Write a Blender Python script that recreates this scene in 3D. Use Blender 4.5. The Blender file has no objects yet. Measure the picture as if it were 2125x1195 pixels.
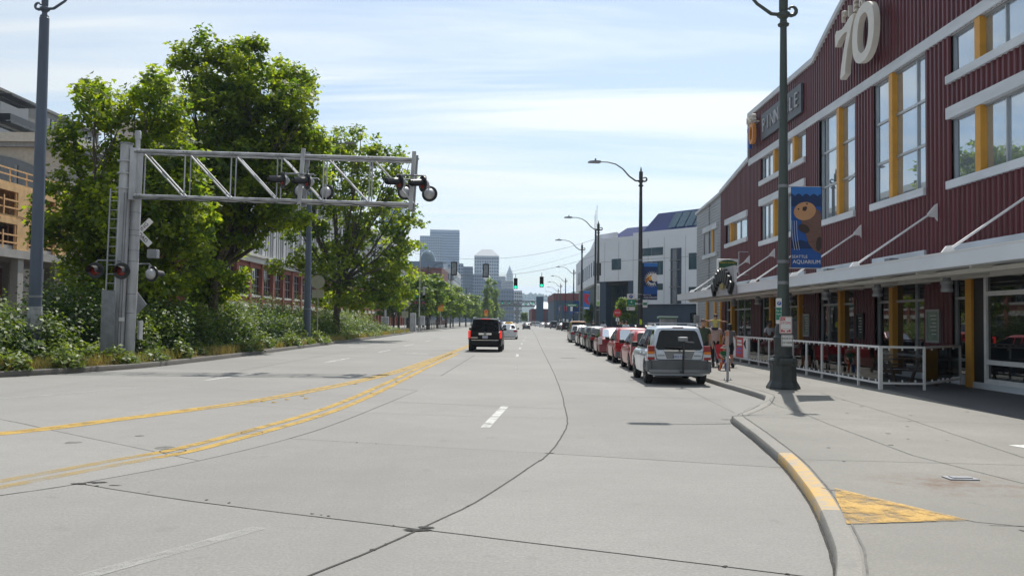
import bpy, bmesh, math, random
import numpy as np
from mathutils import Matrix, Vector

R = math.radians
rng = np.random.default_rng(7)
random.seed(7)
scn = bpy.context.scene
col = scn.collection

# ---------------------------------------------------------------- camera
cam_d = bpy.data.cameras.new('camera')
cam = bpy.data.objects.new('camera', cam_d)
col.objects.link(cam)
cam_d.sensor_width = 36.0
cam_d.lens = 31.0
cam_d.clip_start = 0.05
cam_d.clip_end = 9000.0
cam.matrix_world = (Matrix.Translation((0, 0, 1.8)) @ Matrix.Rotation(R(90 + 2.14), 4, 'X')
                    @ Matrix.Rotation(R(0.7), 4, 'Z'))
scn.camera = cam

# ---------------------------------------------------------------- sun and sky
SUN_EL, SUN_AZ = 56.0, 14.7          # azimuth measured from +Y towards +X
sun_dir = Vector((math.sin(R(SUN_AZ)) * math.cos(R(SUN_EL)),
                  math.cos(R(SUN_AZ)) * math.cos(R(SUN_EL)), math.sin(R(SUN_EL))))
sun_d = bpy.data.lights.new('sun', 'SUN')
sun_d.energy = 4.6
sun_d.angle = R(0.5)
sun_d.color = (1.0, 0.955, 0.88)
sun = bpy.data.objects.new('sun', sun_d)
sun.rotation_euler = (-sun_dir).to_track_quat('-Z', 'Y').to_euler()
sun.location = (0, 0, 60)
col.objects.link(sun)

world = bpy.data.worlds.new('World')
scn.world = world
world.use_nodes = True
wn, wl = world.node_tree.nodes, world.node_tree.links
wn.clear()
w_out = wn.new('ShaderNodeOutputWorld')
w_bg = wn.new('ShaderNodeBackground')
w_bg.inputs['Strength'].default_value = 0.108
w_sky = wn.new('ShaderNodeTexSky')
w_sky.sky_type = 'NISHITA'
w_sky.sun_disc = False
w_sky.sun_elevation = R(SUN_EL)
w_sky.sun_rotation = R(SUN_AZ)
w_sky.air_density = 1.15
w_sky.dust_density = 0.4
w_sky.ozone_density = 1.6
# thin streaky cirrus, laid out on a flat cloud layer high above the place
w_tc = wn.new('ShaderNodeTexCoord')
w_sep = wn.new('ShaderNodeSeparateXYZ')
wl.new(w_tc.outputs['Generated'], w_sep.inputs[0])


def wmath(op, a, b=None, clamp=False):
    n = wn.new('ShaderNodeMath')
    n.operation = op
    n.use_clamp = clamp
    for i, s in enumerate((a, b)):
        if s is None:
            continue
        if isinstance(s, (int, float)):
            n.inputs[i].default_value = s
        else:
            wl.new(s, n.inputs[i])
    return n.outputs[0]


w_z = wmath('ADD', wmath('MAXIMUM', w_sep.outputs['Z'], 0.0), 0.10)
w_cx = wmath('DIVIDE', w_sep.outputs['X'], w_z)
w_cy = wmath('DIVIDE', w_sep.outputs['Y'], w_z)
w_comb = wn.new('ShaderNodeCombineXYZ')
wl.new(w_cx, w_comb.inputs[0])
wl.new(w_cy, w_comb.inputs[1])
w_map = wn.new('ShaderNodeMapping')
w_map.inputs['Rotation'].default_value = (0, 0, R(-9))
w_map.inputs['Scale'].default_value = (0.12, 0.80, 1.0)
w_map.inputs['Location'].default_value = (3.7, 1.9, 0)
wl.new(w_comb.outputs[0], w_map.inputs[0])
w_n1 = wn.new('ShaderNodeTexNoise')
w_n1.inputs['Scale'].default_value = 1.6
w_n1.inputs['Detail'].default_value = 6
w_n1.inputs['Roughness'].default_value = 0.58
w_n1.inputs['Distortion'].default_value = 0.9
wl.new(w_map.outputs[0], w_n1.inputs['Vector'])
w_r = wn.new('ShaderNodeValToRGB')
w_r.color_ramp.elements[0].position = 0.40
w_r.color_ramp.elements[0].color = (0.30, 0.30, 0.30, 1)
w_r.color_ramp.elements[1].position = 0.58
w_r.color_ramp.elements[1].color = (1.0, 1.0, 1.0, 1)
wl.new(w_n1.outputs['Fac'], w_r.inputs[0])
# cloud brightness follows the sky behind it (thin ice cloud lit by the same sun)
w_bw = wn.new('ShaderNodeRGBToBW')
wl.new(w_sky.outputs[0], w_bw.inputs[0])
# thin ice cloud scatters forward: brighter towards the sun, whatever lies behind the camera stays dimmer
w_dot = wn.new('ShaderNodeVectorMath')
w_dot.operation = 'DOT_PRODUCT'
wl.new(w_tc.outputs['Generated'], w_dot.inputs[0])
w_dot.inputs[1].default_value = tuple(sun_dir)
w_ph = wmath('POWER', wmath('MULTIPLY', wmath('ADD', w_dot.outputs['Value'], 1.0), 0.5), 4.0)
w_cl = wmath('ADD', wmath('MULTIPLY', w_bw.outputs[0], 0.35), wmath('ADD', wmath('MULTIPLY', w_ph, 7.6), 2.3))
w_ccol = wn.new('ShaderNodeMix')
w_ccol.data_type = 'RGBA'
w_ccol.blend_type = 'MULTIPLY'
w_ccol.inputs[0].default_value = 1.0
w_ccol.inputs[6].default_value = (0.94, 1.0, 1.04, 1)
w_cc = wn.new('ShaderNodeCombineColor')
for i in range(3):
    wl.new(w_cl, w_cc.inputs[i])
wl.new(w_cc.outputs[0], w_ccol.inputs[7])
w_mix = wn.new('ShaderNodeMix')
w_mix.data_type = 'RGBA'
wl.new(w_r.outputs[0], w_mix.inputs[0])
wl.new(w_sky.outputs[0], w_mix.inputs[6])
wl.new(w_ccol.outputs[2], w_mix.inputs[7])
wl.new(w_mix.outputs[2], w_bg.inputs['Color'])
wl.new(w_bg.outputs[0], w_out.inputs['Surface'])

scn.view_settings.view_transform = 'Standard'
scn.view_settings.look = 'None'
scn.view_settings.gamma = 1.0
scn.view_settings.exposure = 0.24
scn.view_settings.use_curve_mapping = False
scn.render.engine = 'CYCLES'
scn.cycles.max_bounces = 8
scn.cycles.transparent_max_bounces = 12
scn.cycles.volume_bounces = 0
scn.cycles.use_denoising = True


# ---------------------------------------------------------------- materials
def new_mat(name):
    m = bpy.data.materials.new(name)
    m.use_nodes = True
    n = m.node_tree.nodes
    n.clear()
    out = n.new('ShaderNodeOutputMaterial')
    p = n.new('ShaderNodeBsdfPrincipled')
    m.node_tree.links.new(p.outputs[0], out.inputs['Surface'])
    return m, n, m.node_tree.links, p, out


def ramp_mix(n, l, fac, c0, c1):
    x = n.new('ShaderNodeMix')
    x.data_type = 'RGBA'
    l.new(fac, x.inputs[0])
    for i, c in ((6, c0), (7, c1)):
        if isinstance(c, tuple):
            x.inputs[i].default_value = (*c, 1)
        else:
            l.new(c, x.inputs[i])
    return x.outputs[2]


def noise(n, l, scale, detail=4, rough=0.55, stretch=None, coord='Object'):
    tc = n.new('ShaderNodeTexCoord')
    t = n.new('ShaderNodeTexNoise')
    t.inputs['Scale'].default_value = scale
    t.inputs['Detail'].default_value = detail
    t.inputs['Roughness'].default_value = rough
    if stretch:
        mp = n.new('ShaderNodeMapping')
        mp.inputs['Scale'].default_value = stretch
        l.new(tc.outputs[coord], mp.inputs[0])
        l.new(mp.outputs[0], t.inputs['Vector'])
    else:
        l.new(tc.outputs[coord], t.inputs['Vector'])
    return t.outputs['Fac']


def contrast(n, l, fac, lo, hi):
    m = n.new('ShaderNodeMapRange')
    m.inputs[1].default_value = lo
    m.inputs[2].default_value = hi
    l.new(fac, m.inputs[0])
    return m.outputs[0]


def mat(name, c, rough=0.6, metal=0.0, var=0.12, scale=3.0, bump=0.0, bscale=None, coat=0.0,
        ior=1.5, stretch=None, emit=None, estr=0.0):
    m, n, l, p, out = new_mat(name)
    f = contrast(n, l, noise(n, l, scale, stretch=stretch), 0.3, 0.7)
    lo = tuple(x * (1 - var) for x in c)
    hi = tuple(min(1, x * (1 + var)) for x in c)
    l.new(ramp_mix(n, l, f, lo, hi), p.inputs['Base Color'])
    p.inputs['Roughness'].default_value = rough
    p.inputs['Metallic'].default_value = metal
    p.inputs['IOR'].default_value = ior
    p.inputs['Coat Weight'].default_value = coat
    p.inputs['Coat Roughness'].default_value = 0.04
    if emit:
        p.inputs['Emission Color'].default_value = (*emit, 1)
        p.inputs['Emission Strength'].default_value = estr
    if bump:
        b = n.new('ShaderNodeBump')
        b.inputs['Strength'].default_value = bump
        b.inputs['Distance'].default_value = 0.02
        l.new(noise(n, l, bscale or scale * 8), b.inputs['Height'])
        l.new(b.outputs[0], p.inputs['Normal'])
    return m


def concrete(name, c, stain=0.25, fine=60, tine=None, tar=0.0, spot=None):
    m, n, l, p, out = new_mat(name)
    big = contrast(n, l, noise(n, l, 0.22, 5, 0.6), 0.3, 0.72)
    mid = contrast(n, l, noise(n, l, 1.7, 5, 0.65), 0.35, 0.7)
    fin = contrast(n, l, noise(n, l, fine, 3, 0.7), 0.35, 0.65)
    c1 = ramp_mix(n, l, big, tuple(x * (1 - stain) for x in c), tuple(x * (1 + stain * 0.45) for x in c))
    c2 = tuple(x * 0.80 for x in c)
    mx = n.new('ShaderNodeMath')
    mx.operation = 'MULTIPLY'
    l.new(mid, mx.inputs[0])
    mx.inputs[1].default_value = 0.35
    c3 = ramp_mix(n, l, mx.outputs[0], c1, c2)
    fm = n.new('ShaderNodeMath')
    fm.operation = 'MULTIPLY'
    fm.inputs[1].default_value = 0.62
    l.new(fin, fm.inputs[0])
    c4 = ramp_mix(n, l, fm.outputs[0], c3, tuple(x * 0.58 for x in c))
    if tine:
        tf = contrast(n, l, noise(n, l, 1.0, 4, 0.7, stretch=tine), 0.55, 0.75)
        tm = n.new('ShaderNodeMath')
        tm.operation = 'MULTIPLY'
        tm.inputs[1].default_value = 0.45
        l.new(tf, tm.inputs[0])
        c4 = ramp_mix(n, l, tm.outputs[0], c4, tuple(x * 0.60 for x in c))
    if tar:
        tf = contrast(n, l, noise(n, l, 0.6, 6, 0.6, stretch=(1.0, 0.10, 1)), 0.56, 0.74)
        tm = n.new('ShaderNodeMath')
        tm.operation = 'MULTIPLY'
        tm.inputs[1].default_value = tar * 1.3
        l.new(tf, tm.inputs[0])
        c4 = ramp_mix(n, l, tm.outputs[0], c4, tuple(x * 0.66 for x in c))
    dr = contrast(n, l, noise(n, l, 2.3, 3, 0.5), 0.66, 0.74)
    dm = n.new('ShaderNodeMath')
    dm.operation = 'MULTIPLY'
    dm.inputs[1].default_value = 0.34
    l.new(dr, dm.inputs[0])
    c4 = ramp_mix(n, l, dm.outputs[0], c4, tuple(x * 0.5 for x in c))
    mo = contrast(n, l, noise(n, l, 7.5, 4, 0.75), 0.42, 0.72)
    mm_ = n.new('ShaderNodeMath')
    mm_.operation = 'MULTIPLY'
    mm_.inputs[1].default_value = 0.30
    l.new(mo, mm_.inputs[0])
    c4 = ramp_mix(n, l, mm_.outputs[0], c4, tuple(x * 0.66 for x in c))
    if spot:
        (sx_, sy_), rad_, sc_ = spot
        tc = n.new('ShaderNodeTexCoord')
        mp = n.new('ShaderNodeMapping')
        mp.inputs['Location'].default_value = (-sx_, -sy_, 0)
        l.new(tc.outputs['Object'], mp.inputs[0])
        mp2 = n.new('ShaderNodeMapping')
        mp2.inputs['Scale'].default_value = (1 / rad_[0], 1 / rad_[1], 0)
        l.new(mp.outputs[0], mp2.inputs[0])
        ln_ = n.new('ShaderNodeVectorMath')
        ln_.operation = 'LENGTH'
        l.new(mp2.outputs[0], ln_.inputs[0])
        fall = contrast(n, l, ln_.outputs['Value'], 1.0, 0.25)
        nz = contrast(n, l, noise(n, l, 2.6, 6, 0.7), 0.44, 0.68)
        ml = n.new('ShaderNodeMath')
        ml.operation = 'MULTIPLY'
        l.new(fall, ml.inputs[0])
        l.new(nz, ml.inputs[1])
        c4 = ramp_mix(n, l, ml.outputs[0], c4, sc_)
    l.new(c4, p.inputs['Base Color'])
    p.inputs['Roughness'].default_value = 0.86
    b = n.new('ShaderNodeBump')
    b.inputs['Strength'].default_value = 0.35
    b.inputs['Distance'].default_value = 0.01
    l.new(fin, b.inputs['Height'])
    l.new(b.outputs[0], p.inputs['Normal'])
    return m


def worn_paint(name, c, under, wear=0.5, scale=2.2, soft=0.08, solid=False, grit=0.25):
    m, n, l, p, out = new_mat(name)
    a = noise(n, l, scale, 8, 0.72)
    f = contrast(n, l, a, wear - soft, wear + soft)
    g2 = contrast(n, l, noise(n, l, 3.0, 4, 0.6), 0.3, 0.7)
    l.new(ramp_mix(n, l, g2, c, tuple(x * 0.78 for x in c)), p.inputs['Base Color'])
    p.inputs['Roughness'].default_value = 0.8
    if solid:
        l.new(ramp_mix(n, l, f, c, under), p.inputs['Base Color'])
        return m
    # where the paint has gone the concrete below shows
    fine_ = contrast(n, l, noise(n, l, 45, 3, 0.7), 0.40, 0.62)
    ad = n.new('ShaderNodeMath')
    ad.operation = 'MULTIPLY_ADD'
    l.new(fine_, ad.inputs[0])
    ad.inputs[1].default_value = grit
    l.new(f, ad.inputs[2])
    ad.use_clamp = True
    tr = n.new('ShaderNodeBsdfTransparent')
    mx = n.new('ShaderNodeMixShader')
    l.new(ad.outputs[0], mx.inputs[0])
    l.new(p.outputs[0], mx.inputs[1])
    l.new(tr.outputs[0], mx.inputs[2])
    l.new(mx.outputs[0], out.inputs['Surface'])
    return m


def leaf_mat(name, c0, c1, trans=0.45):
    m, n, l, p, out = new_mat(name)
    at = n.new('ShaderNodeAttribute')
    at.attribute_name = 'tint'
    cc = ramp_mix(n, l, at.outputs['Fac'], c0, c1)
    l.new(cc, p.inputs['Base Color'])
    p.inputs['Roughness'].default_value = 0.5
    tr = n.new('ShaderNodeBsdfTranslucent')
    hs = n.new('ShaderNodeMix')
    hs.data_type = 'RGBA'
    hs.blend_type = 'MULTIPLY'
    hs.inputs[0].default_value = 1.0
    l.new(cc, hs.inputs[6])
    hs.inputs[7].default_value = (1.9, 1.75, 0.7, 1)
    l.new(hs.outputs[2], tr.inputs[0])
    mx = n.new('ShaderNodeMixShader')
    mx.inputs[0].default_value = trans
    l.new(p.outputs[0], mx.inputs[1])
    l.new(tr.outputs[0], mx.inputs[2])
    l.new(mx.outputs[0], out.inputs['Surface'])
    return m


def clear_glass(name, tint, gloss=0.12, rough=0.02):
    """thin see-through sheet: transparent plus fresnel reflection"""
    m, n, l, p, out = new_mat(name)
    n.remove(p)
    t = n.new('ShaderNodeBsdfTransparent')
    t.inputs[0].default_value = (*tint, 1)
    g = n.new('ShaderNodeBsdfGlossy')
    g.inputs['Roughness'].default_value = rough
    fr = n.new('ShaderNodeFresnel')
    fr.inputs[0].default_value = 1.5
    mx = n.new('ShaderNodeMixShader')
    l.new(fr.outputs[0], mx.inputs[0])
    l.new(t.outputs[0], mx.inputs[1])
    l.new(g.outputs[0], mx.inputs[2])
    l.new(mx.outputs[0], out.inputs['Surface'])
    return m


M = {}
CON = (0.278, 0.271, 0.256)
M['road'] = concrete('road_concrete', CON, 0.20, 34, tine=(0.5, 26, 1), tar=0.5)
M['road_a'] = concrete('road_concrete_a', tuple(x * 0.945 for x in CON), 0.22, 34, tine=(0.5, 26, 1), tar=0.5)
M['road_b'] = concrete('road_concrete_b', tuple(x * 1.04 for x in CON), 0.20, 38, tine=(0.5, 22, 1), tar=0.35)
M['walk'] = concrete('walk_concrete', (0.268, 0.260, 0.236), 0.34, 48, spot=((4.75, 9.35), (1.3, 0.9), (0.15, 0.095, 0.065)))
M['kerb'] = concrete('kerb_concrete', (0.30, 0.29, 0.265), 0.25, 40)
M['kerb_old'] = concrete('kerb_old_concrete', (0.17, 0.16, 0.145), 0.3, 25)
M['patio'] = concrete('shaded_patio_paving', (0.13, 0.13, 0.135), 0.2, 30)  # pavers darkened: the shade under the canopy is put into their colour
M['ground'] = concrete('ground_grey', (0.16, 0.155, 0.145), 0.3, 3)
M['soil'] = mat('soil', (0.085, 0.062, 0.04), 0.95, var=0.4, scale=2, bump=0.6)
M['joint'] = mat('joint_sealant', (0.028, 0.027, 0.026), 0.8, var=0.3, scale=9)
M['joint_soft'] = mat('joint_sawcut', (0.135, 0.13, 0.12), 0.9, var=0.35, scale=5)
M['spall'] = mat('spalled_patch', (0.06, 0.058, 0.055), 0.95, var=0.5, scale=14, bump=1.0)
M['yellow_line'] = worn_paint('yellow_line_paint', (0.47, 0.30, 0.055), CON, 0.63, 3.0, soft=.14)
M['yellow_faded'] = worn_paint('yellow_line_faded', (0.46, 0.32, 0.09), CON, 0.50, 2.4, soft=.26, grit=.25)
M['white_line'] = worn_paint('white_line_paint', (0.58, 0.58, 0.56), CON, 0.60, 3.4, soft=.12)
M['white_faded'] = worn_paint('white_line_faded', (0.48, 0.475, 0.46), CON, 0.47, 2.8, soft=.28, grit=.3)
M['kerb_yellow'] = worn_paint('kerb_yellow_paint', (0.52, 0.32, 0.08), (0.30, 0.285, 0.255), 0.51, 6.0, soft=.12, solid=True)
M['ramp_yellow'] = worn_paint('ramp_yellow_paint', (0.52, 0.32, 0.08), (0.33, 0.315, 0.285), 0.53, 3.0, soft=.12)
M['walk_white'] = worn_paint('walk_white_paint', (0.75, 0.75, 0.72), (0.38, 0.37, 0.34), 0.6, 3)
M['rust'] = worn_paint('rust_stain', (0.375, 0.365, 0.335), (0.22, 0.15, 0.10), 0.52, 1.9, solid=True)
M['siding'] = mat('siding_oxblood', (0.104, 0.0165, 0.023), 0.42, var=0.30, scale=0.9, stretch=(1, 4, 0.18))
M['siding_grey'] = mat('siding_grey', (0.34, 0.36, 0.385), 0.45, metal=0.15, var=0.08, scale=0.8)
M['trim'] = mat('trim_grey', (0.60, 0.63, 0.66), 0.6, var=0.13, scale=1.1, stretch=(1, 0.5, 2.5))
M['canopy'] = mat('canopy_white', (0.70, 0.73, 0.77), 0.5, var=0.05, scale=0.8)
M['soffit'] = mat('canopy_soffit', (0.55, 0.54, 0.50), 0.7, var=0.06)
M['alu'] = mat('aluminium', (0.42, 0.44, 0.46), 0.35, metal=0.6, var=0.08)
M['white_paint'] = mat('white_metal_paint', (0.74, 0.74, 0.73), 0.45, var=0.07, scale=4)
M['amber'] = mat('amber_paint', (0.62, 0.30, 0.035), 0.5, var=0.08)
M['glass'] = mat('window_glass', (0.48, 0.55, 0.62), 0.015, metal=0.7, var=0.10, scale=0.5, ior=1.6)
M['glass_low'] = mat('window_glass_dark', (0.012, 0.014, 0.016), 0.015, var=0.2, scale=0.7, ior=2.15)
M['glass_teal'] = mat('teal_glass', (0.015, 0.06, 0.085), 0.05, var=0.2, scale=0.3, ior=1.9)
M['panel_glass'] = clear_glass('clear_panel', (0.80, 0.82, 0.83))
M['dark'] = mat('dark_void', (0.012, 0.012, 0.013), 0.8, var=0.3)
M['black'] = mat('black_paint', (0.014, 0.014, 0.016), 0.4, var=0.2)
M['lamp_green'] = mat('lamp_post_green', (0.055, 0.072, 0.066), 0.45, var=0.18, scale=3, stretch=(1, 1, .3))
M['lamp_blue'] = mat('lamp_post_slate', (0.078, 0.100, 0.145), 0.45, var=0.15, scale=2, stretch=(1, 1, .3))
M['lamp_dark'] = mat('lamp_base_dark', (0.035, 0.042, 0.042), 0.5, var=0.25, scale=6, bump=0.2)
M['galv'] = mat('galvanised_steel', (0.42, 0.43, 0.45), 0.55, metal=0.3, var=0.30, scale=2.2, stretch=(1, 1, .35))
M['galv_dark'] = mat('galvanised_dark', (0.24, 0.25, 0.27), 0.5, metal=0.3, var=0.2, scale=4)
M['sign_white'] = mat('sign_white', (0.72, 0.72, 0.71), 0.5, var=0.04)
M['sign_red'] = mat('sign_red', (0.50, 0.03, 0.04), 0.5, var=0.06)
M['sign_green'] = mat('sign_green', (0.02, 0.22, 0.13), 0.5, var=0.06)
M['sign_blue'] = mat('sign_blue', (0.025, 0.09, 0.36), 0.5, var=0.06)
M['sign_yellow'] = mat('sign_yellow', (0.78, 0.36, 0.015), 0.5, var=0.05)
M['sign_hiviz'] = mat('sign_hiviz', (0.55, 0.72, 0.03), 0.5, var=0.05)
M['sign_back'] = mat('sign_back_tan', (0.30, 0.30, 0.22), 0.6, var=0.1)
M['red_lens'] = mat('red_lens', (0.24, 0.015, 0.012), 0.25, var=0.2, scale=8)
M['green_light'] = mat('green_light', (0.02, 0.5, 0.35), 0.3, emit=(0.02, 0.9, 0.55), estr=1.1)
M['brake_light'] = mat('brake_light', (0.7, 0.03, 0.02), 0.25, emit=(1.0, 0.04, 0.02), estr=0.45)
M['tail_red'] = mat('tail_red', (0.28, 0.012, 0.015), 0.15, var=0.1)
M['tail_amber'] = mat('tail_amber', (0.70, 0.20, 0.02), 0.15, var=0.1)
M['tail_clear'] = mat('tail_clear', (0.55, 0.55, 0.58), 0.15, var=0.05)
M['tyre'] = mat('tyre_rubber', (0.013, 0.013, 0.014), 0.8, var=0.3, scale=8)
M['rim'] = mat('alloy_rim', (0.38, 0.38, 0.40), 0.3, metal=0.8, var=0.1)
M['plate'] = mat('number_plate', (0.52, 0.54, 0.60), 0.5, var=0.06)
M['chrome'] = mat('chrome', (0.72, 0.73, 0.75), 0.12, metal=0.9, var=0.05)
M['car_glass'] = mat('car_glass', (0.008, 0.010, 0.012), 0.03, var=0.2, ior=1.45)
M['glass_tint'] = mat('tinted_glass', (0.004, 0.004, 0.005), 0.12, var=0.2, ior=1.25)
M['underbody'] = mat('underbody', (0.008, 0.008, 0.008), 0.9, var=0.3)
M['cladding'] = mat('grey_cladding', (0.105, 0.11, 0.115), 0.6, var=0.12)
for nm, c in (('silver', (0.60, 0.66, 0.74)), ('red', (0.36, 0.007, 0.013)), ('rose', (0.34, 0.016, 0.035)),
              ('maroon', (0.20, 0.012, 0.022)), ('blackp', (0.006, 0.0065, 0.008)), ('grey', (0.16, 0.17, 0.185)),
              ('charcoal', (0.035, 0.038, 0.043)), ('orange', (0.42, 0.17, 0.025)), ('white', (0.62, 0.64, 0.66)),
              ('taxi', (0.72, 0.42, 0.02)), ('navy', (0.02, 0.028, 0.05)), ('sand', (0.34, 0.32, 0.28))):
    M['car_' + nm] = mat('paint_' + nm, c, 0.28, metal=0.12 if nm in ('silver', 'grey', 'sand') else 0.0,
                         var=0.04, scale=1.2, coat=0.0 if nm == 'blackp' else 0.45 if nm in ('red', 'maroon', 'rose') else 0.8, ior=1.3 if nm == 'blackp' else 1.5)
M['skin'] = mat('skin', (0.46, 0.25, 0.17), 0.55, var=0.06)
M['bark'] = mat('bark', (0.105, 0.085, 0.065), 0.9, var=0.45, scale=3, bump=0.7, stretch=(1, 1, 0.3))
M['bark_pale'] = mat('bark_pale', (0.20, 0.18, 0.14), 0.9, var=0.4, scale=3, bump=0.6, stretch=(1, 1, 0.3))
M['leaf_maple'] = leaf_mat('leaf_maple', (0.058, 0.118, 0.009), (0.235, 0.300, 0.022), 0.64)
M['leaf_bush'] = leaf_mat('leaf_bush', (0.022, 0.058, 0.012), (0.165, 0.225, 0.045), 0.42)
M['leaf_street'] = leaf_mat('leaf_street', (0.065, 0.135, 0.010), (0.200, 0.270, 0.018), 0.5)
M['leaf_dark'] = leaf_mat('leaf_dark', (0.018, 0.045, 0.012), (0.045, 0.085, 0.02), 0.35)
M['grass'] = leaf_mat('grass_dry', (0.10, 0.14, 0.03), (0.33, 0.25, 0.12), 0.35)


# ---------------------------------------------------------------- mesh builder
class MB:
    def __init__(self, T=None):
        self.v, self.f, self.m = [], [], []
        self.T = T
        self.mi = 0

    def add(self, vs, fs):
        b = len(self.v)
        if self.T is not None:
            vs = [tuple(self.T @ Vector(p)) for p in vs]
        self.v += [tuple(p) for p in vs]
        for q in fs:
            self.f.append([i + b for i in q])
            self.m.append(self.mi)
        return self

    def box(self, x0, x1, y0, y1, z0, z1):
        return self.add([(x0, y0, z0), (x1, y0, z0), (x1, y1, z0), (x0, y1, z0),
                         (x0, y0, z1), (x1, y0, z1), (x1, y1, z1), (x0, y1, z1)],
                        [(3, 2, 1, 0), (4, 5, 6, 7), (0, 1, 5, 4), (1, 2, 6, 5), (2, 3, 7, 6), (3, 0, 4, 7)])

    def cbox(self, x0, x1, y0, y1, z0, z1, b=0.02):
        """box with chamfered edges"""
        bm = bmesh.new()
        bmesh.ops.create_cube(bm, size=1)
        for p in bm.verts:
            p.co = ((x0 + x1) / 2 + p.co.x * (x1 - x0), (y0 + y1) / 2 + p.co.y * (y1 - y0),
                    (z0 + z1) / 2 + p.co.z * (z1 - z0))
        bmesh.ops.bevel(bm, geom=bm.edges[:], offset=b, segments=2, profile=0.5, affect='EDGES')
        bm.verts.index_update()
        vs = [tuple(p.co) for p in bm.verts]
        fs = [[p.index for p in q.verts] for q in bm.faces]
        bm.free()
        return self.add(vs, fs)

    def beam(self, p0, p1, w, h=None, up=(0, 0, 1)):
        """rectangular bar between two points"""
        h = h or w
        p0, p1 = Vector(p0), Vector(p1)
        d = (p1 - p0).normalized()
        u = Vector(up)
        if abs(d.dot(u)) > 0.98:
            u = Vector((0, 1, 0))
        s = d.cross(u).normalized()
        u = s.cross(d).normalized()
        vs = []
        for p in (p0, p1):
            for a, b in ((-1, -1), (1, -1), (1, 1), (-1, 1)):
                vs.append(p + s * (a * w / 2) + u * (b * h / 2))
        return self.add(vs, [(0, 1, 2, 3), (7, 6, 5, 4), (0, 4, 5, 1), (1, 5, 6, 2), (2, 6, 7, 3), (3, 7, 4, 0)])

    def cyl(self, p0, p1, r0, r1=None, n=10, cap=True):
        return self.tube([p0, p1], [r0, r0 if r1 is None else r1], n, cap)

    def tube(self, pts, rad, n=8, cap=True):
        pts = [Vector(p) for p in pts]
        if not isinstance(rad, (list, tuple)):
            rad = [rad] * len(pts)
        vs, fs = [], []
        ref = None
        for i, p in enumerate(pts):
            d = (pts[min(i + 1, len(pts) - 1)] - pts[max(i - 1, 0)])
            d = d.normalized() if d.length > 1e-9 else Vector((0, 0, 1))
            if ref is None:
                ref = Vector((1, 0, 0)) if abs(d.x) < 0.8 else Vector((0, 1, 0))
            s = (ref - d * ref.dot(d)).normalized()
            t = d.cross(s)
            ref = s
            for k in range(n):
                a = 2 * math.pi * k / n
                vs.append(p + (s * math.cos(a) + t * math.sin(a)) * rad[i])
        for i in range(len(pts) - 1):
            for k in range(n):
                a, b = i * n + k, i * n + (k + 1) % n
                fs.append((a, b, b + n, a + n))
        if cap:
            fs.append(tuple(range(n))[::-1])
            fs.append(tuple(range((len(pts) - 1) * n, len(pts) * n)))
        return self.add(vs, fs)

    def lathe(self, prof, n=14, c=(0, 0, 0), axis='z', sq=None):
        """profile of (radius, height); sq=4 gives a square section"""
        vs, fs = [], []
        for r, z in prof:
            for k in range(n):
                a = 2 * math.pi * (k + 0.5) / n
                x, y = r * math.cos(a), r * math.sin(a)
                q = {'z': (x, y, z), 'y': (x, z, y), 'x': (z, x, y)}[axis]
                vs.append((c[0] + q[0], c[1] + q[1], c[2] + q[2]))
        for i in range(len(prof) - 1):
            for k in range(n):
                a, b = i * n + k, i * n + (k + 1) % n
                fs.append((a, b, b + n, a + n))
        fs.append(tuple(range(n))[::-1])
        fs.append(tuple(range((len(prof) - 1) * n, len(prof) * n)))
        return self.add(vs, fs)

    def prism(self, poly, d0, d1, plane='xz'):
        """polygon in a plane, extruded along the third axis from d0 to d1"""
        def put(a, b, d):
            return {'xz': (a, d, b), 'yz': (d, a, b), 'xy': (a, b, d)}[plane]
        n = len(poly)
        vs = [put(a, b, d0) for a, b in poly] + [put(a, b, d1) for a, b in poly]
        fs = [tuple(range(n))[::-1], tuple(range(n, 2 * n))]
        fs += [(i, (i + 1) % n, n + (i + 1) % n, n + i) for i in range(n)]
        return self.add(vs, fs)

    def mesh(self, name, mats, smooth=None, fix=True):
        me = bpy.data.meshes.new(name)
        me.from_pydata(self.v, [], self.f)
        if not isinstance(mats, (list, tuple)):
            mats = [mats]
        for q in mats:
            me.materials.append(q)
        if len(mats) > 1:
            me.polygons.foreach_set('material_index', self.m)
        if fix:
            bm = bmesh.new()
            bm.from_mesh(me)
            bmesh.ops.recalc_face_normals(bm, faces=bm.faces)
            bm.to_mesh(me)
            bm.free()
        if smooth:
            me.shade_smooth()
            me.set_sharp_from_angle(angle=R(smooth))
        me.update()
        return me

    def build(self, name, mats, parent=None, smooth=None, world=False, fix=True, loc=None):
        if world and parent is not None:
            inv = WM[parent.name].inverted()
            self.v = [tuple(inv @ Vector(p)) for p in self.v]
        if loc is not None:
            self.v = [(p[0] - loc[0], p[1] - loc[1], p[2] - loc[2]) for p in self.v]
        me = self.mesh(name, mats, smooth, fix)
        o = bpy.data.objects.new(name, me)
        col.objects.link(o)
        if loc is not None:
            o.location = loc
        if parent is not None:
            o.parent = parent
            WM[o.name] = WM[parent.name]
        else:
            WM[o.name] = Matrix.Translation(loc) if loc is not None else Matrix()
        return o


WM = {}


def tag(o, label=None, cat=None, group=None, kind=None):
    if label:
        o['label'] = label
    if cat:
        o['category'] = cat
    if group:
        o['group'] = group
    if kind:
        o['kind'] = kind
    return o


def thing(name, label, cat, loc=(0, 0, 0), rz=0.0, group=None):
    o = bpy.data.objects.new(name, None)
    o.empty_display_size = 0.2
    col.objects.link(o)
    o.location = loc
    o.rotation_euler = (0, 0, R(rz))
    WM[o.name] = Matrix.Translation(loc) @ Matrix.Rotation(R(rz), 4, 'Z')
    return tag(o, label, cat, group)


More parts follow.
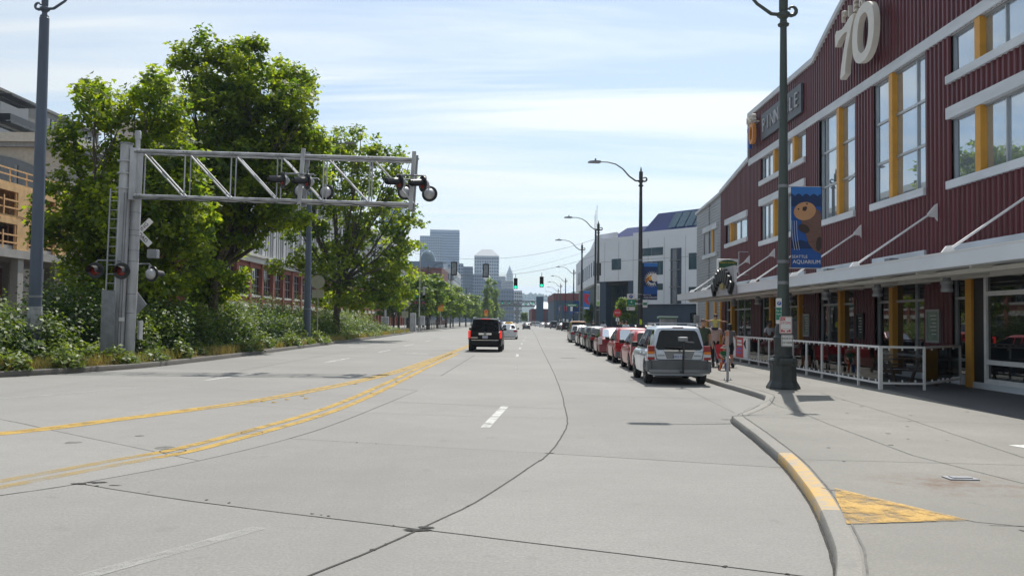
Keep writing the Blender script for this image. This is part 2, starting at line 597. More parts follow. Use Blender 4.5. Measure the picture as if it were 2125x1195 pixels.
def share(src, name, parent, loc=None, rot=None):
    """another object on the same mesh data"""
    o = bpy.data.objects.new(name, src.data)
    col.objects.link(o)
    o.parent = parent
    WM[o.name] = WM[parent.name] if parent is not None else Matrix()
    if loc is not None:
        o.location = loc
    if rot is not None:
        o.rotation_euler = rot
    return o


def copy_tree(o, parent=None):
    c = o.copy()
    col.objects.link(c)
    c.parent = parent
    for ch in o.children:
        copy_tree(ch, c)
    return c


def text_polys(s, size, depth, shear=0.0, spacing=1.0):
    cu = bpy.data.curves.new('txt', 'FONT')
    cu.body = s
    cu.size = size
    cu.extrude = depth / 2
    cu.align_x = 'CENTER'
    cu.align_y = 'CENTER'
    cu.shear = shear
    cu.space_character = spacing
    cu.resolution_u = 3
    o = bpy.data.objects.new('txt', cu)
    col.objects.link(o)
    dg = bpy.context.evaluated_depsgraph_get()
    me = bpy.data.meshes.new_from_object(o.evaluated_get(dg))
    vs = [tuple(p.co) for p in me.vertices]
    fs = [list(q.vertices) for q in me.polygons]
    bpy.data.objects.remove(o)
    bpy.data.curves.remove(cu)
    bpy.data.meshes.remove(me)
    return vs, fs


def text(s, size, T, name, m, parent, depth=0.006, world=False, shear=0.0, spacing=1.0, bold=0.0):
    """flat lettering; T maps the text plane (x right, y up, z to the reader)"""
    vs, fs = text_polys(s, size, depth, shear, spacing)
    b = MB(T)
    b.add(vs, fs)
    return b.build(name, m, parent, world=world, fix=False)


def face_T(origin, right, up=(0, 0, 1)):
    r, u = Vector(right).normalized(), Vector(up).normalized()
    n = r.cross(u)
    T = Matrix((r, u, n)).transposed().to_4x4()
    T.translation = Vector(origin)
    return T

# ================================================================ ground, road, pavements
def lerp(a, b, t):
    return a + (b - a) * t


def interp(pts, y):
    """x as a function of y along a polyline given as (x, y)"""
    if y <= pts[0][1]:
        return pts[0][0]
    for (x0, y0), (x1, y1) in zip(pts, pts[1:]):
        if y <= y1:
            return lerp(x0, x1, (y - y0) / (y1 - y0))
    return pts[-1][0]


def smooth_path(pts, n=6):
    """Catmull-Rom through the given 2-D points"""
    out = []
    P = [pts[0]] + list(pts) + [pts[-1]]
    for i in range(1, len(P) - 2):
        p0, p1, p2, p3 = [np.array(q, float) for q in P[i - 1:i + 3]]
        for k in range(n):
            t = k / n
            out.append(tuple(0.5 * ((2 * p1) + (-p0 + p2) * t + (2 * p0 - 5 * p1 + 4 * p2 - p3) * t * t
                                    + (-p0 + 3 * p1 - 3 * p2 + p3) * t ** 3)))
    out.append(tuple(pts[-1]))
    return out


def ribbon(pts, w, z, name, m, parent, jitter=0.0, w1=None):
    b = MB()
    pts = [Vector((p[0], p[1], 0)) for p in pts]
    vs = []
    for i, p in enumerate(pts):
        d = (pts[min(i + 1, len(pts) - 1)] - pts[max(i - 1, 0)]).normalized()
        s = Vector((d.y, -d.x, 0))
        ww = lerp(w, w1 if w1 is not None else w, i / max(1, len(pts) - 1))
        j = random.uniform(-jitter, jitter)
        a = p + s * (ww / 2 * (1 + random.uniform(-jitter, jitter) * 8) + j)
        c = p - s * (ww / 2 * (1 + random.uniform(-jitter, jitter) * 8) - j)
        vs += [(a.x, a.y, z), (c.x, c.y, z)]
    b.add(vs, [(2 * i, 2 * i + 1, 2 * i + 3, 2 * i + 2) for i in range(len(pts) - 1)])
    return b.build(name, m, parent)


def densify(pts, step):
    out = []
    for a, b in zip(pts, pts[1:]):
        L = math.dist(a, b)
        k = max(1, int(L / step))
        out += [(lerp(a[0], b[0], i / k), lerp(a[1], b[1], i / k)) for i in range(k)]
    out.append(tuple(pts[-1]))
    return out


g = MB()
g.add([(-3200, -200, -0.05), (3200, -200, -0.05), (3200, 5200, -0.05), (-3200, 5200, -0.05)], [(0, 1, 2, 3)])
tag(g.build('ground', M['ground']), kind='structure')

KL = [(-40.0, -6), (-24.0, 12.0), (-17.2, 21.0), (-14.68, 25.42), (-13.5, 28.3), (-12.75, 32), (-12.5, 40.8), (-12.6, 52.7), (-12.75, 70),
      (-13.0, 90.9), (-13.5, 118), (-14.3, 127), (-16.5, 131)]
KR = [(0.8, 3.0), (1.85, 5.2), (2.35, 6.4), (2.62, 7.3), (2.95, 8.6), (3.18, 9.72), (3.44, 11.17), (3.72, 13.37), (3.88, 14.84), (4.06, 16.27),
      (4.45, 17.39), (5.06, 18.6), (5.89, 20.47), (6.03, 21.51), (6.03, 23.56), (6.02, 26.66), (6.25, 38), (6.5, 51), (6.8, 78),
      (7.1, 100), (8.5, 130), (9.6, 150), (10.1, 181), (10.6, 207), (13, 300), (19, 500), (26, 760)]
KLS = smooth_path(KL, 5)
KRS = smooth_path(KR, 5)
rd = MB()
rd.add([(-60, -30, 0), (60, -30, 0), (60, 60, 0), (-60, 60, 0), (-60, 400, 0), (60, 400, 0), (-30, 900, 0), (45, 900, 0)],
       [(0, 1, 2, 3), (3, 2, 5, 4), (4, 5, 7, 6)])
road = tag(rd.build('road', M['road']), kind='structure')

Z1, Z2 = 0.004, 0.0055
# slab joints: sealed with tar near the camera, fine saw cuts farther off
jc = smooth_path([(-3.2, 3.6), (-2.3, 4.8), (-1.4, 6.24), (-0.77, 7.66), (-0.28, 8.99), (0.22, 10.86), (0.54, 12.14), (0.89, 14.55), (1.04, 16.18), (1.15, 19),
                  (1.28, 22.38), (1.49, 30.6), (1.62, 37.48), (2.19, 68.2), (3.2, 120), (5.2, 240)], 8)
ribbon(densify(jc, 0.25), 0.022, Z2, 'slab_joint', M['joint'], road, 0.006, 0.05)
JOINTS = [([(-6.6, 6.8), (-5.08, 8.86), (-4.62, 9.54), (-3.9, 11.13), (-3.31, 13.28), (-2.93, 15.9), (-2.38, 22.43)], 0.014, 'joint'),
          ([(-4.62, 9.54), (-3.1, 8.7), (-0.77, 7.66), (0.91, 6.92), (2.3, 6.3)], 0.014, 'joint'),
          ([(-13.5, 18.6), (-8.79, 15.26), (-7.16, 13.88), (-3.9, 11.13)], 0.012, 'joint'),
          ([(-3.31, 13.28), (0.53, 12.1), (3.4, 11.15)], 0.011, 'joint'),
          ([(-2.26, 28.5), (-1.89, 45.85)], 0.03, 'joint'),
          ([(-5.57, 18.29), (-2.39, 16.96), (0.9, 16.49), (3.9, 16.1)], 0.010, 'joint_soft'),
          ([(-3.29, 23.25), (-2.32, 22.44)], 0.016, 'joint'),
          ([(0.96, 21.89), (5.06, 21.11)], 0.012, 'joint_soft'),
          ([(4.85, 25.0), (4.52, 17.85)], 0.012, 'joint'),
          ([(1.4, 27.0), (6.0, 26.2)], 0.014, 'joint_soft'), ([(-9.2, 30), (-9.0, 60)], 0.02, 'joint_soft'),
          ([(-12.5, 36), (-3.6, 35)], 0.02, 'joint_soft'), ([(-12.5, 45), (1.7, 43.5)], 0.02, 'joint_soft'),
          ([(-12.6, 55), (6.5, 53)], 0.025, 'joint_soft'), ([(-2.5, 33), (6.2, 32.4)], 0.016, 'joint_soft'),
          ([(-14, 24), (-5, 21.5)], 0.014, 'joint_soft'), ([(-7.5, 10.4), (-11, 13)], 0.012, 'joint_soft')]
for pts, w, mm in JOINTS:
    ribbon(densify(smooth_path(pts, 5), 0.4), w, Z1, 'slab_joint', M[mm], road, 0.004)
for x, y, s in ((-0.8, 7.62, 0.10), (-0.71, 7.72, 0.07), (-4.6, 9.52, 0.08), (-4.45, 9.6, 0.09), (0.55, 12.12, 0.05), (-4.2, 9.45, 0.05), (4.05, 16.6, 0.07)):
    b = MB()
    k = 11
    b.add([(x + s * random.uniform(.5, 1.4) * math.cos(6.283 * i / k) * 1.3, y + s * random.uniform(.4, 1.2) * math.sin(6.283 * i / k) * .6, Z2 + .002)
           for i in range(k)], [tuple(range(k))])
    b.build('spalled_patch', M['spall'], road)

rs_ = np.random.default_rng(12)
for k in range(34):
    if k < 20:
        q = jc[int(rs_.uniform(8, 62))]
    else:
        a, c = ((-4.62, 9.54), (-0.77, 7.66)) if k % 3 else ((-0.77, 7.66), (2.3, 6.3)) if k % 2 else ((-3.31, 13.28), (3.4, 11.15))
        t = rs_.uniform(.05, .95)
        q = (lerp(a[0], c[0], t), lerp(a[1], c[1], t) + (.03 if a[0] == -4.62 and .2 < t < .8 else 0))
    s = rs_.uniform(.008, .020)
    b = MB()
    b.add([(q[0] + s * rs_.uniform(.5, 1.6) * math.cos(.698 * i), q[1] + s * rs_.uniform(.5, 1.8) * math.sin(.698 * i), Z2 + .001) for i in range(9)], [tuple(range(9))])
    b.build('joint_chip', M['spall'], road, fix=False)
# single slabs cast at different times: each its own sheet between the joints
for pts, mm in (([(-0.77, 7.66), (-0.28, 8.99), (0.22, 10.86), (0.53, 12.1), (3.38, 11.15), (3.18, 9.72), (2.95, 8.6), (2.62, 7.3), (2.3, 6.3), (0.91, 6.92)], 'road_b'),
                ([(-4.62, 9.54), (-3.9, 11.13), (-3.31, 13.28), (0.53, 12.1), (0.22, 10.86), (-0.28, 8.99), (-0.77, 7.66), (-3.1, 8.7)], 'road_a'),
                ([(0.53, 12.1), (0.89, 14.55), (1.04, 16.18), (1.28, 22.0), (5.0, 21.2), (4.55, 18), (3.9, 15.5), (3.4, 11.15)], 'road_a'),
                ([(-8.79, 15.26), (-7.16, 13.88), (-3.9, 11.13), (-4.62, 9.54), (-5.08, 8.86), (-6.6, 6.8), (-12, 9.0), (-14, 14)], 'road_b'),
                ([(-2.6, 19.4), (-2.4, 22.43), (-2.26, 28.5), (-1.89, 44), (1.66, 42.5), (1.49, 30.6), (1.28, 22.38), (1.1, 18.3)], 'road_b'),
                ([(-12.4, 45.2), (-12.4, 55), (-3.3, 54), (-3.5, 44.4)], 'road_a'), ([(1.5, 27.2), (1.64, 33), (6.0, 32.6), (5.9, 26.4)], 'road_a'),
                ([(-12.3, 36.2), (-9.1, 35.9), (-9.1, 30.2), (-12.6, 31)], 'road_a')):
    b = MB()
    b.add([(x, y, .002) for x, y in pts], [tuple(range(len(pts)))])
    b.build('slab', M[mm], road, fix=False)

# yellow centre lines: two double lines that meet beyond the gantry
yu = smooth_path([(-13.5, 6.8), (-10.0, 10.4), (-7.72, 13.42), (-6.96, 15.17), (-6.24, 17.08), (-5.4, 19.85), (-4.49, 25.22), (-3.92, 31.2),
                  (-3.57, 40.74), (-3.12, 57.6), (-2.6, 90), (-2.0, 128)], 6)
yl = smooth_path([(-6.6, 6.2), (-5.41, 9.44), (-4.8, 11.07), (-4.4, 12.09), (-3.95, 14.58), (-3.65, 16.81), (-3.48, 19.57), (-3.38, 24.83),
                  (-3.3, 34), (-3.02, 48)], 6)


def offset(pts, d):
    o = []
    for i, p in enumerate(pts):
        a, b = pts[max(i - 1, 0)], pts[min(i + 1, len(pts) - 1)]
        dx, dy = b[0] - a[0], b[1] - a[1]
        L = math.hypot(dx, dy)
        o.append((p[0] + dy / L * d, p[1] - dx / L * d))
    return o


for d, w in ((-0.115, 0.17), (0.115, 0.17)):
    ribbon(offset(yu, d), w, Z1 + .001, 'yellow_line', M['yellow_line'], road, 0.004)
ribbon(offset(yu[:26], 0), 0.13, Z1, 'yellow_line', M['yellow_line'], road, 0.004)
for d in (-0.15, 0.15):
    k = 14
    ribbon(offset(yl[:k + 1], d), 0.18, Z1 + .001, 'yellow_line', M['yellow_faded'], road, 0.004)
    ribbon(offset(yl, d)[k:], 0.17, Z1 + .001, 'yellow_line', M['yellow_line'], road, 0.004)
for a, b, w, mm in (((-0.42, 14.93), (-0.12, 18.68), 0.16, 'white_line'), ((0.17, 33.0), (0.19, 36), 0.14, 'white_faded'),
                    ((0.29, 44.6), (0.34, 47.9), 0.14, 'white_line'), ((0.55, 57), (0.62, 60), 0.14, 'white_line'),
                    ((0.8, 69), (0.86, 72), 0.14, 'white_line'), ((1.1, 81), (1.2, 84), 0.14, 'white_line'), ((1.5, 95), (1.6, 99), .14, 'white_line'),
                    ((-3.1, 5.85), (-2.14, 7.64), 0.15, 'white_faded'),
                    ((-11.2, 18.2), (-9.29, 22.61), 0.14, 'white_faded'), ((-8.7, 25.1), (-8.35, 28.8), 0.14, 'white_line'),
                    ((-7.65, 36.4), (-7.44, 40.7), 0.14, 'white_line'), ((-7.25, 48.2), (-7.15, 52.3), 0.14, 'white_line'),
                    ((-7.26, 60.2), (-7.23, 65.2), 0.14, 'white_line'), ((-7.2, 74), (-7.1, 78), 0.14, 'white_line'), ((-7.1, 88), (-7.0, 92), 0.14, 'white_line'),
                    ((-5.6, 47.4), (-4.4, 46.9), 0.35, 'white_line'), ((-10.6, 57.4), (-9.4, 57.0), 0.35, 'white_line'),
                    ((-9.6, 75.4), (-8.2, 75.0), 0.4, 'white_line'), ((-7.8, 103), (-2.4, 103), 0.5, 'white_line'), ((1.9, 98), (6.2, 98), 0.5, 'white_line'),
                    ((3.2, 61), (4.0, 60.8), 0.3, 'white_line'), ((2.0, 64), (2.6, 63.8), 0.3, 'white_line')):
    ribbon([a, b] if mm == 'white_line' else [a, ((a[0] + b[0]) / 2, (a[1] + b[1]) / 2), b], w, Z1 + .001, 'lane_dash', M[mm], road, 0.003)
for (x, y) in ((-5.55, 19.0), (-5.35, 19.1), (-5.05, 18.9), (-4.95, 19.6), (-4.85, 20.6), (-4.6, 19.9), (-6.1, 17.4), (-4.3, 24.5), (-3.38, 21.5), (-3.3, 25.6), (-3.75, 17.6)):
    b = MB()
    b.lathe([(0.055, 0.004), (0.05, 0.012), (0.03, 0.02), (0.0, 0.022)], 8, (x, y, 0))
    b.build('road_marker', M['yellow_line'], road, smooth=50)
for (x, y, r) in ((-4.05, 13.9, 0.16), (-4.52, 11.9, 0.16)):
    b = MB()
    n = 20
    b.add([(x + q * math.cos(6.283 * i / n), y + q * math.sin(6.283 * i / n), Z2 + .002) for q in (r, r + .015) for i in range(n)],
          [(i, (i + 1) % n, n + (i + 1) % n, n + i) for i in range(n)])
    b.build('core_ring', M['joint'], road)
for (x, y, s) in ((-6.2, 12.6, .12), (-5.6, 13.4, .06), (-4.75, 12.2, .14)):
    b = MB()
    b.add([(x + s * random.uniform(.7, 1.3) * math.cos(.63 * i), y + s * random.uniform(.7, 1.3) * math.sin(.63 * i), Z1) for i in range(10)], [tuple(range(10))])
    b.build('oil_spot', M['joint_soft'], road)


# kerbs: swept along the road edge in stones about three metres long
def kerb(path, name, m, side, h=0.13, w=0.17, hs=None, seg=3.0, parent=None):
    """side +1: pavement lies to the right of the walking direction"""
    root = parent
    acc, cur, hcur = 0.0, [path[0]], [hs[0] if hs else h]
    pieces = []
    for i in range(1, len(path)):
        acc += math.dist(path[i - 1], path[i])
        cur.append(path[i])
        hcur.append(hs[i] if hs else h)
        if acc > seg or i == len(path) - 1:
            pieces.append((cur, hcur))
            cur, hcur, acc = [path[i]], [hcur[-1]], 0.0
    for pc, hh in pieces:
        b = MB()
        vs, fs = [], []
        o = [offset(pc, side * d) for d in (0.0, 0.012, 0.035, w)]
        L = 0
        for i in range(len(pc)):
            q = hh[i]
            for (p, z) in ((o[0][i], -0.03), (o[0][i], q - 0.03), (o[1][i], q - 0.008), (o[2][i], q), (o[3][i], q + .002), (o[3][i], -0.03)):
                vs.append((p[0], p[1], z))
        for i in range(len(pc) - 1):
            for k in range(5):
                a = i * 6 + k
                fs.append((a, a + 1, a + 7, a + 6))
        fs.append((0, 1, 2, 3, 4, 5))
        e = (len(pc) - 1) * 6
        fs.append((e + 5, e + 4, e + 3, e + 2, e + 1, e))
        b.add(vs, fs)
        yy = sum(p[1] for p in pc) / len(pc)
        mm = m(yy) if callable(m) else m
        b.build('kerb_stone', mm, root, smooth=40)


# right pavement
def hz(y):
    """pavement height along the kerb: drops to the road at the ramp between the two kerb runs"""
    if 16.35 < y < 20.6:
        t = min((y - 16.35) / 0.25, (20.6 - y) / 1.1, 1.0)
        return 0.13 - 0.11 * t
    return 0.13


sw = MB()
inner = offset(KRS, 0.17)
rows = []
for (kx, ky), (ix, iy) in zip(KRS, inner):
    z = hz(ky)
    far = max(60.0, ix + 40)
    rows.append([(ix, iy, z), (ix + 0.9, iy + .1, lerp(z, .13, .8)), (ix + 1.4, iy + .1, 0.13), (max(13.2, ix + 2.2), iy, 0.13), (far, iy, 0.13)])
vs = [p for r_ in rows for p in r_]
fs = []
for i in range(len(rows) - 1):
    for k in range(4):
        a = i * 5 + k
        fs.append((a, a + 1, a + 6, a + 5))
sw.add(vs, fs)
sw.add([(0.97, 3.0, .13), (60, 3.0, .13), (60, -20, .13), (-1.5, -20, .13)], [(0, 1, 2, 3)])
walk = tag(sw.build('pavement', M['walk'], fix=False), kind='structure')
kerb(KRS, 'kerb', lambda y: M['kerb_yellow'] if 7.2 < y < 10.9 else M['kerb'], 1, hs=[hz(p[1]) for p in KRS], seg=1.6, parent=walk)
ZW = 0.134
ribbon(densify(offset([p for p in KRS if 3 < p[1] < 30], 0.20), .3), 0.018, ZW + .003, 'slab_joint', M['joint_soft'], walk, .004)
for pts, w in (([(5.9, 20.2), (5.7, 18.6), (5.45, 16.0), (5.36, 14.9), (5.2, 11.45), (5.5, 9.5), (6.0, 7)], .014),
               ([(7.6, 21.7), (7.15, 16), (6.58, 11.35), (6.3, 8)], .012), ([(4.4, 15.9), (9.5, 15.2), (13, 14.9)], .012), ([(3.6, 11.0), (8, 10.6), (12, 10.2)], .012),
               ([(3.2, 9.12), (3.99, 7.62), (4.6, 7.35)], .016), ([(4.05, 7.5), (9, 7.0)], .012), ([(6.0, 23.8), (10, 23.2)], .012), ([(6.2, 28), (10, 27.5)], .014),
               ([(8.1, 24), (8.5, 40)], .014), ([(6.3, 34), (10, 33.6)], .015)):
    ribbon(densify(pts, .4), w, ZW, 'slab_joint', M['joint_soft'], walk, .004)
b = MB()
b.add([(3.32, 9.08, ZW + .006), (3.96, 7.66, ZW + .006), (2.83, 7.46, ZW + .006), (2.99, 8.0, ZW + .006), (3.14, 8.55, ZW + .006)], [(0, 1, 2, 3, 4)])
b.build('ramp_marking', M['ramp_yellow'], walk)
gm_ = None
rg_ = np.random.default_rng(3)
for k in range(46):
    x, y = rg_.uniform(3.6, 9.4), rg_.uniform(6.2, 26)
    if x < interp(KR, y) + .4:
        continue
    if gm_ is None:
        b = MB()
        b.add([(.022 * (1 + .25 * math.sin(i * 2.3)) * math.cos(i * .698), .022 * (1 + .25 * math.cos(i * 1.7)) * math.sin(i * .698), 0) for i in range(9)], [tuple(range(9))])
        gm_ = b.build('gum_spot', M['joint_soft'], walk)
        gm_.location = (x, y, ZW + .001)
    else:
        o = share(gm_, 'gum_spot', walk, (x, y, ZW + .001))
        s_ = rg_.uniform(.6, 1.9)
        o.scale = (s_, s_, 1)
b = MB()
b.add([(4.2, 7.35, ZW), (4.33, 7.3, ZW), (4.5, 6.6, ZW), (4.62, 5.6, ZW), (4.47, 5.6, ZW), (4.38, 6.5, ZW)], [(0, 1, 2, 3, 4, 5)])
b.build('tar_patch', M['joint_soft'], walk)
b = MB()
b.add([(7.05, 12.55, ZW), (9.2, 13.0, ZW), (9.2, 11.9, ZW), (7.35, 11.55, ZW)], [(0, 1, 2, 3)])
b.build('white_marking', M['walk_white'], walk)
gut = offset([p for p in KRS if 3 < p[1] < 60], -0.012)
for a_ in range(0, len(gut) - 1, 6):
    ribbon(densify(gut[a_:a_ + 7], .15), .026, Z1, 'gutter_dirt', M['spall'], road, .005)
gut = offset([p for p in KLS if 12 < p[1] < 100], 0.04)
for a_ in range(0, len(gut) - 1, 8):
    ribbon(densify(gut[a_:a_ + 9], .3), .08, Z1, 'gutter_dirt', M['joint_soft'], road, .02)
hb = thing('utility_cover', 'small grey metal utility cover set flush in the pavement', 'utility cover', (4.95, 9.75, 0.13))
b = MB()
b.box(-.16, .16, -.1, .1, 0.0, 0.014)
b.build('frame', M['galv_dark'], hb)
b = MB()
b.cbox(-.11, .11, -.055, .055, 0.010, 0.026, .006)
b.build('lid', M['galv_dark'], hb)
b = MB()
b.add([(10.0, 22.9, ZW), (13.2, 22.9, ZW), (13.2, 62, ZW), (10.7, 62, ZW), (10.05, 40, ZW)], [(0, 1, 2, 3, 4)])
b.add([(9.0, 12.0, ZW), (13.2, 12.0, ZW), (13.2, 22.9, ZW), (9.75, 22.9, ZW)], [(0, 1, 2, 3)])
b.build('shaded_patio_paving', M['patio'], walk)  # dark sheet with the canopy's shade in its colour

# left planted verge
vg = MB()
inn = offset(KLS, -0.17)
rows = []
for (ix, iy) in inn:
    rows.append([(ix, iy, 0.15), (ix - 1.2, iy + .1, 0.22), (ix - 4, iy + .3, 0.45), (ix - 8, iy, 0.30), (ix - 30, iy, 0.1)])
vs = [p for r_ in rows for p in r_]
fs = []
for i in range(len(rows) - 1):
    for k in range(4):
        a = i * 5 + k
        fs.append((a, a + 1, a + 6, a + 5))
vg.add(vs, fs)
verge = tag(vg.build('verge_ground', M['soil'], fix=False), kind='structure')
kerb(KLS, 'kerb', M['kerb_old'], -1, h=0.17, seg=3.2, parent=verge)

# pavement of the next block on the left
KB = [(-26, 163), (-17, 164), (-14.2, 167), (-13.5, 173), (-13.0, 200), (-12, 260), (-9, 420), (-4, 700)]
KBS = smooth_path(KB, 4)
b2 = MB()
inn = offset(KBS, -0.17)
vs, fs = [], []
for (ix, iy) in inn:
    vs += [(ix, iy, .13), (ix - 45, iy + 3, .13)]
for i in range(len(inn) - 1):
    fs.append((2 * i, 2 * i + 1, 2 * i + 3, 2 * i + 2))
b2.add(vs, fs)
pave2 = tag(b2.build('far_pavement', M['walk'], fix=False), kind='structure')
kerb(KBS, 'kerb', M['kerb'], -1, parent=pave2, seg=20)

# ================================================================ red pier building
FX = 13.0
pier = thing('pier_building', 'oxblood red corrugated pier building with white canopy and curved parapet', 'building', (13.0, 32.5, 0.13))


def roof_z(y):
    a = abs(y - 32.5)
    if a > 15.7:
        return 10.83 - (a - 15.7) * 0.133
    if a > 5.3:
        return 13.25
    return 13.25 + 1.85 * (1 - (a / 5.3) ** 1.2)


def rib(y, pitch=0.27, d=0.05):
    t = (y / pitch) % 1.0
    if t < 0.50:
        return 0.0
    if t < 0.60:
        return d * (t - .5) / .1
    if t < 0.90:
        return d
    return d * (1 - t) / .1


def ribbed(y0, y1, z0, openings, topf, pitch=0.27):
    ys = {round(y0, 4), round(y1, 4)}
    k = math.floor(y0 / pitch)
    while k * pitch < y1:
        for t in (0, .5, .6, .9):
            q = (k + t) * pitch
            if y0 < q < y1:
                ys.add(round(q, 4))
        k += 1
    for a, c, _, _ in openings:
        for q in (a, c):
            if y0 < q < y1:
                ys.add(round(q, 4))
    ys = sorted(ys)
    b = MB()
    for a, c in zip(ys, ys[1:]):
        if c - a < 1e-3:
            continue
        m = (a + c) / 2
        xa, xc = FX - rib(a + 1e-5), FX - rib(c - 1e-5)
        spans, lo = [], z0
        for (oa, oc, oz0, oz1) in sorted((o for o in openings if o[0] <= m <= o[1]), key=lambda o: o[2]):
            if oz0 > lo:
                spans.append((lo, lo, oz0, oz0))
            lo = max(lo, oz1)
        ta, tc = topf(a), topf(c)
        if min(ta, tc) > lo:
            spans.append((lo, lo, ta, tc))
        for (s0, s1, t0, t1) in spans:
            b.add([(xa, a, s0), (xc, c, s1), (xc, c, t1), (xa, a, t0)], [(0, 3, 2, 1)])
    return b


WINS = []      # (y0, y1, z0, z1, amber y list, vertical bars, horizontal bars)
for (a, c, amb, bars) in ((39.0, 45.95, (43.55, 40.5), (44.9, 41.7)), (19.05, 26.0, (24.4, 21.5), (23.2, 20.2))):
    WINS.append((a, c, 9.25, 10.45, amb, bars, ()))
    WINS.append((a, c, 6.1, 7.95, amb, bars, ()))
WINS.append((27.65, 31.6, 6.15, 10.45, (30.05,), (28.35,), (7.55, 8.98)))
WINS.append((33.35, 37.15, 6.15, 10.45, (34.95,), (36.55,), (7.55, 8.98)))
WINS.append((48.6, 53.4, 6.6, 7.75, (52.2,), (50.4,), ()))
OPEN = [(w[0], w[1], w[2], w[3]) for w in WINS]
GROUND = [(19.05, 26.0, (24.4,), (21.2, 25.2)), (27.7, 31.5, (30.1,), (28.5,)), (33.4, 37.25, (34.85,), (36.4,)), (39.1, 45.9, (39.8, 44.2), (41.4, 42.9)),
          (47.9, 53.6, (52.0,), (49.6, 51.0))]
for a, c, _, _ in GROUND:
    OPEN.append((a, c, 0.13, 3.32))
OPEN.append((12.0, 18.0, .13, 3.32))
wall = ribbed(10.0, 54.8, 0.13, OPEN, roof_z).build('wall_siding', M['siding'], pier, world=True, fix=False)
# grey end bay with horizontal ribs
GW = (55.9, 59.6, 6.35, 7.85)
b = MB()
z = 0.13
while z < 9.9:
    for s0, s1, d0, d1 in ((0, .09, 0, 0), (.09, .11, 0, .04), (.11, .17, .04, .04), (.17, .19, .04, 0)):
        za, zb = z + s0, z + s1
        segs = [(54.8, 62.0)]
        if GW[2] < (za + zb) / 2 < GW[3]:
            segs = [(54.8, GW[0]), (GW[1], 62.0)]
        if (za + zb) / 2 < 3.2:
            segs = [(54.8, 56.3), (58.2, 62.0)]
        for a, c in segs:
            if zb > 9.9 - (c - 54.8) * .06:
                continue
            b.add([(FX - d0, a, za), (FX - d0, c, za), (FX - d1, c, zb), (FX - d1, a, zb)], [(0, 3, 2, 1)])
    z += 0.19
b.build('grey_siding', M['siding_grey'], pier, world=True, fix=False)
b = MB()
b.box(FX - .055, FX + .02, 58.0, 58.12, 3.4, 9.6)
b.build('seam_cover', M['galv_dark'], pier, world=True)
# body of the shed behind the street front
core = [(10.0, .13), (62.0, .13), (62.0, 9.4), (54.8, 9.8), (48.2, 10.7)]
core += [(48.19, 13.15), (37.8, 13.15)]
core += [(y, roof_z(y) - .1) for y in np.linspace(37.0, 28.0, 12)]
core += [(27.2, 13.15), (16.81, 13.15), (16.8, 10.7), (10.0, 9.8)]
b = MB()
b.prism(core, FX + 0.30, FX + 46, 'yz')
b.build('shed_body', M['dark'], pier, world=True)
b = MB()
b.prism([(54.7, .13), (62.02, .13), (62.02, 9.45), (54.7, 9.85)], FX + .02, FX + .29, 'yz')
b.build('end_wall', M['siding_grey'], pier, world=True)
# parapet coping
cop = [(62.0, 9.52), (54.85, 9.95)]
b = MB()
b.beam((FX - .03, 62.05, 9.5), (FX - .03, 54.8, 9.92), .22, .16)
b.build('coping', M['trim'], pier, world=True)
b = MB()
b.beam((FX - .03, 54.8, 9.97), (FX - .03, 48.25, 10.86), .22, .22)
b.build('coping', M['trim'], pier, world=True)
b = MB()
b.beam((FX - .03, 48.2, 10.7), (FX - .03, 48.2, 13.22), .2, .14)
b.build('corner_trim', M['galv'], pier, world=True)
cp = [(48.28, 13.27)] + [(y, roof_z(y) + .02) for y in list(np.linspace(37.8, 27.2, 26))] + [(10.0, 13.27)]
b = MB()
vs, fs = [], []
for y, zz in cp:
    for dx, dz in ((-.14, -.14), (.2, -.14), (.2, .10), (-.14, .10)):
        vs.append((FX + dx, y, zz + dz))
for i in range(len(cp) - 1):
    for k in range(4):
        a, c = i * 4 + k, i * 4 + (k + 1) % 4
        fs.append((a, c, c + 4, a + 4))
fs += [(0, 1, 2, 3), tuple(range(len(vs) - 4, len(vs)))]
b.add(vs, fs)
b.build('coping', M['trim'], pier, world=True)
# long band above the top windows
b = MB()
b.box(FX - .10, FX + .06, 17.0, 48.2, 10.46, 10.80)
b.build('band_trim', M['trim'], pier, world=True)


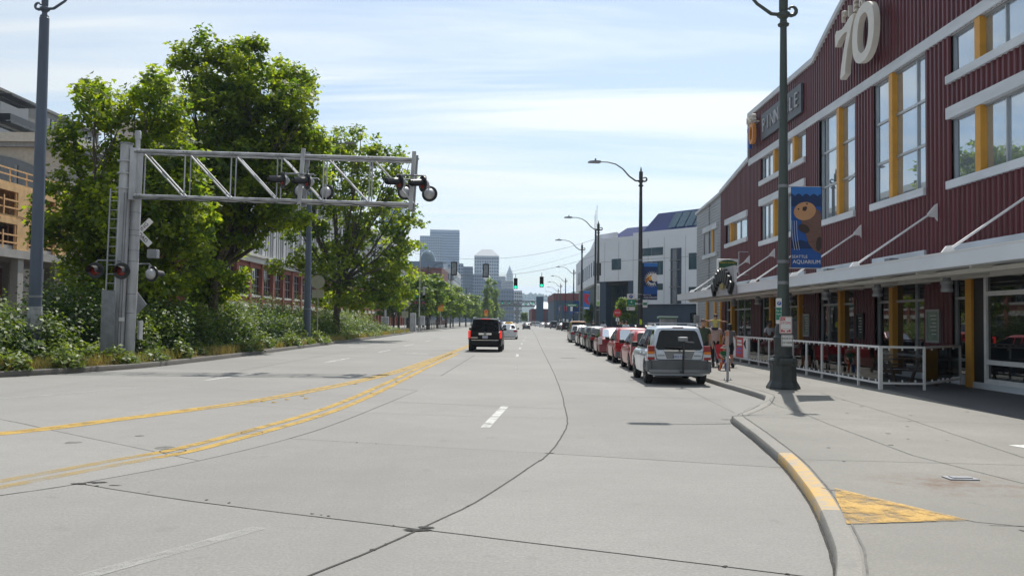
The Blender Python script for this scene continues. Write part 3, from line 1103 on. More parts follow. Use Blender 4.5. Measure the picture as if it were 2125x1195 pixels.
def window(y0, y1, z0, z1, ambers, bars, hors, glass='glass', sill=True, lintel=True, kick=0.0, frame='alu'):
    root = bpy.data.objects.new('window', None)
    col.objects.link(root)
    root.parent = pier
    WM[root.name] = WM[pier.name]
    t = 0.055
    b = MB()
    X0, X1 = FX + .06, FX + .16
    b.box(X0, X1, y0, y0 + t, z0, z1).box(X0, X1, y1 - t, y1, z0, z1)
    b.box(X0, X1, y0 + t, y1 - t, z0, z0 + t).box(X0, X1, y0 + t, y1 - t, z1 - t, z1)
    verts = sorted(list(ambers) + list(bars))
    for v in bars:
        b.box(X0 + .002, X1, v - t / 2, v + t / 2, z0 + t, z1 - t)
    for hh in hors:
        b.box(X0 + .004, X1, y0 + t, y1 - t, hh - .04, hh + .04)
    b.build('frame', M[frame], root, world=True)
    for v in ambers:
        b = MB()
        b.box(FX - .07, FX + .14, v - .14, v + .14, z0, z1)
        b.build('amber_mullion', M['amber'], root, world=True)
    ys = [y0] + verts + [y1]
    zs = [z0] + sorted(hors) + [z1]
    for a, c in zip(ys, ys[1:]):
        for e, f in zip(zs, zs[1:]):
            b = MB()
            # panes never sit perfectly true in an old front
            j = random.uniform(-.006, .006)
            k = random.uniform(-.006, .006)
            x = FX + .115
            b.add([(x + j, a, e), (x - j, c, e), (x - j + k, c, f), (x + j + k, a, f)], [(0, 1, 2, 3)])
            b.build('pane', M[glass], root, world=True)
    if sill:
        b = MB()
        b.box(FX - .13, FX + .10, y0 - .12, y1 + .12, z0 - .24, z0 - .002)
        b.build('sill', M['trim'], root, world=True)
    if lintel:
        b = MB()
        b.box(FX - .12, FX + .10, y0 - .12, y1 + .12, z1 + .002, z1 + .34)
        b.build('lintel', M['trim'], root, world=True)
    if kick:
        b = MB()
        b.box(FX - .02, FX + .2, y0, y1, .13, .13 + kick)
        b.build('kick_plate', M['trim'], root, world=True)
    return root


for (a, c, e, f, amb, bars, hors) in WINS:
    window(a, c, e, f, amb, bars, hors, lintel=not (f > 10.4))
for (a, c, amb, bars) in GROUND:
    window(a, c, .35, 3.3, amb, bars, (0.84, 2.62), 'glass_low', sill=False, lintel=False, kick=.22)
    # narrow flashing strip above the canopy
    b = MB()
    b.box(FX - .09, FX + .02, a - .1, c + .1, 3.85, 4.18)
    b.build('flashing', M['trim'], pier, world=True)
window(55.9, 59.6, 6.35, 7.85, (57.0,), (58.3,), (), 'glass')
window(12.0, 18.0, .35, 3.3, (15.0,), (13.5, 16.5), (0.84, 2.62), 'glass_low', sill=False, lintel=False, kick=.2)
b = MB()
b.box(FX + .05, FX + .28, 56.3, 58.2, .13, 3.2)
b.build('door', M['galv_dark'], pier, world=True)
for y in (56.0, 58.4, 54.5):
    b = MB()
    b.box(FX - .14, FX + .05, y - .14, y + .14, .13, 3.25)
    b.build('amber_column', M['amber'], pier, world=True)
# entrance bay nearest the camera: amber column, dark return, white framed glazing set forward
b = MB()
b.box(12.62, FX - .06, 24.22, 24.55, .13, 3.32)
b.build('amber_column', M['amber'], pier, world=True)
b = MB()
b.box(12.68, FX + .1, 23.65, 24.2, .13, 3.32)
b.build('dark_return', M['black'], pier, world=True)
ent = bpy.data.objects.new('entrance', None)
col.objects.link(ent)
ent.parent = pier
WM[ent.name] = WM[pier.name]
b = MB()
X0, X1 = 12.66, 12.76
for y in (23.6, 21.6, 19.8):
    b.box(X0, X1, y - .06, y + .06, .30, 3.3)
for zz in (.36, .86, 2.68, 3.25):
    for a, c in ((21.66, 23.54), (19.86, 21.54)):
        b.box(X0 + .002, X1, a, c, zz - .06, zz + .06)
b.build('frame', M['white_paint'], ent, world=True)
for (a, c) in ((21.66, 23.54), (19.86, 21.54)):
    for (e, f) in ((.42, .80), (.92, 2.62), (2.74, 3.19)):
        b = MB()
        b.add([(12.72, a, e), (12.72, c, e), (12.72, c, f), (12.72, a, f)], [(0, 1, 2, 3)])
        b.build('pane', M['glass_low'], ent, world=True)
b = MB()
b.box(12.64, 12.98, 19.7, 24.2, .13, .30)
b.build('kick_plate', M['trim'], ent, world=True)
b = MB()
b.box(FX - .035, FX + .03, 26.02, 27.65, .13, .5)
b.build('kick_plate', M['trim'], pier, world=True)
for a, c in ((31.52, 33.38), (37.27, 39.08), (45.92, 47.88)):
    b = MB()
    b.box(FX - .055, FX + .03, a, c, .13, .45)
    b.build('kick_plate', M['trim'], pier, world=True)

# canopy
b = MB()
b.prism([(9.85, 3.13), (9.85, 3.46), (10.1, 3.50), (FX - .06, 3.66), (FX - .06, 3.36), (10.0, 3.13)], 12.0, 52.5, 'xz')
cano = b.build('canopy', M['canopy'], pier, world=True)
b = MB()
b.box(9.84, 9.88, 12.0, 52.5, 3.455, 3.49)
b.build('canopy_edge', M['white_paint'], cano, world=True)
for y in np.arange(14.2, 52, 2.6):
    b = MB()
    b.box(10.1, FX - .1, y - .05, y + .05, 3.09, 3.24)
    b.build('joist', M['soffit'], cano, world=True)
b = MB()
b.box(10.55, 10.75, 12.1, 52.4, 3.03, 3.13)
b.build('joist', M['soffit'], cano, world=True)
b = MB()
b.box(11.9, 12.05, 12.1, 52.4, 3.05, 3.20)
b.build('joist', M['soffit'], cano, world=True)
for y in (21.1, 26.85, 32.65, 38.2, 43.4, 48.0, 51.2):
    b = MB()
    b.cyl((FX - .1, y, 5.32), (10.45, y, 3.62), .032, n=8)
    rod = b.build('tie_rod', M['white_paint'], pier, world=True, smooth=60)
    b = MB()
    b.prism([(FX - .02, 5.0), (FX - .02, 5.55), (FX - .10, 5.5), (FX - .34, 5.22), (FX - .28, 5.14), (FX - .10, 5.12)], y - .02, y + .02, 'xz')
    b.build('bracket', M['white_paint'], rod, world=True)
    b = MB()
    b.prism([(10.25, 3.52), (10.65, 3.54), (10.52, 3.74), (10.40, 3.72)], y - .03, y + .03, 'xz')
    b.build('bracket', M['white_paint'], rod, world=True)
for y in (23.2, 27.6, 32.1, 36.4, 41.0, 45.5):
    b = MB()
    b.lathe([(.0, 3.08), (.10, 3.08), (.10, 3.0), (.155, 2.99), (.155, 2.90), (.135, 2.895), (.135, 2.80), (.15, 2.795), (.15, 2.70), (0, 2.70)], 14, (11.45, y, 0))
    lf = b.build('canopy_light', M['galv_dark'], pier, world=True, smooth=40)
    b = MB()
    b.lathe([(.157, 2.975), (.16, 2.96), (.157, 2.92)], 14, (11.45, y, 0))
    b.lathe([(.152, 2.78), (.155, 2.75), (.152, 2.71)], 14, (11.45, y, 0))
    b.build('light_ring', M['galv'], lf, world=True, smooth=40)
for y in (28.9, 34.6, 40.2, 46):
    b = MB()
    b.box(12.3, 12.6, y - .2, y + .2, 3.72, 4.0)
    b.cyl((12.45, y, 3.6), (12.45, y, 3.72), .05)
    b.build('flood_light', M['galv_dark'], pier, world=True)

# ---------------------------------------------------------------- signs on the building
TF = face_T


def facing_street(y, z, x=FX - .1):
    """text plane on the street front: reads left to right as y falls"""
    return face_T((x, y, z), (0, -1, 0))


def ring_poly(a, bb, n=36, shear=0.0, pw=2.3):
    out = []
    for i in range(n):
        t = 2 * math.pi * i / n
        x = a * math.copysign(abs(math.cos(t)) ** (2 / pw), math.cos(t))
        y = bb * math.copysign(abs(math.sin(t)) ** (2 / pw), math.sin(t))
        out.append((x + shear * y, y))
    return out


def extrude_loop(b, outer, inner, T, d):
    n = len(outer)
    vs = []
    for z in (0, d):
        vs += [tuple(T @ Vector((p[0], p[1], z))) for p in outer]
        vs += [tuple(T @ Vector((p[0], p[1], z))) for p in inner]
    fs = []
    for i in range(n):
        j = (i + 1) % n
        fs += [(i, j, n + j, n + i), (2 * n + i, 2 * n + j, 3 * n + j, 3 * n + i), (i, j, 2 * n + j, 2 * n + i), (n + i, n + j, 3 * n + j, 3 * n + i)]
    b.add(vs, fs)


s70 = thing('wall_sign', 'big cream PIER 70 lettering standing out from the red gable', 'sign', (FX - .1, 32.7, 11.2))
T0 = facing_street(31.2, 12.25, FX - .34)
b = MB()
extrude_loop(b, ring_poly(.98, 1.04, shear=.04), ring_poly(.50, .70, shear=.04), T0, .22)
M['cream'] = mat('cream_letter', (0.66, 0.63, 0.56), 0.5, var=0.06)
b.build('letter', M['cream'], s70, world=True, smooth=40)
T1 = facing_street(32.95, 12.18, FX - .34) @ Matrix.Diagonal((1.0, .74, 1, 1))
seven = [(-.95, 1.15), (-.80, 1.32), (-.55, 1.22), (-.2, 1.16), (.2, 1.30), (.55, 1.46), (.98, 1.44), (.62, .7), (.30, -.1), (.12, -.8), (.08, -1.25), (-.36, -1.42), (-.42, -1.3),
         (-.30, -.7), (-.06, .05), (.28, .78), (.1, .86), (-.2, .84), (-.55, .72), (-.78, .52), (-.92, .5)]
b = MB(T1)
b.prism(seven, 0, .22, 'xy')
b.build('letter', M['cream'], s70, world=True)
for i, ch in enumerate('PIER'):
    text(ch, .62, facing_street(33.6 - i * .58, 13.66, FX - .30), 'letter', M['cream'], s70, depth=.14, world=True)
sp = thing('wall_sign', 'dark grey PINNACLE name board on the red siding', 'sign', (FX - .1, 42.3, 11.3))
b = MB()
b.box(FX - .16, FX - .06, 39.15, 45.5, 11.3, 12.62)
b.build('board', mat('slate_board', (0.075, 0.085, 0.10), .5), sp, world=True)
for i, ch in enumerate('PINNACLE'):
    text(ch, .95, facing_street(44.9 - i * .735, 11.96, FX - .19), 'letter', M['galv'], sp, depth=.05, world=True)
sq = thing('wall_sign', 'small PIER 70 emblem with orange ring at the building corner', 'sign', (FX - .1, 47.2, 11.4))
for i, ch in enumerate('PIER'):
    text(ch, .50, facing_street(47.35 - i * .34, 12.72, FX - .3), 'letter', M['cream'], sq, depth=.2, world=True)
b = MB()
b.box(FX - .32, FX - .1, 46.0, 47.6, 12.42, 12.47)
b.build('bar', M['cream'], sq, world=True)
b = MB()
extrude_loop(b, ring_poly(.42, .55), ring_poly(.24, .36), facing_street(46.35, 11.85, FX - .28), .18)
b.build('letter', mat('orange_ring', (0.62, 0.24, 0.04), .5), sq, world=True, smooth=40)
b = MB(facing_street(47.1, 11.75, FX - .22))
b.prism([(-.3, .55), (.35, .55), (.35, .35), (.1, -.55), (-.14, -.55), (.06, .33), (-.3, .33)], 0, .15, 'xy')
b.build('letter', M['sign_blue'], sq, world=True)

# blade sign of the pub
bs = thing('blade_sign', 'white blade sign with dark green oval and yellow lettering', 'sign', (12.0, 48.4, 4.55))
b = MB()
b.cbox(11.25, 12.42, 48.3, 48.5, 4.60, 5.34, .03)
b.build('sign_box', M['sign_white'], bs, world=True)
gp = [(-.50, .19), (-.25, .29), (.0, .32), (.25, .29), (.50, .19), (.50, -.17), (.25, -.28), (0, -.31), (-.25, -.28), (-.50, -.17)]
b = MB(face_T((11.83, 48.29, 4.97), (1, 0, 0)))
b.prism(gp, 0, .012, 'xy')
b.build('green_panel', mat('dark_green_panel', (.012, .07, .03), .5), bs, world=True)
M['gold'] = mat('gold_letter', (.60, .42, .03), .5)
text("PADDY COYNE'S", .115, face_T((11.83, 48.27, 5.13), (1, 0, 0)), 'lettering', M['gold'], bs, world=True)
text('IRISH', .09, face_T((11.52, 48.27, 4.83), (1, 0, 0)), 'lettering', M['gold'], bs, world=True)
text('PUB', .09, face_T((12.15, 48.27, 4.83), (1, 0, 0)), 'lettering', M['gold'], bs, world=True)
b = MB()
b.tube([(12.7, 48.4, 5.75), (12.46, 48.4, 5.75), (12.46, 48.4, 4.5), (12.7, 48.4, 4.5)], .03, 6)
b.cyl((12.46, 48.4, 5.75), (12.98, 48.4, 5.75), .025, n=6)
b.cyl((12.46, 48.4, 4.5), (12.98, 48.4, 4.5), .025, n=6)
b.build('bracket', M['galv'], bs, world=True)

fs_ = thing('canopy_sign', 'grey board with an arch of chunky black lettering on the canopy edge', 'sign', (9.8, 40.4, 3.05))
b = MB()
b.box(9.70, 9.82, 38.5, 42.3, 3.08, 4.35)
b.build('board', mat('light_grey_board', (.36, .37, .39), .5), fs_, world=True)
for i in range(10):
    t = (i - 4.5) / 4.5
    y = 40.4 - t * 1.65
    zz = 4.02 - .62 * t * t
    Tm = face_T((9.66, y, zz), (0, -1, 0)) @ Matrix.Rotation(-t * .75, 4, 'Z')
    b = MB(Tm)
    b.prism([(-.15, -.30), (.02, -.33), (.05, -.02), (.15, -.28), (.18, .22), (.06, .33), (-.12, .28)], -.05, .12, 'xy')
    b.build('letter', M['black'], fs_, world=True)
b = MB()
b.box(9.60, 9.69, 40.1, 40.8, 3.38, 3.62)
b.build('lamp_box', mat('brass_box', (.30, .25, .08), .5), fs_, world=True)

# menu frames on the red piers
for (y, w, hh, zc, fm, label) in ((27.0, .86, 1.02, 1.80, 'alu', 'aluminium framed menu case on the red pier nearest the camera'),
                                  (32.66, .66, .95, 1.77, 'black', 'dark framed menu case on the middle red pier'),
                                  (38.6, .8, .98, 1.77, 'alu', 'pale menu frame on the red pier behind the lamp post')):
    mc = thing('menu_case', label, 'menu case', (FX - .08, y, zc - hh / 2))
    b = MB()
    x = FX - .075
    for a, c, e, f in ((-w / 2, -w / 2 + .07, -hh / 2, hh / 2), (w / 2 - .07, w / 2, -hh / 2, hh / 2), (-w / 2 + .07, w / 2 - .07, -hh / 2, -hh / 2 + .07), (-w / 2 + .07, w / 2 - .07, hh / 2 - .07, hh / 2)):
        b.box(x - .06, x, y + a, y + c, zc + e, zc + f)
    b.build('frame', M[fm], mc, world=True)
    b = MB()
    b.box(x - .02, x - .001, y - w / 2 + .07, y + w / 2 - .07, zc - hh / 2 + .07, zc + hh / 2 - .07)
    b.build('backing', mat('menu_back', (.20, .27, .21) if fm == 'alu' else (.03, .05, .045), .5, var=.3, scale=4), mc, world=True)
    for k in range(6):
        b = MB()
        b.box(x - .026, x - .021, y - w * .22, y + w * .25 - .06 * (k % 3), zc + hh * .3 - k * hh * .11, zc + hh * .3 - k * hh * .11 + .025)
        b.build('text_line', M['sign_white'], mc, world=True)

# ---------------------------------------------------------------- patio fence
fence = thing('patio_fence', 'white metal patio fence with clear glass panels', 'fence', (9.65, 23.1, .13))
FP = [(9.65 + (10.07 - 9.65) * i / 11, 23.1 + (40.2 - 23.1) * i / 11) for i in range(12)]
SIDE = [(9.65, 23.1), (10.75, 23.0), (12.9, 25.4)]


def fence_run(pts, glass=True, cornerw=.09):
    for i, (x, y) in enumerate(pts):
        b = MB()
        w = cornerw if i == 0 else .055
        b.box(x - w / 2, x + w / 2, y - w / 2, y + w / 2, .13, 1.24)
        b.build('post', M['white_paint'], fence, world=True)
    for (a, c) in zip(pts, pts[1:]):
        for z0, hh, nm in ((1.24, .055, 'top_rail'), (.30, .05, 'bottom_rail')):
            b = MB()
            b.beam((a[0], a[1], z0), (c[0], c[1], z0), .06, hh)
            b.build(nm, M['white_paint'], fence, world=True)
        d = Vector((c[0] - a[0], c[1] - a[1], 0))
        L = d.length
        d.normalize()
        if glass:
            b = MB()
            p0, p1 = Vector((a[0], a[1], 0)) + d * .06, Vector((c[0], c[1], 0)) - d * .06
            b.beam((p0.x, p0.y, .78), (p1.x, p1.y, .78), .008, .82)
            b.build('glass_panel', M['panel_glass'], fence, world=True)
            for t in (.2, .5, .8):
                for zz in (1.185, .36):
                    p = Vector((a[0], a[1], 0)) + d * (L * t)
                    b = MB()
                    b.box(p.x - .015, p.x + .015, p.y - .02, p.y + .02, zz - .03, zz + .03)
                    b.build('clip', M['white_paint'], fence, world=True)


fence_run(FP)
fence_run(SIDE[:2] + [SIDE[2]], True, .07)
# advertising banner on the far two panels
bn = thing('fence_banner', 'red and white printed advertising banner tied to the patio fence', 'banner', (9.98, 38.0, .36))
a, c = Vector((FP[9][0] - .045, FP[9][1] + .05, 0)), Vector((FP[11][0] - .045, FP[11][1] - .05, 0))
for t0, t1, mm in ((0, .26, 'sign_white'), (.26, .74, 'sign_red'), (.74, 1, 'sign_white')):
    p, q = a.lerp(c, t0), a.lerp(c, t1)
    b = MB()
    b.beam((p.x, p.y, .77), (q.x, q.y, .77), .01, .86)
    b.build('panel', M[mm], bn, world=True)
M['violet'] = mat('violet_print', (.16, .10, .42), .5)
for k, (zz, mm, w) in enumerate(((1.05, 'sign_white', .15), (.90, 'sign_white', .17), (.72, 'violet', .15), (.55, 'violet', .15))):
    p, q = a.lerp(c, .52 - w), a.lerp(c, .52 + w)
    b = MB()
    b.beam((p.x - .008, p.y, zz), (q.x - .008, q.y, zz), .012, .10)
    b.build('print_block', M[mm], bn, world=True)
b = MB()
pts = []
for k in range(9):
    p = a.lerp(c, .88 + .05 * math.sin(k * .9))
    pts.append((p.x - .012, p.y, 1.08 - k * .07))
b.tube(pts, .012, 5)
p = a.lerp(c, .12)
b.tube([(p.x - .012, p.y, 1.1), (p.x - .012, p.y + .1, .95), (p.x - .012, p.y - .05, .75)], [.02, .07, .02], 6)
b.build('print_figure', M['black'], bn, world=True)

# picnic tables on the patio
M['wood_dark'] = mat('stained_timber', (.10, .052, .028), .65, var=.25, scale=5, stretch=(1, 6, 6))
pt = thing('picnic_table', 'dark timber picnic table at the near end of the glass fence', 'picnic table', (11.2, 25.2, .134), 8)
for k in range(5):
    b = MB()
    b.box(-.9, .9, -.36 + k * .148, -.36 + k * .148 + .135, .70, .745)
    b.build('plank', M['wood_dark'], pt)
for s in (-1, 1):
    for k in range(2):
        b = MB()
        b.box(-.9, .9, s * (.62 + k * .14) - .062, s * (.62 + k * .14) + .062, .42, .46)
        b.build('bench_plank', M['wood_dark'], pt)
for x in (-.6, .6):
    for s in (-1, 1):
        b = MB()
        b.beam((x, s * .22, .70), (x, s * .62, 0), .045, .09)
        b.build('leg', M['wood_dark'], pt)
    b = MB()
    b.box(x + .024, x + .064, -.76, .76, .33, .42)
    b.build('cross_bar', M['wood_dark'], pt)
for (x, y, rz, lab) in ((11.3, 28.6, 4, 'timber picnic table behind the second glass fence panel'), (11.4, 31.8, -5, 'timber picnic table in the middle of the shaded patio'),
                        (11.5, 35.0, 3, 'timber picnic table at the far end of the patio')):
    q = copy_tree(pt)
    q.location = (x, y, .134)
    q.rotation_euler = (0, 0, R(rz))
    q['label'] = lab
    q['group'] = 'picnic tables on the patio'
pt['group'] = 'picnic tables on the patio'

# ================================================================ vegetation
LEAF = {
    'maple': (np.array([[0, 0], [.34, .10], [.52, .42], [.26, .48], [.0, 1.0], [-.26, .48], [-.52, .42], [-.34, .10]]), 1.0),
    'oval': (np.array([[0, 0], [.34, .35], [.26, .75], [0, 1.0], [-.26, .75], [-.34, .35]]), 1.0),
    'quad': (np.array([[0, 0], [.36, .5], [0, 1.0], [-.36, .5]]), 1.0),
    'blade': (np.array([[-.03, 0], [.03, 0], [.0, 1.0]]), 1.0),
}


def leaf_mesh(name, pos, size, shape, m, up_bias=0.35, out=None, tint=None, blade_dir=None, seed=1):
    """one leaf-sized face per position"""
    r = np.random.default_rng(seed)
    n = len(pos)
    sh = LEAF[shape][0]
    k = len(sh)
    nrm = r.normal(size=(n, 3))
    nrm /= np.linalg.norm(nrm, axis=1)[:, None] + 1e-9
    nrm[:, 2] = np.abs(nrm[:, 2])
    nrm += np.array([0, 0, up_bias])
    if out is not None:
        nrm += out * 0.5
    nrm /= np.linalg.norm(nrm, axis=1)[:, None] + 1e-9
    a = np.cross(nrm, r.normal(size=(n, 3)))
    if blade_dir is not None:
        a = blade_dir
    a /= np.linalg.norm(a, axis=1)[:, None] + 1e-9
    bb = np.cross(nrm, a)
    s = size * r.uniform(.65, 1.35, n)
    V = pos[:, None, :] + (bb[:, None, :] * sh[None, :, 0, None] + a[:, None, :] * (sh[None, :, 1, None] - .3)) * s[:, None, None]
    # leaves droop and fold a little along the rib
    V += nrm[:, None, :] * (np.abs(sh[None, :, 0, None]) * .35 - .10 * sh[None, :, 1, None] ** 2) * s[:, None, None]
    V = V.reshape(-1, 3)
    me = bpy.data.meshes.new(name)
    me.vertices.add(n * k)
    me.vertices.foreach_set('co', V.astype(np.float32).ravel())
    me.loops.add(n * k)
    me.loops.foreach_set('vertex_index', np.arange(n * k, dtype=np.int32))
    me.polygons.add(n)
    me.polygons.foreach_set('loop_start', np.arange(0, n * k, k, dtype=np.int32))
    me.polygons.foreach_set('loop_total', np.full(n, k, dtype=np.int32))
    me.materials.append(m)
    at = me.attributes.new('tint', 'FLOAT', 'FACE')
    t = r.uniform(0, 1, n) if tint is None else np.clip(tint + r.normal(0, .22, n), 0, 1)
    at.data.foreach_set('value', t.astype(np.float32))
    me.update(calc_edges=True)
    return me


def tree(name, label, cat, base, lobes, trunk_r, fork_z, leaf=.22, n_per=55, dens=1.0, m='leaf_maple', bark='bark', seed=1, group=None, shape='maple', cl_r=.5, proto=None):
    """lobes: world ellipsoids (x, y, z, rx, ry, rz)"""
    r = np.random.default_rng(seed)
    root = thing(name, label, cat, base, 0, group)
    bx, by, bz = base
    b = MB()
    fork = Vector((bx + r.normal(0, .15), by, fork_z))
    b.tube([(bx, by, bz - .1), (bx + .03, by, bz + .25), (bx, by, lerp(bz, fork_z, .4)), fork], [trunk_r * 1.5, trunk_r * 1.1, trunk_r * .95, trunk_r * .85], 9)
    P, T, O = [], [], []
    for (x, y, z, rx, ry, rz) in lobes:
        c = Vector((x, y, z))
        # limb from the fork to the lobe, with side branches
        mid = fork.lerp(c, .5) + Vector((r.normal(0, .3), r.normal(0, .3), -.25 * abs(z - fork_z) * .3))
        q = fork.lerp(c, .8) + Vector((r.normal(0, .15), r.normal(0, .15), 0))
        b.tube([fork - Vector((0, 0, .2)), mid, q, c + Vector((0, 0, rz * .3))], [trunk_r * .5, trunk_r * .32, trunk_r * .18, .02], 6)
        nc = int(max(5, dens * 9 * (rx * rz + rx * ry + ry * rz) / 3 / (cl_r * cl_r) * .42))
        d = r.normal(size=(nc, 3))
        d /= np.linalg.norm(d, axis=1)[:, None]
        rad = r.uniform(.35, 1.0, nc) ** .55
        cc = np.array([x, y, z]) + d * rad[:, None] * np.array([rx, ry, rz])
        for i in range(nc):
            if i % 3 == 0:
                s = mid.lerp(c, r.uniform(.2, 1))
                e = Vector(cc[i])
                w = s.lerp(e, .5) + Vector((0, 0, -.1))
                b.tube([s, w, e], [.035, .022, .01], 4, cap=False)
        k = n_per
        off = r.normal(size=(nc, k, 3)) * cl_r * np.array([.52, .52, .36])
        pp = (cc[:, None, :] + off).reshape(-1, 3)
        P.append(pp)
        tt = np.repeat(r.uniform(.05, .85, nc), k)
        T.append(tt)
        O.append(np.repeat(d, k, 0))
    b.build('trunk', M[bark], root, smooth=60, world=True, fix=False)
    P, T, O = np.concatenate(P), np.concatenate(T), np.concatenate(O)
    me = leaf_mesh('crown', P - np.array(base), leaf, shape, M[m], out=O, tint=T, seed=seed + 5)
    o = bpy.data.objects.new('crown', me)
    col.objects.link(o)
    o.parent = root
    WM[o.name] = WM[root.name]
    return root


def pxlobes(L, Y, seed, jy=1.6):
    """lobes given by how they stand across the view at distance Y (metres right, metres up, radii)"""
    r = np.random.default_rng(seed)
    out = []
    k = Y / 1830.0
    for (u, v, ru, rv) in L:
        x = (u - 1062) * k
        z = (666 + .0122 * (u - 1069) - v) * k + 1.8
        out.append((x, Y + r.uniform(-jy, jy), z, ru * k, ru * k * 1.15, rv * k))
    return out


LA = [(140, 300, 42, 48), (175, 195, 40, 55), (215, 235, 55, 50), (265, 215, 46, 62), (330, 215, 60, 62), (160, 400, 60, 70), (250, 340, 80, 75), (340, 330, 75, 75),
      (190, 490, 75, 75), (300, 450, 90, 85), (170, 565, 62, 48), (270, 560, 70, 55), (380, 430, 70, 80), (370, 540, 70, 60), (120, 470, 40, 60), (230, 600, 70, 36), (330, 600, 70, 36), (250, 480, 80, 70), (340, 400, 60, 60)]
LB = [(378, 125, 26, 34), (420, 105, 38, 34), (475, 105, 42, 36), (520, 125, 34, 38), (440, 170, 75, 60), (600, 165, 46, 40), (545, 195, 50, 50), (625, 225, 36, 42), (430, 270, 90, 75),
      (530, 290, 85, 70), (605, 300, 55, 55), (460, 390, 95, 75), (560, 390, 75, 60), (420, 480, 80, 65), (500, 480, 55, 45), (440, 555, 62, 45), (390, 590, 40, 40), (440, 605, 55, 30), (480, 230, 60, 60), (510, 340, 70, 60), (430, 350, 70, 60), (580, 250, 50, 50), (620, 345, 50, 45), (640, 290, 34, 36), (590, 440, 60, 40), (560, 140, 34, 34)]
LC = [(640, 320, 36, 36), (640, 390, 46, 46), (675, 290, 32, 38), (700, 310, 38, 40), (750, 305, 42, 30), (765, 345, 48, 45), (815, 335, 30, 30), (835, 365, 24, 26), (690, 385, 60, 50), (760, 420, 62, 55), (650, 440, 45, 40), (820, 440, 45, 50),
      (850, 480, 28, 50), (700, 480, 60, 50), (780, 510, 70, 55), (640, 535, 48, 38), (720, 565, 70, 45), (800, 575, 50, 40), (610, 480, 35, 35), (600, 555, 35, 25), (840, 545, 30, 30), (680, 610, 50, 30), (750, 615, 60, 32), (815, 610, 45, 30), (845, 590, 26, 30)]
tree('maple_tree', 'broad maple tree behind the crossing mast', 'tree', (-18.8, 40.5, .3), pxlobes(LA, 40.5, 1), .24, 3.6, n_per=44, dens=1.0, seed=11, group='maple trees on the verge')
tree('maple_tree', 'tallest maple tree rising above the middle of the gantry', 'tree', (-16.4, 48.5, .3), pxlobes(LB, 48.5, 2), .30, 4.4, n_per=42, dens=1.0, seed=12, group='maple trees on the verge', leaf=.24)
tree('maple_tree', 'thinner maple tree at the right end of the gantry', 'tree', (-14.9, 75.0, .3), pxlobes(LC, 75, 3, 2.2), .30, 5.0, n_per=34, dens=.62, seed=13, group='maple trees on the verge', leaf=.30, cl_r=.62)
ribs = None

# street trees of the next block: one grown tree, copied with its own turn and size
sl = []
rr = np.random.default_rng(5)
for i in range(9):
    a = i * 2.4
    sl.append((1.7 * math.cos(a) * rr.uniform(.5, 1), 1.5 * math.sin(a) * rr.uniform(.5, 1), 3.6 + 3.6 * (i / 8.0), 1.3, 1.3, 1.1))
st = tree('street_tree', 'x', 'tree', (0, 0, 0), sl, .13, 2.3, leaf=.34, n_per=34, dens=1.1, m='leaf_street', seed=21, shape='oval', cl_r=.55)
spots = []
for i in range(17):
    y = 138 + i * 11.5 + (i * i) * 1.0
    x = -15.9 + (y - 138) * .0155
    spots.append((x, y))
extra = [(-19.5, 146), (-20.5, 160), (-21, 178), (-20, 200)]
words = ['first', 'second', 'third', 'fourth', 'fifth', 'sixth', 'seventh', 'eighth', 'ninth', 'tenth', 'eleventh', 'twelfth', 'thirteenth', 'fourteenth', 'fifteenth', 'sixteenth', 'seventeenth']
for i, (x, y) in enumerate(spots + extra):
    t = st if i == 0 else copy_tree(st)
    t.location = (x, y, .13)
    s = 1.06 + .16 * math.sin(i * 2.1)
    t.scale = (s * 1.4, s * 1.5, s * .98)
    t.rotation_euler = (0, 0, i * 1.7)
    t['label'] = ('light green street tree, %s from the crossing along the left pavement' % words[i]) if i < 17 else \
        ('light green tree behind the street tree row, %s from the crossing' % words[i - 17])
    t['group'] = 'street trees on the left pavement'

# poplars farther down the street
pl = [(0.25 * math.sin(k * 2.2), .25 * math.cos(k * 2.2), 2.6 + k * 1.75, 1.25 - .02 * k * k, 1.25 - .02 * k * k, 1.5) for k in range(7)]
po = tree('poplar_tree', 'x', 'tree', (0, 0, 0), pl, .2, 1.6, leaf=.42, n_per=30, dens=1.0, m='leaf_street', seed=31, shape='oval', cl_r=.6)
for i, (x, y, s, lab) in enumerate(((-8.6, 300, 1.08, 'tall narrow poplar nearest the crossing on the left'), (-8.2, 322, 1.2, 'tall narrow poplar, middle of the three'),
                                    (-6.6, 350, 1.22, 'tall narrow poplar, farthest of the three'))):
    t = po if i == 0 else copy_tree(po)
    t.location = (x, y, .1)
    t.scale = (s, s, s)
    t.rotation_euler = (0, 0, i * 1.1)
    t['label'] = lab
    t['group'] = 'poplars down the street'
for i, (x, y, s, lab) in enumerate(((4.6, 330, .62, 'small round tree on the median far down the street'), (15.2, 118, .62, 'small tree before the blue gallery wall'), (13.6, 150, .6, 'small tree beside the farther signal pole'))):
    t = copy_tree(st)
    t.location = (x, y, .1)
    t.scale = (s, s, s)
    t['label'] = lab
    t['group'] = 'small trees down the street'

# shrub thicket on the verge: one tangled mass that runs along the kerb
r = np.random.default_rng(77)
P, T, O = [], [], []


def verge_x(y):
    return interp(KL, y)


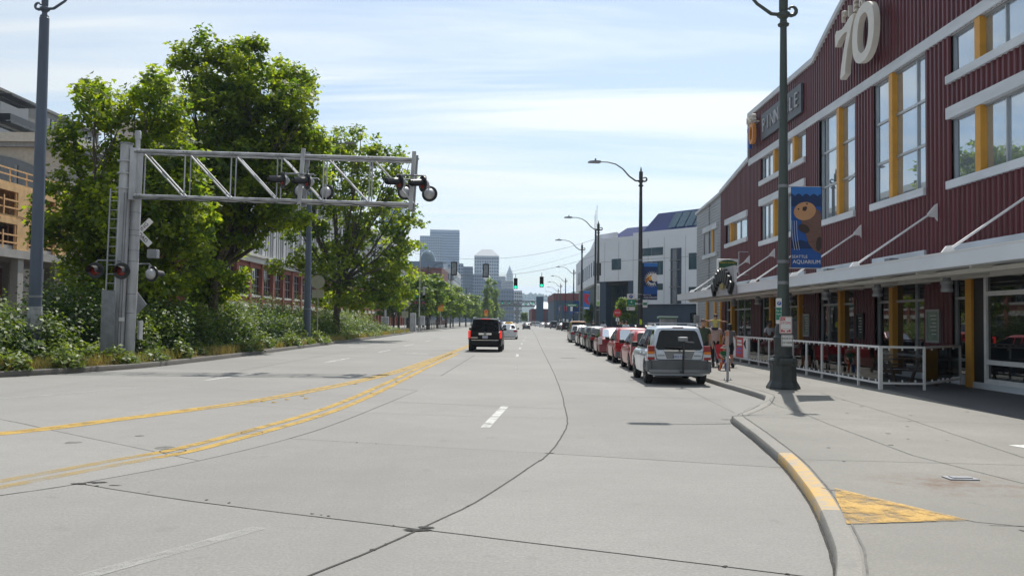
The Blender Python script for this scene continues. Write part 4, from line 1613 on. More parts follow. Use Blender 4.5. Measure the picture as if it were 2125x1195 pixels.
def bush(x, y, rx, h, n, tint, low=.15):
    # keep the foot of the gantry mast and of the lamp post clear
    if (abs(x / y + .443) < .035 and y < 33) or (abs(x / y + .540) < .03 and y < 31.5):
        h = min(h, .8)
        rx = min(rx, .6)
    d = r.normal(size=(n, 3))
    d /= np.linalg.norm(d, axis=1)[:, None]
    d[:, 2] = np.abs(d[:, 2])
    rad = r.uniform(.2, 1, n) ** .4
    # lumpy outline
    lump = 1 + .22 * np.sin(d[:, 0] * 5 + x) * np.cos(d[:, 1] * 4 + y) + .12 * np.sin(d[:, 2] * 9 + x * 2)
    pp = np.array([x, y, low]) + d * (rad * lump)[:, None] * np.array([rx, rx, h - low])
    P.append(pp)
    T.append(np.clip(np.full(n, tint) + .45 * (pp[:, 2] / h - .55), 0, 1))  # light from above put into the tint: paler tops, darker low leaves
    O.append(d)


y = 20.0
while y < 121:
    kx = verge_x(y)
    f = y / 40.0
    k = max(.35, min(1.0, 40 / y))
    near_mast = 29.5 < y < 33.8
    fade = 1.0 if y < 95 else max(.3, (122 - y) / 27)
    # low growth beside the kerb
    for _ in range(2):
        bush(kx - r.uniform(.40, 1.6), y + r.uniform(-.6, .6), r.uniform(.35, .75), r.uniform(.40, 1.0) * fade, int(300 * k), r.uniform(.3, .75))
    if not near_mast:
        for _ in range(2):
            bush(kx - r.uniform(2.0, 3.4), y + r.uniform(-.7, .7), r.uniform(.8, 1.25), r.uniform(1.8, 2.8) * fade, int(700 * k), r.uniform(.08, .55), .25)
    else:
        bush(kx - 2.6, y, .6, .9, int(350 * k), .7, .25)
    for _ in range(2):
        hmax = 3.9 if y > 33.5 else 2.6
        bush(kx - r.uniform(3.8, 6.2), y + r.uniform(-.8, .8), r.uniform(1.0, 1.6), r.uniform(2.2, hmax) * fade, int(1000 * k), r.uniform(.0, .42), .3)
    y += 1.05 + y * .012
P, T, O = np.concatenate(P), np.concatenate(T), np.concatenate(O)
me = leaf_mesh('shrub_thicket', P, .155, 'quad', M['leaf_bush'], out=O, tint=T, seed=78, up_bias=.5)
o = bpy.data.objects.new('shrub_thicket', me)
col.objects.link(o)
tag(o, 'dense green shrub thicket growing along the left verge', 'shrubs', kind='stuff')
n = 24000
ys = 18 + (r.uniform(0, 1, n) ** 1.7) * 110
xs = np.array([verge_x(q) for q in ys]) - .25 - np.abs(r.normal(0, .55, n))
pat = np.sin(ys * 1.3) + np.sin(ys * .47 + 1) + r.normal(0, .6, n)
keep = pat > -.5
xs, ys, pat = xs[keep], ys[keep], pat[keep]
pp = np.stack([xs, ys, np.full(len(xs), .26)], 1)
bd = r.normal(size=(len(xs), 3)) * .28 + np.array([0, 0, 1])
me = leaf_mesh('dry_grass', pp, .46, 'blade', M['grass'], blade_dir=bd, tint=np.clip(.45 + pat * .2, 0, 1), seed=79)
V = np.empty(len(me.vertices) * 3, dtype=np.float32)
o = bpy.data.objects.new('dry_grass', me)
col.objects.link(o)
tag(o, 'dry tan and green grass along the left kerb', 'grass', kind='stuff')

# ================================================================ buildings on the left
M['brick'] = mat('brick_red', (.235, .066, .040), .8, var=.18, scale=6)
M['brick_dark'] = mat('brick_dark', (.13, .028, .022), .8, var=.2, scale=5)
M['band_white'] = mat('stone_band', (.50, .49, .46), .7, var=.1)
M['panel_pale'] = mat('pale_panel', (.42, .43, .45), .6, var=.08)
M['conc_pale'] = mat('pale_concrete', (.32, .315, .30), .8, var=.12, scale=.7)
M['conc_tan'] = mat('tan_concrete', (.16, .158, .148), .8, var=.1, scale=.5)
M['timber'] = mat('new_timber', (.62, .37, .17), .75, var=.2, scale=4)
M['sheath'] = mat('plywood_sheathing', (.56, .36, .17), .8, var=.18, scale=1.5)

bk = thing('brick_building', 'long red brick building with white bands and tall pale upper windows', 'building', (-32, 80, 0))
BX = -32.0
Y0, Y1 = 92.0, 266.0
b = MB()
b.box(-42, BX - .5, Y0, Y1, 0, 9)
b.build('wall', M['brick'], bk, world=True)
b = MB()
b.box(-42, BX - .5, Y0, Y1, 9.002, 22)
b.build('upper_wall', M['panel_pale'], bk, world=True)
b = MB()
b.box(BX - .5, BX + .35, Y0, Y1, 8.6, 9.3)
b.box(BX - .5, BX + .6, Y0, Y1, 9.3, 9.65)
b.build('cornice', M['band_white'], bk, world=True)
bay = 5.2
nb = int((Y1 - Y0) / bay)
pier_m = win_m = None
for i in range(nb + 1):
    y = Y0 + i * bay
    for y2 in (y,):
        b = MB()
        b.box(BX - .5, BX + .12, y2 - .42, y2 + .42, 0, 8.6)
        b.build('brick_pier', M['brick'], bk, world=True)
    if i < nb:
        for zz, hh in ((3.1, .55), (4.35, .28)):
            b = MB()
            b.box(BX - .5, BX + .02, y + .42, y + bay - .42, zz, zz + hh)
            b.build('stone_band', M['band_white'], bk, world=True)
        b = MB()
        b.box(BX - .5, BX - .08, y + .42, y + bay - .42, 8.0, 8.6)
        b.build('spandrel', M['brick'], bk, world=True)
        b = MB()
        b.box(BX - .5, BX - .08, y + .42, y + bay - .42, 3.65, 4.35)
        b.build('spandrel', M['brick'], bk, world=True)
        for q in (0,):
            ya = y + .42
            yb = y + bay - .42
            for (za, zb) in ((.4, 3.1), (4.63, 8.0)):
                b = MB()
                b.box(BX - .49, BX - .35, ya, yb, za, zb)
                w = b.build('window', M['glass_low'], bk, world=True)
                if i < 14:
                    b = MB()
                    for t in (.25, .5, .75):
                        yy = lerp(ya, yb, t)
                        b.box(BX - .35, BX - .29, yy - .04, yy + .04, za, zb)
                    for t in (.35, .7):
                        zz = lerp(za, zb, t)
                        b.box(BX - .35, BX - .30, ya, yb, zz - .04, zz + .04)
                    b.build('muntin', M['galv_dark'], w, world=True)
        # upper floors: pale pilasters and dark strips of glass
        b = MB()
        b.box(BX - .5, BX + .05, y - .35, y + .35, 9.65, 21.5)
        b.build('pilaster', M['panel_pale'], bk, world=True)
        for q in range(4):
            ya = y + .5 + q * 1.06
            b = MB()
            b.box(BX - .5, BX - .40, ya, ya + .62, 9.9, 14.7)
            b.box(BX - .5, BX - .40, ya, ya + .62, 16.0, 20.6)
            b.build('window', M['glass_low'], bk, world=True)
            b = MB()
            b.box(BX - .5, BX - .15, ya + .62, ya + 1.06, 9.65, 21.5)
            b.build('panel_strip', M['panel_pale'], bk, world=True)
        b = MB()
        b.box(BX - .52, BX - .10, y + .35, y + .5, 9.65, 21.5)
        b.box(BX - .5, BX - .2, y + .5, y + bay - .35, 14.75, 15.95)
        b.build('panel_strip', M['panel_pale'], bk, world=True)
b = MB()
b.box(-42.2, BX + .3, Y0 - .2, Y1 + .2, 21.5, 22.4)
b.build('roof_edge', M['band_white'], bk, world=True)
b = MB()
b.box(BX - 10, BX + .05, Y1 + .002, Y1 + .3, 0, 22)
b.build('end_wall', M['panel_pale'], bk, world=True)

# timber frame under construction on a concrete podium
ct = thing('construction_building', 'unfinished timber framed building on a concrete podium', 'building', (-40, 58, 0))
CX = -40.0
b = MB()
b.box(-58, CX + .3, 40, 88, 6.35, 7.0)
b.build('podium_slab', M['conc_pale'], ct, world=True)
b = MB()
b.box(-58, CX - .2, 40, 88, 7.0, 7.35)
b.build('podium_kerb', M['conc_pale'], ct, world=True)
for y in (48, 56, 63.5, 71.5, 79, 86):
    b = MB()
    b.box(CX - .5, CX + .1, y - .4, y + .4, 0, 6.35)
    b.build('column', M['conc_pale'], ct, world=True)
    b = MB()
    b.box(CX - 5.5, CX - 4.9, y - .4, y + .4, 0, 6.35)
    b.build('column', M['conc_pale'], ct, world=True)
b = MB()
b.box(-57, CX - 9, 40, 88, 0, 6.3)
b.build('back_wall', M['brick_dark'], ct, world=True)
for (z0, z1) in ((7.0, 9.5), (9.75, 12.1)):
    y = 41.0
    i = 0
    while y < 87:
        # sheathed pier then an open framed bay
        b = MB()
        b.box(CX - .12, CX, y, y + 1.7, z0, z1)
        b.build('sheathing', M['sheath'], ct, world=True)
        for k in range(9):
            yy = y + 1.75 + k * .5
            b = MB()
            b.box(CX - .16, CX - .02, yy, yy + .07, z0, z1)
            b.build('stud', M['timber'], ct, world=True) if k in (0, 8) else None
            if k in (2, 4, 6):
                b = MB()
                b.box(CX - 2.4, CX - 2.3, yy, yy + .07, z0, z1)
                b.build('stud', M['timber'], ct, world=True)
        for zz in (z0 + .5, z0 + 1.1):
            b = MB()
            b.box(CX + .01, CX + .06, y + 1.6, y + 6.1, zz, zz + .12)
            b.build('guard_rail', M['timber'], ct, world=True)
        b = MB()
        b.box(CX - .2, CX, y + 1.7, y + 6.0, z1 - .45, z1)
        b.build('header', M['sheath'], ct, world=True)
        b = MB()
        b.box(CX + .06, CX + .12, y + 3.8, y + 3.92, z0, z0 + 1.5)
        b.build('guard_post', M['timber'], ct, world=True)
        y += 6.0
    b = MB()
    b.box(-57, CX - .05, 41, 87, z1, z1 + .25)
    b.build('floor_deck', M['sheath'], ct, world=True)
    b = MB()
    b.box(-57, CX - 4.2, 41, 87, z0, z1)
    b.build('inner_wall', M['brick_dark'] if z0 < 8 else M['sheath'], ct, world=True)
for y in np.arange(41, 87, 2.4):
    b = MB()
    b.box(CX - .1, CX - .03, y, y + .09, 12.35, 13.45)
    b.build('guard_post', M['timber'], ct, world=True)
for zz in (12.85, 13.35):
    b = MB()
    b.box(CX - .03, CX + .02, 41, 87, zz, zz + .11)
    b.build('guard_rail', M['timber'], ct, world=True)

# cream building with an arched dark window, and the concrete flats behind it
cb = thing('cream_building', 'cream building with a wide dark arched window behind the timber frame', 'building', (-60, 96, 0))
b = MB()
b.box(-95, -49, 96.5, 120, 0, 20.2)
b.build('wall', mat('cream_wall', (.42, .41, .38), .7), cb, world=True)
b = MB()
arc = [(-58.5 + 8 * math.cos(t), 15.2 + 4.2 * math.sin(t)) for t in np.linspace(0, math.pi, 20)]
arc += [(-66.5, 11.5), (-50.5, 11.5)]
arc = [(max(-73.9, min(-49.2, a)), c) for a, c in arc]
b.prism(arc, 96.2, 96.45, 'xz')
b.build('arched_window', M['glass_low'], cb, world=True)
for x in (-63, -58.5, -54.5):
    b = MB()
    b.box(x - .12, x + .12, 96.05, 96.19, 11.5, 18.2)
    b.build('mullion', M['galv_dark'], cb, world=True)
b = MB()
b.box(-95.5, -48.6, 95.9, 120, 20.2, 20.7)
b.build('cornice', M['galv_dark'], cb, world=True)
b = MB()
b.box(-95.8, -48.3, 95.5, 120.2, 20.7, 21.7)
b.build('cornice', M['band_white'], cb, world=True)
for zz, mm in ((11.3, 'band_white'), (10.1, 'brick_dark')):
    b = MB()
    b.box(-95, -48.8, 96.1, 96.48, zz - 1.1, zz)
    b.build('band', M[mm], cb, world=True)

fl = thing('apartment_building', 'tan concrete apartment block with black balconies at the far left', 'building', (-64, 110, 0))
AX = -64.0
b = MB()
b.box(-100, AX, 100, 135, 19, 29.6)
b.build('wall', M['conc_tan'], fl, world=True)
b = MB()
b.box(-100, AX - 4, 135, 152, 19, 28.2)
b.build('wall', M['conc_pale'], fl, world=True)
b = MB()
b.box(-100, AX + .3, 99.7, 135.3, 29.6, 29.95)
b.build('roof_edge', M['conc_tan'], fl, world=True)
for y in (101.2, 105, 118.5, 124.3, 130):
    for zz in (22.2, 25.8):
        b = MB()
        b.box(AX, AX + .08, y, y + 3.4, zz, zz + 3.0)
        w = b.build('window', M['glass_low'], fl, world=True)
        b = MB()
        for t in (0, 1.13, 2.27, 3.3):
            b.box(AX + .08, AX + .16, y + t, y + t + .1, zz, zz + 3.0)
        b.box(AX + .08, AX + .15, y, y + 3.4, zz + 1.0, zz + 1.1)
        b.build('muntin', M['black'], w, world=True)
for zz in (22.0, 25.6, 29.0):
    b = MB()
    b.box(AX + .02, AX + 1.6, 108.5, 115.5, zz, zz + .22)
    bl = b.build('balcony', M['black'], fl, world=True)
    if zz < 28.5:
        b = MB()
        b.box(AX + 1.5, AX + 1.55, 108.5, 115.5, zz + .3, zz + 1.15)
        b.box(AX + .1, AX + 1.5, 108.5, 108.55, zz + .3, zz + 1.15)
        b.build('balustrade', M['black'], bl, world=True)
        b = MB()
        b.box(AX + .02, AX + .06, 108.8, 115.2, zz + .22, zz + 3.3)
        b.build('window', M['glass_low'], fl, world=True)
# garden wall / cabinet seen through the bushes
cabn = thing('utility_cabinet', 'pale concrete block enclosure half hidden behind the shrubs by the mast', 'enclosure', (-24.5, 52, .1))
b = MB()
b.cbox(-2.2, 2.2, -1.5, 1.5, 0, 2.35, .04)
b.build('box', M['conc_tan'], cabn)
b = MB()
b.cbox(-2.3, 2.3, -1.6, 1.6, 2.352, 2.5, .03)
b.build('cap', M['conc_pale'], cabn)

# ================================================================ vehicles
def prof(ctrl, y):
    """smooth profile height at y from (y, z) control points"""
    if y <= ctrl[0][0]:
        return ctrl[0][1]
    for (a, za), (c, zc) in zip(ctrl, ctrl[1:]):
        if y <= c:
            t = (y - a) / (c - a)
            return lerp(za, zc, t * t * (3 - 2 * t) * .6 + t * .4)
    return ctrl[-1][1]


WHEEL = {}


def wheel_meshes(r, w):
    key = (round(r, 3), round(w, 3))
    if key in WHEEL:
        return WHEEL[key]
    b = MB()
    b.lathe([(r * .66, -w / 2), (r * .90, -w / 2), (r * .975, -w * .42), (r, -w * .25), (r, w * .25), (r * .975, w * .42), (r * .90, w / 2), (r * .66, w / 2)], 24, axis='x')
    ty = b.mesh('tyre', M['tyre'], 40)
    b = MB()
    b.lathe([(r * .66, -w * .47), (r * .62, -w * .50), (r * .56, -w * .36), (r * .3, -w * .30), (r * .18, -w * .40), (0.01, -w * .42)], 20, axis='x')
    b.lathe([(r * .66, w * .47), (r * .62, w * .50), (r * .56, w * .36), (r * .3, w * .30), (r * .18, w * .40), (0.01, w * .42)], 20, axis='x')
    for k in range(5):
        a = k * 2 * math.pi / 5
        for s in (-1, 1):
            b.beam((s * w * .42, r * .12 * math.cos(a), r * .12 * math.sin(a)), (s * w * .44, r * .60 * math.cos(a), r * .60 * math.sin(a)), r * .13, .03, up=(s, 0, 0))
    rm = b.mesh('rim', M['rim'], 30)
    b = MB()
    for k in range(5):
        a = (k + .5) * 2 * math.pi / 5
        for s in (-1, 1):
            b.beam((s * w * .38, r * .26 * math.cos(a), r * .26 * math.sin(a)), (s * w * .395, r * .52 * math.cos(a), r * .52 * math.sin(a)), r * .20, .012, up=(s, 0, 0))
    gap = b.mesh('rim_gap', M['underbody'])
    WHEEL[key] = (ty, rm, gap)
    return WHEEL[key]


def mk(name, me, parent, loc=None):
    o = bpy.data.objects.new(name, me)
    col.objects.link(o)
    o.parent = parent
    WM[o.name] = WM[parent.name]
    if loc:
        o.location = loc
    return o


def car(name, label, cat, loc, rz, S, group=None, detail=2):
    """S: shape numbers. The car's rear bumper stands at y = 0, it points along +y."""
    root = thing(name, label, cat, loc, rz, group)
    L, W, H = S['L'], S['W'], S['H']
    gc, rw, yr, yf = S.get('gc', .20), S['rw'], S['yr'], S['yf']
    top = S['top']            # shoulder line control points (y, z)
    gh = S['gh']              # greenhouse: rear base y, rear top y, front top y, front base y
    wr = S.get('wr', .78) * W / 2
    paint = M[S['paint']]
    ra = rw * 1.17
    ys = sorted(set([round(q, 4) for q in list(np.linspace(0, L, 30)) + [.03, .08, .15, L - .15, L - .08, L - .03]
                     + [yw + ra * math.cos(t) for yw in (yr, yf) for t in np.linspace(0, math.pi, 13)] + [yw + s * (ra + .002) for yw in (yr, yf) for s in (-1, 1)]]))
    N = 9
    b = MB()
    vs = []

    def plan(y):
        t = abs(2 * y / L - 1)
        return W / 2 * (1 - .03 * t ** 2 - S.get('round', .10) * t ** 14)

    for y in ys:
        w = plan(y)
        zt = prof(top, y)
        e = min(y, L - y)
        endr = max(0, 1 - e / .12)
        zl = gc + .16 * endr ** 2
        zt2 = zt - .05 * endr ** 2
        arch = zl
        for yw in (yr, yf):
            d = abs(y - yw)
            if d < ra:
                arch = max(arch, rw + math.sqrt(max(0, ra * ra - d * d)) - .0)
        h = zt2 - zl
        sec = [(0, zl), (w * .80, zl), (w * .955, zl + .05), (w * .99, zl + .30 * h), (w, zl + .55 * h), (w * .985, zl + .80 * h), (w * .955, zt2 - .06), (w * .91, zt2 - .012), (0, zt2 + .015)]
        for (x, z) in sec:
            vs.append((x, y, max(z, min(arch, zt2 - .02))))
    nS = len(ys)
    full = [(-x, y, z) for (x, y, z) in vs]
    fs = []
    for i in range(nS - 1):
        for k in range(N - 1):
            a = i * N + k
            fs.append((a, a + 1, a + N + 1, a + N))
            m_ = nS * N + a
            fs.append((m_, m_ + N, m_ + N + 1, m_ + 1))
    for i in (0, nS - 1):
        fs.append(tuple(i * N + k for k in range(N)))
        fs.append(tuple(nS * N + i * N + k for k in range(N))[::-1])
    b.add(vs + full, fs)
    body_me = b.mesh('body', paint, None)
    bm = bmesh.new()
    bm.from_mesh(body_me)
    bmesh.ops.remove_doubles(bm, verts=bm.verts, dist=.0008)
    bmesh.ops.recalc_face_normals(bm, faces=bm.faces)
    bm.to_mesh(body_me)
    bm.free()
    body_me.shade_smooth()
    body_me.set_sharp_from_angle(angle=R(38))
    mk('body', body_me, root)

    # greenhouse
    y0, y1, y2, y3 = gh
    zb = lambda y: prof(top, y) - .04
    g2 = [(y0, zb(y0) + .02), (y1 - .03, H - .06), (y1 + .10, H - .012), (lerp(y1, y2, .5), H), (y2 - .15, H - .015), (y2 + .05, H - .06), (y3, zb(y3) + .02)]

    def roofz(y):
        if y <= g2[0][0]:
            return g2[0][1]
        for (a, za), (c, zc) in zip(g2, g2[1:]):
            if y <= c:
                return lerp(za, zc, (y - a) / (c - a))
        return g2[-1][1]

    gy = sorted(set([round(q, 4) for q in [p[0] for p in g2] + list(np.linspace(y0, y1, 4)) + list(np.linspace(y1, y2, 5)) + list(np.linspace(y2, y3, 5))]))

    def gw(y, z):
        """half width of the cabin side at height z"""
        base = plan(y) * .925
        t = max(0, min(1, (z - zb(y)) / (H - .05 - zb(y))))
        k = 1.0
        if y < y1 + .25:
            k = 1 - .05 * min(1, (y1 + .25 - y) / .4)
        return lerp(base, wr, t ** 1.15) * k

    vs = []
    for y in gy:
        zt = roofz(y)
        z0 = zb(y)
        h = zt - z0
        sec = [(gw(y, z0), z0), (gw(y, z0 + .5 * h), z0 + .5 * h), (gw(y, zt - .05) if h > .1 else gw(y, zt), max(z0, zt - .05)), (gw(y, zt) - .035, zt - .012), (gw(y, zt) - .11, zt + .004), (0, zt + .022)]
        vs += [(x, y, z) for x, z in sec]
    NG = 6
    nS = len(gy)
    fs = []
    for i in range(nS - 1):
        for k in range(NG - 1):
            a = i * NG + k
            fs.append((a, a + 1, a + NG + 1, a + NG))
            m_ = nS * NG + a
            fs.append((m_, m_ + NG, m_ + NG + 1, m_ + 1))
    for i in (0, nS - 1):
        fs.append(tuple(i * NG + k for k in range(NG)))
        fs.append(tuple(nS * NG + i * NG + k for k in range(NG))[::-1])
    b = MB()
    b.add(vs + [(-x, y, z) for x, y, z in vs], fs)
    roof = b.build('cabin', M[S.get('roof', S['paint'])], root, smooth=40)

    # glass
    gl = M['car_glass']
    o_ = .007

    def side_glass(poly, nm='side_window'):
        for s in (-1, 1):
            b = MB()
            b.add([(s * (gw(y, z) + o_), y, z) for y, z in poly], [tuple(range(len(poly)))])
            b.build(nm, gl, root, fix=False)

    zbm = zb((y1 + y2) / 2) + .07
    ztm = H - .105
    yA = y0 + (y1 - y0) * .55 + .12
    yB = y1 + .16
    q1, q2, q3 = S.get('doors', (lerp(yB, y2, .18), lerp(yB, y2, .56), None))[:3] if S.get('doors') else (lerp(yB, y2, .20), lerp(yB, y2, .60), None)
    fr0, fr1 = y2 + .0, y3 - .42
    if S.get('quarter', True):
        side_glass([(yA + S.get('qslope', 0), zbm), (q1 - .04, zbm), (q1 - .04, ztm), (yB + .02, ztm - .01)], 'quarter_window')
        ws = q1
    else:
        ws = yA
    if S.get('quarter', True):
        side_glass([(q1 + .03, zbm), (q2 - .04, zbm), (q2 - .04, ztm), (q1 + .03, ztm)])
    else:
        side_glass([(yA + .1, zbm), (q2 - .04, zbm), (q2 - .04, ztm), (yB + .1, ztm - .02)])
    side_glass([(q2 + .04, zbm), (fr1 + .10, zbm), (fr1 - .02, zbm + .10), (fr0 - .03, ztm), (q2 + .04, ztm)])

    def slope_glass(nm, ya, za, yb, zb_, wa, wb_, t0, t1, sgn):
        d = Vector((0, yb - ya, zb_ - za))
        nrm = Vector((0, -d.z, d.y)).normalized() * sgn
        if nrm.z < 0:
            nrm = -nrm
        b = MB()
        pts = []
        for t, ww in ((t0, wa), (t1, wb_)):
            p = Vector((0, lerp(ya, yb, t), lerp(za, zb_, t))) + nrm * .012
            pts.append((p, ww))
        (p, wa_), (q, wq) = pts
        cr = .07
        dn = (q - p).normalized() * cr
        b.add([tuple(p + Vector((-wa_ + cr, 0, 0))), tuple(p + Vector((wa_ - cr, 0, 0))), tuple(p + dn + Vector((wa_, 0, 0))), tuple(q - dn + Vector((wq, 0, 0))), tuple(q + Vector((wq - cr, 0, 0))),
               tuple(q + Vector((-wq + cr, 0, 0))), tuple(q - dn + Vector((-wq, 0, 0))), tuple(p + dn + Vector((-wa_, 0, 0)))], [tuple(range(8))])
        return b.build(nm, M[S.get('rglass', 'car_glass')] if nm == 'rear_window' else gl, root, fix=False)

    rg = S.get('rg', (.12, .93))
    slope_glass('rear_window', y0, zb(y0) + .02, y1 - .03, H - .06, gw(y0, zb(y0)) - S.get('rgin', .09), wr - .08, rg[0], rg[1], 1)
    slope_glass('windscreen', y3, zb(y3) + .02, y2 + .05, H - .06, gw(y3, zb(y3)) - .08, wr - .05, .06, .96, 1)

    # wheels
    ty, rm, gap = wheel_meshes(rw, S.get('ww', .22))
    for yw in (yr, yf):
        for s in (-1, 1):
            x = s * (W / 2 - S.get('ww', .22) / 2 - .02)
            wh = mk('wheel', ty, root, (x, yw, rw))
            mk('rim', rm, wh)
            mk('rim_gap', gap, wh)
    b = MB()
    b.box(-W / 2 + .28, W / 2 - .28, .35, L - .35, gc - .03, gc + .45)
    b.build('underbody', M['underbody'], root)
    for yw in (yr, yf):
        b = MB()
        b.cyl((-W / 2 + .24, yw, rw), (W / 2 - .24, yw, rw), .06, n=8)
        b.build('axle', M['underbody'], root)
    # bumpers
    z0, z1 = S.get('bump', (gc + .06, gc + .40))
    bmat = M[S.get('bumpc', S['paint'])]
    for ya, yb, nm in ((-.07, .26, 'rear_bumper'), (L - .26, L + .05, 'front_bumper')):
        b = MB()
        ww = plan(.1) + .012
        pl = [(-ww, yb), (-ww, ya + .14), (-ww + .05, ya + .06), (-ww * .7, ya + .005), (0, ya), (ww * .7, ya + .005), (ww - .05, ya + .06), (ww, ya + .14), (ww, yb)]
        if nm == 'front_bumper':
            pl = [(-x, lerp(ya, yb, 1 - (y - ya) / (yb - ya))) for x, y in pl]
        b.prism(pl, z0, z1, 'xy')
        b.build(nm, bmat, root, smooth=35)
    # tail lights: (inner half width, outer, z0, z1, material) stacked blocks wrapping the corner
    for (xa, xb, za, zc, mm) in S['tail']:
        for s in (-1, 1):
            b = MB()
            x0_, x1_ = sorted((s * xa, s * xb))
            b.cbox(x0_, x1_, -.018 + S.get('taily', 0), .22 + S.get('taily', 0), za, zc, .015)
            b.build('tail_light', M[mm], root)
    if S.get('plate'):
        px, pz = S['plate']
        b = MB()
        b.box(px - .155, px + .155, -.03 + S.get('platey', 0), -.015 + S.get('platey', 0), pz - .08, pz + .08)
        pp = b.build('number_plate', M['plate'], root)
        if detail > 2:
            text(S.get('ptext', 'AKN 731A'), .085, face_T((px, -.033 + S.get('platey', 0), pz - .005), (1, 0, 0)), 'lettering', M['sign_blue'], pp, .004)
    # mirrors
    for s in (-1, 1):
        b = MB()
        ym = y3 - .55
        zz = zb(ym) + .13
        x = gw(ym, zz)
        b.cbox(*sorted((s * (x + .05), s * (x + .25))), ym - .06, ym + .07, zz - .06, zz + .10, .03)
        b.box(*sorted((s * (x - .01), s * (x + .06))), ym - .02, ym + .03, zz - .03, zz + .02)
        b.build('mirror', M['black'] if S.get('blackmirror', True) else paint, root, smooth=40)
    if detail > 1:
        for s in (-1, 1):
            for yq in (q1 + .12, q2 + .12):
                b = MB()
                zz = zb(yq) - .10
                x = plan(yq) * .975
                b.cbox(*sorted((s * (x - .01), s * (x + .025))), yq, yq + .17, zz - .015, zz + .015, .006)
                b.build('door_handle', M[S.get('handle', S['paint'])], root)
            for yq in (q1 - .03 if S.get('quarter', True) else yA, q2, y3 - .48):
                b = MB()
                vs_ = []
                zt = zb(yq) - .02
                for t in np.linspace(0, 1, 6):
                    zz = lerp(gc + .12, zt, t)
                    hh = prof(top, yq) - gc
                    u = (zz - gc) / hh
                    x = plan(yq) * float(np.interp(u, [0, .3, .55, .8, .95], [.97, .99, 1, .985, .955])) + .003
                    vs_ += [(s * x, yq - .006, zz), (s * x, yq + .006, zz)]
                b.add(vs_, [(2 * i, 2 * i + 1, 2 * i + 3, 2 * i + 2) for i in range(5)])
                b.build('door_seam', M['underbody'], root, fix=False)
    return root


def suv(paint, **k):
    S = dict(L=4.45, W=1.83, H=1.68, gc=.26, rw=.35, yr=.84, yf=3.46, paint=paint, wr=.80,
             top=[(0, 1.00), (.1, 1.02), (.8, 1.03), (3.0, 1.0), (3.5, .99), (4.1, .92), (4.35, .84), (4.45, .74)], gh=(.02, .30, 2.35, 3.28),
             tail=[(.68, .86, .72, 1.04, 'tail_red')], plate=(0, .82), platey=-.0, bump=(.36, .66))
    S.update(k)
    return S


def hatch(paint, **k):
    S = dict(L=4.3, W=1.76, H=1.50, gc=.18, rw=.315, yr=.78, yf=3.40, paint=paint, wr=.74, round=.14,
             top=[(0, .92), (.1, .95), (.7, .97), (2.8, .93), (3.3, .90), (4.0, .78), (4.2, .68), (4.3, .58)], gh=(.10, .62, 2.0, 3.25),
             tail=[(.58, .83, .66, .94, 'tail_red')], plate=(0, .66), bump=(.24, .54))
    S.update(k)
    return S


def sedan(paint, **k):
    S = dict(L=4.6, W=1.78, H=1.46, gc=.17, rw=.315, yr=.98, yf=3.66, paint=paint, wr=.72, round=.13, quarter=False,
             top=[(0, .93), (.08, .99), (.3, 1.0), (.9, .98), (2.9, .93), (3.5, .90), (4.2, .78), (4.5, .68), (4.6, .58)], gh=(.55, 1.25, 2.35, 3.45),
             tail=[(.50, .83, .72, .90, 'tail_red')], plate=(0, .76), bump=(.24, .56))
    S.update(k)
    return S


# silver SUV with a folded hitch rack
sx = car('parked_car', 'silver SUV with grey cladding and a hitch rack, nearest of the parked cars', 'car', (4.86, 25.55, 0), -1.2,
         suv('car_silver', H=1.71, wr=.69, rgin=.03, bumpc='cladding', bump=(.46, .72), rg=(.05, .90), plate=(.0, .83), ptext='AKN 731A',
             tail=[(.71, .90, .98, 1.14, 'tail_red'), (.71, .91, .90, .978, 'tail_amber'), (.71, .91, .81, .898, 'tail_clear'), (.71, .91, .73, .808, 'tail_red')]), detail=3,
         group='cars parked along the right kerb')
b = MB()
for s in (-1, 1):
    b.cbox(*sorted((s * .80, s * .922)), -.05, .42, .38, .70, .03)
b.build('cladding', M['cladding'], sx)
b = MB()
b.cbox(-.88, .88, -.085, .05, .34, .465, .03)
b.build('bumper_lower', M['car_grey'], sx, smooth=40)
b = MB()
b.box(-.45, .45, -.035, .01, .985, 1.02)
b.build('tailgate_trim', M['chrome'], sx)
b = MB()
for (p, q) in (((-.70, -.02, 1.02), (-.66, -.02, .76)), ((-.66, -.02, .76), (-.60, -.02, .735)), ((-.60, -.02, .735), (.60, -.02, .735)), ((.60, -.02, .735), (.66, -.02, .76)), ((.66, -.02, .76), (.70, -.02, 1.02))):
    b.beam(p, q, .014, .014)
b.build('tailgate_seam', M['underbody'], sx)
b = MB()
b.prism([(-.44, .98), (.44, .98), (.36, .765), (-.36, .765)], -.014, .02, 'xz')
b.build('plate_recess', M['car_grey'], sx)
b = MB()
b.beam((.1, -.0, 1.07), (-.42, .02, 1.12), .02, .03)
b.build('rear_wiper', M['black'], sx)
for s in (-1, 1):
    b = MB()
    b.box(*sorted((s * .42, s * .62)), -.022, -.012, .845, .87)
    b.build('badge', M['galv_dark'], sx)
b = MB()
b.box(-.16, .16, .26, .34, 1.655, 1.685)
b.build('high_brake_light', M['tail_red'], sx)
for s in (-1, 1):
    b = MB()
    b.tube([(s * .62, .55, 1.70), (s * .62, .62, 1.76), (s * .62, 2.1, 1.76), (s * .62, 2.2, 1.70)], .018, 6)
    b.build('roof_rail', M['galv_dark'], sx)
for y in (.9, 1.9):
    b = MB()
    b.beam((-.66, y, 1.79), (.66, y, 1.79), .06, .03)
    b.build('roof_bar', M['galv'], sx)
rk = thing('hitch_rack', 'black folded bicycle rack standing behind the silver SUV', 'bicycle rack', (4.90, 25.25, .30))
b = MB()
b.beam((0, .3, .10), (0, -.06, .10), .06, .06)
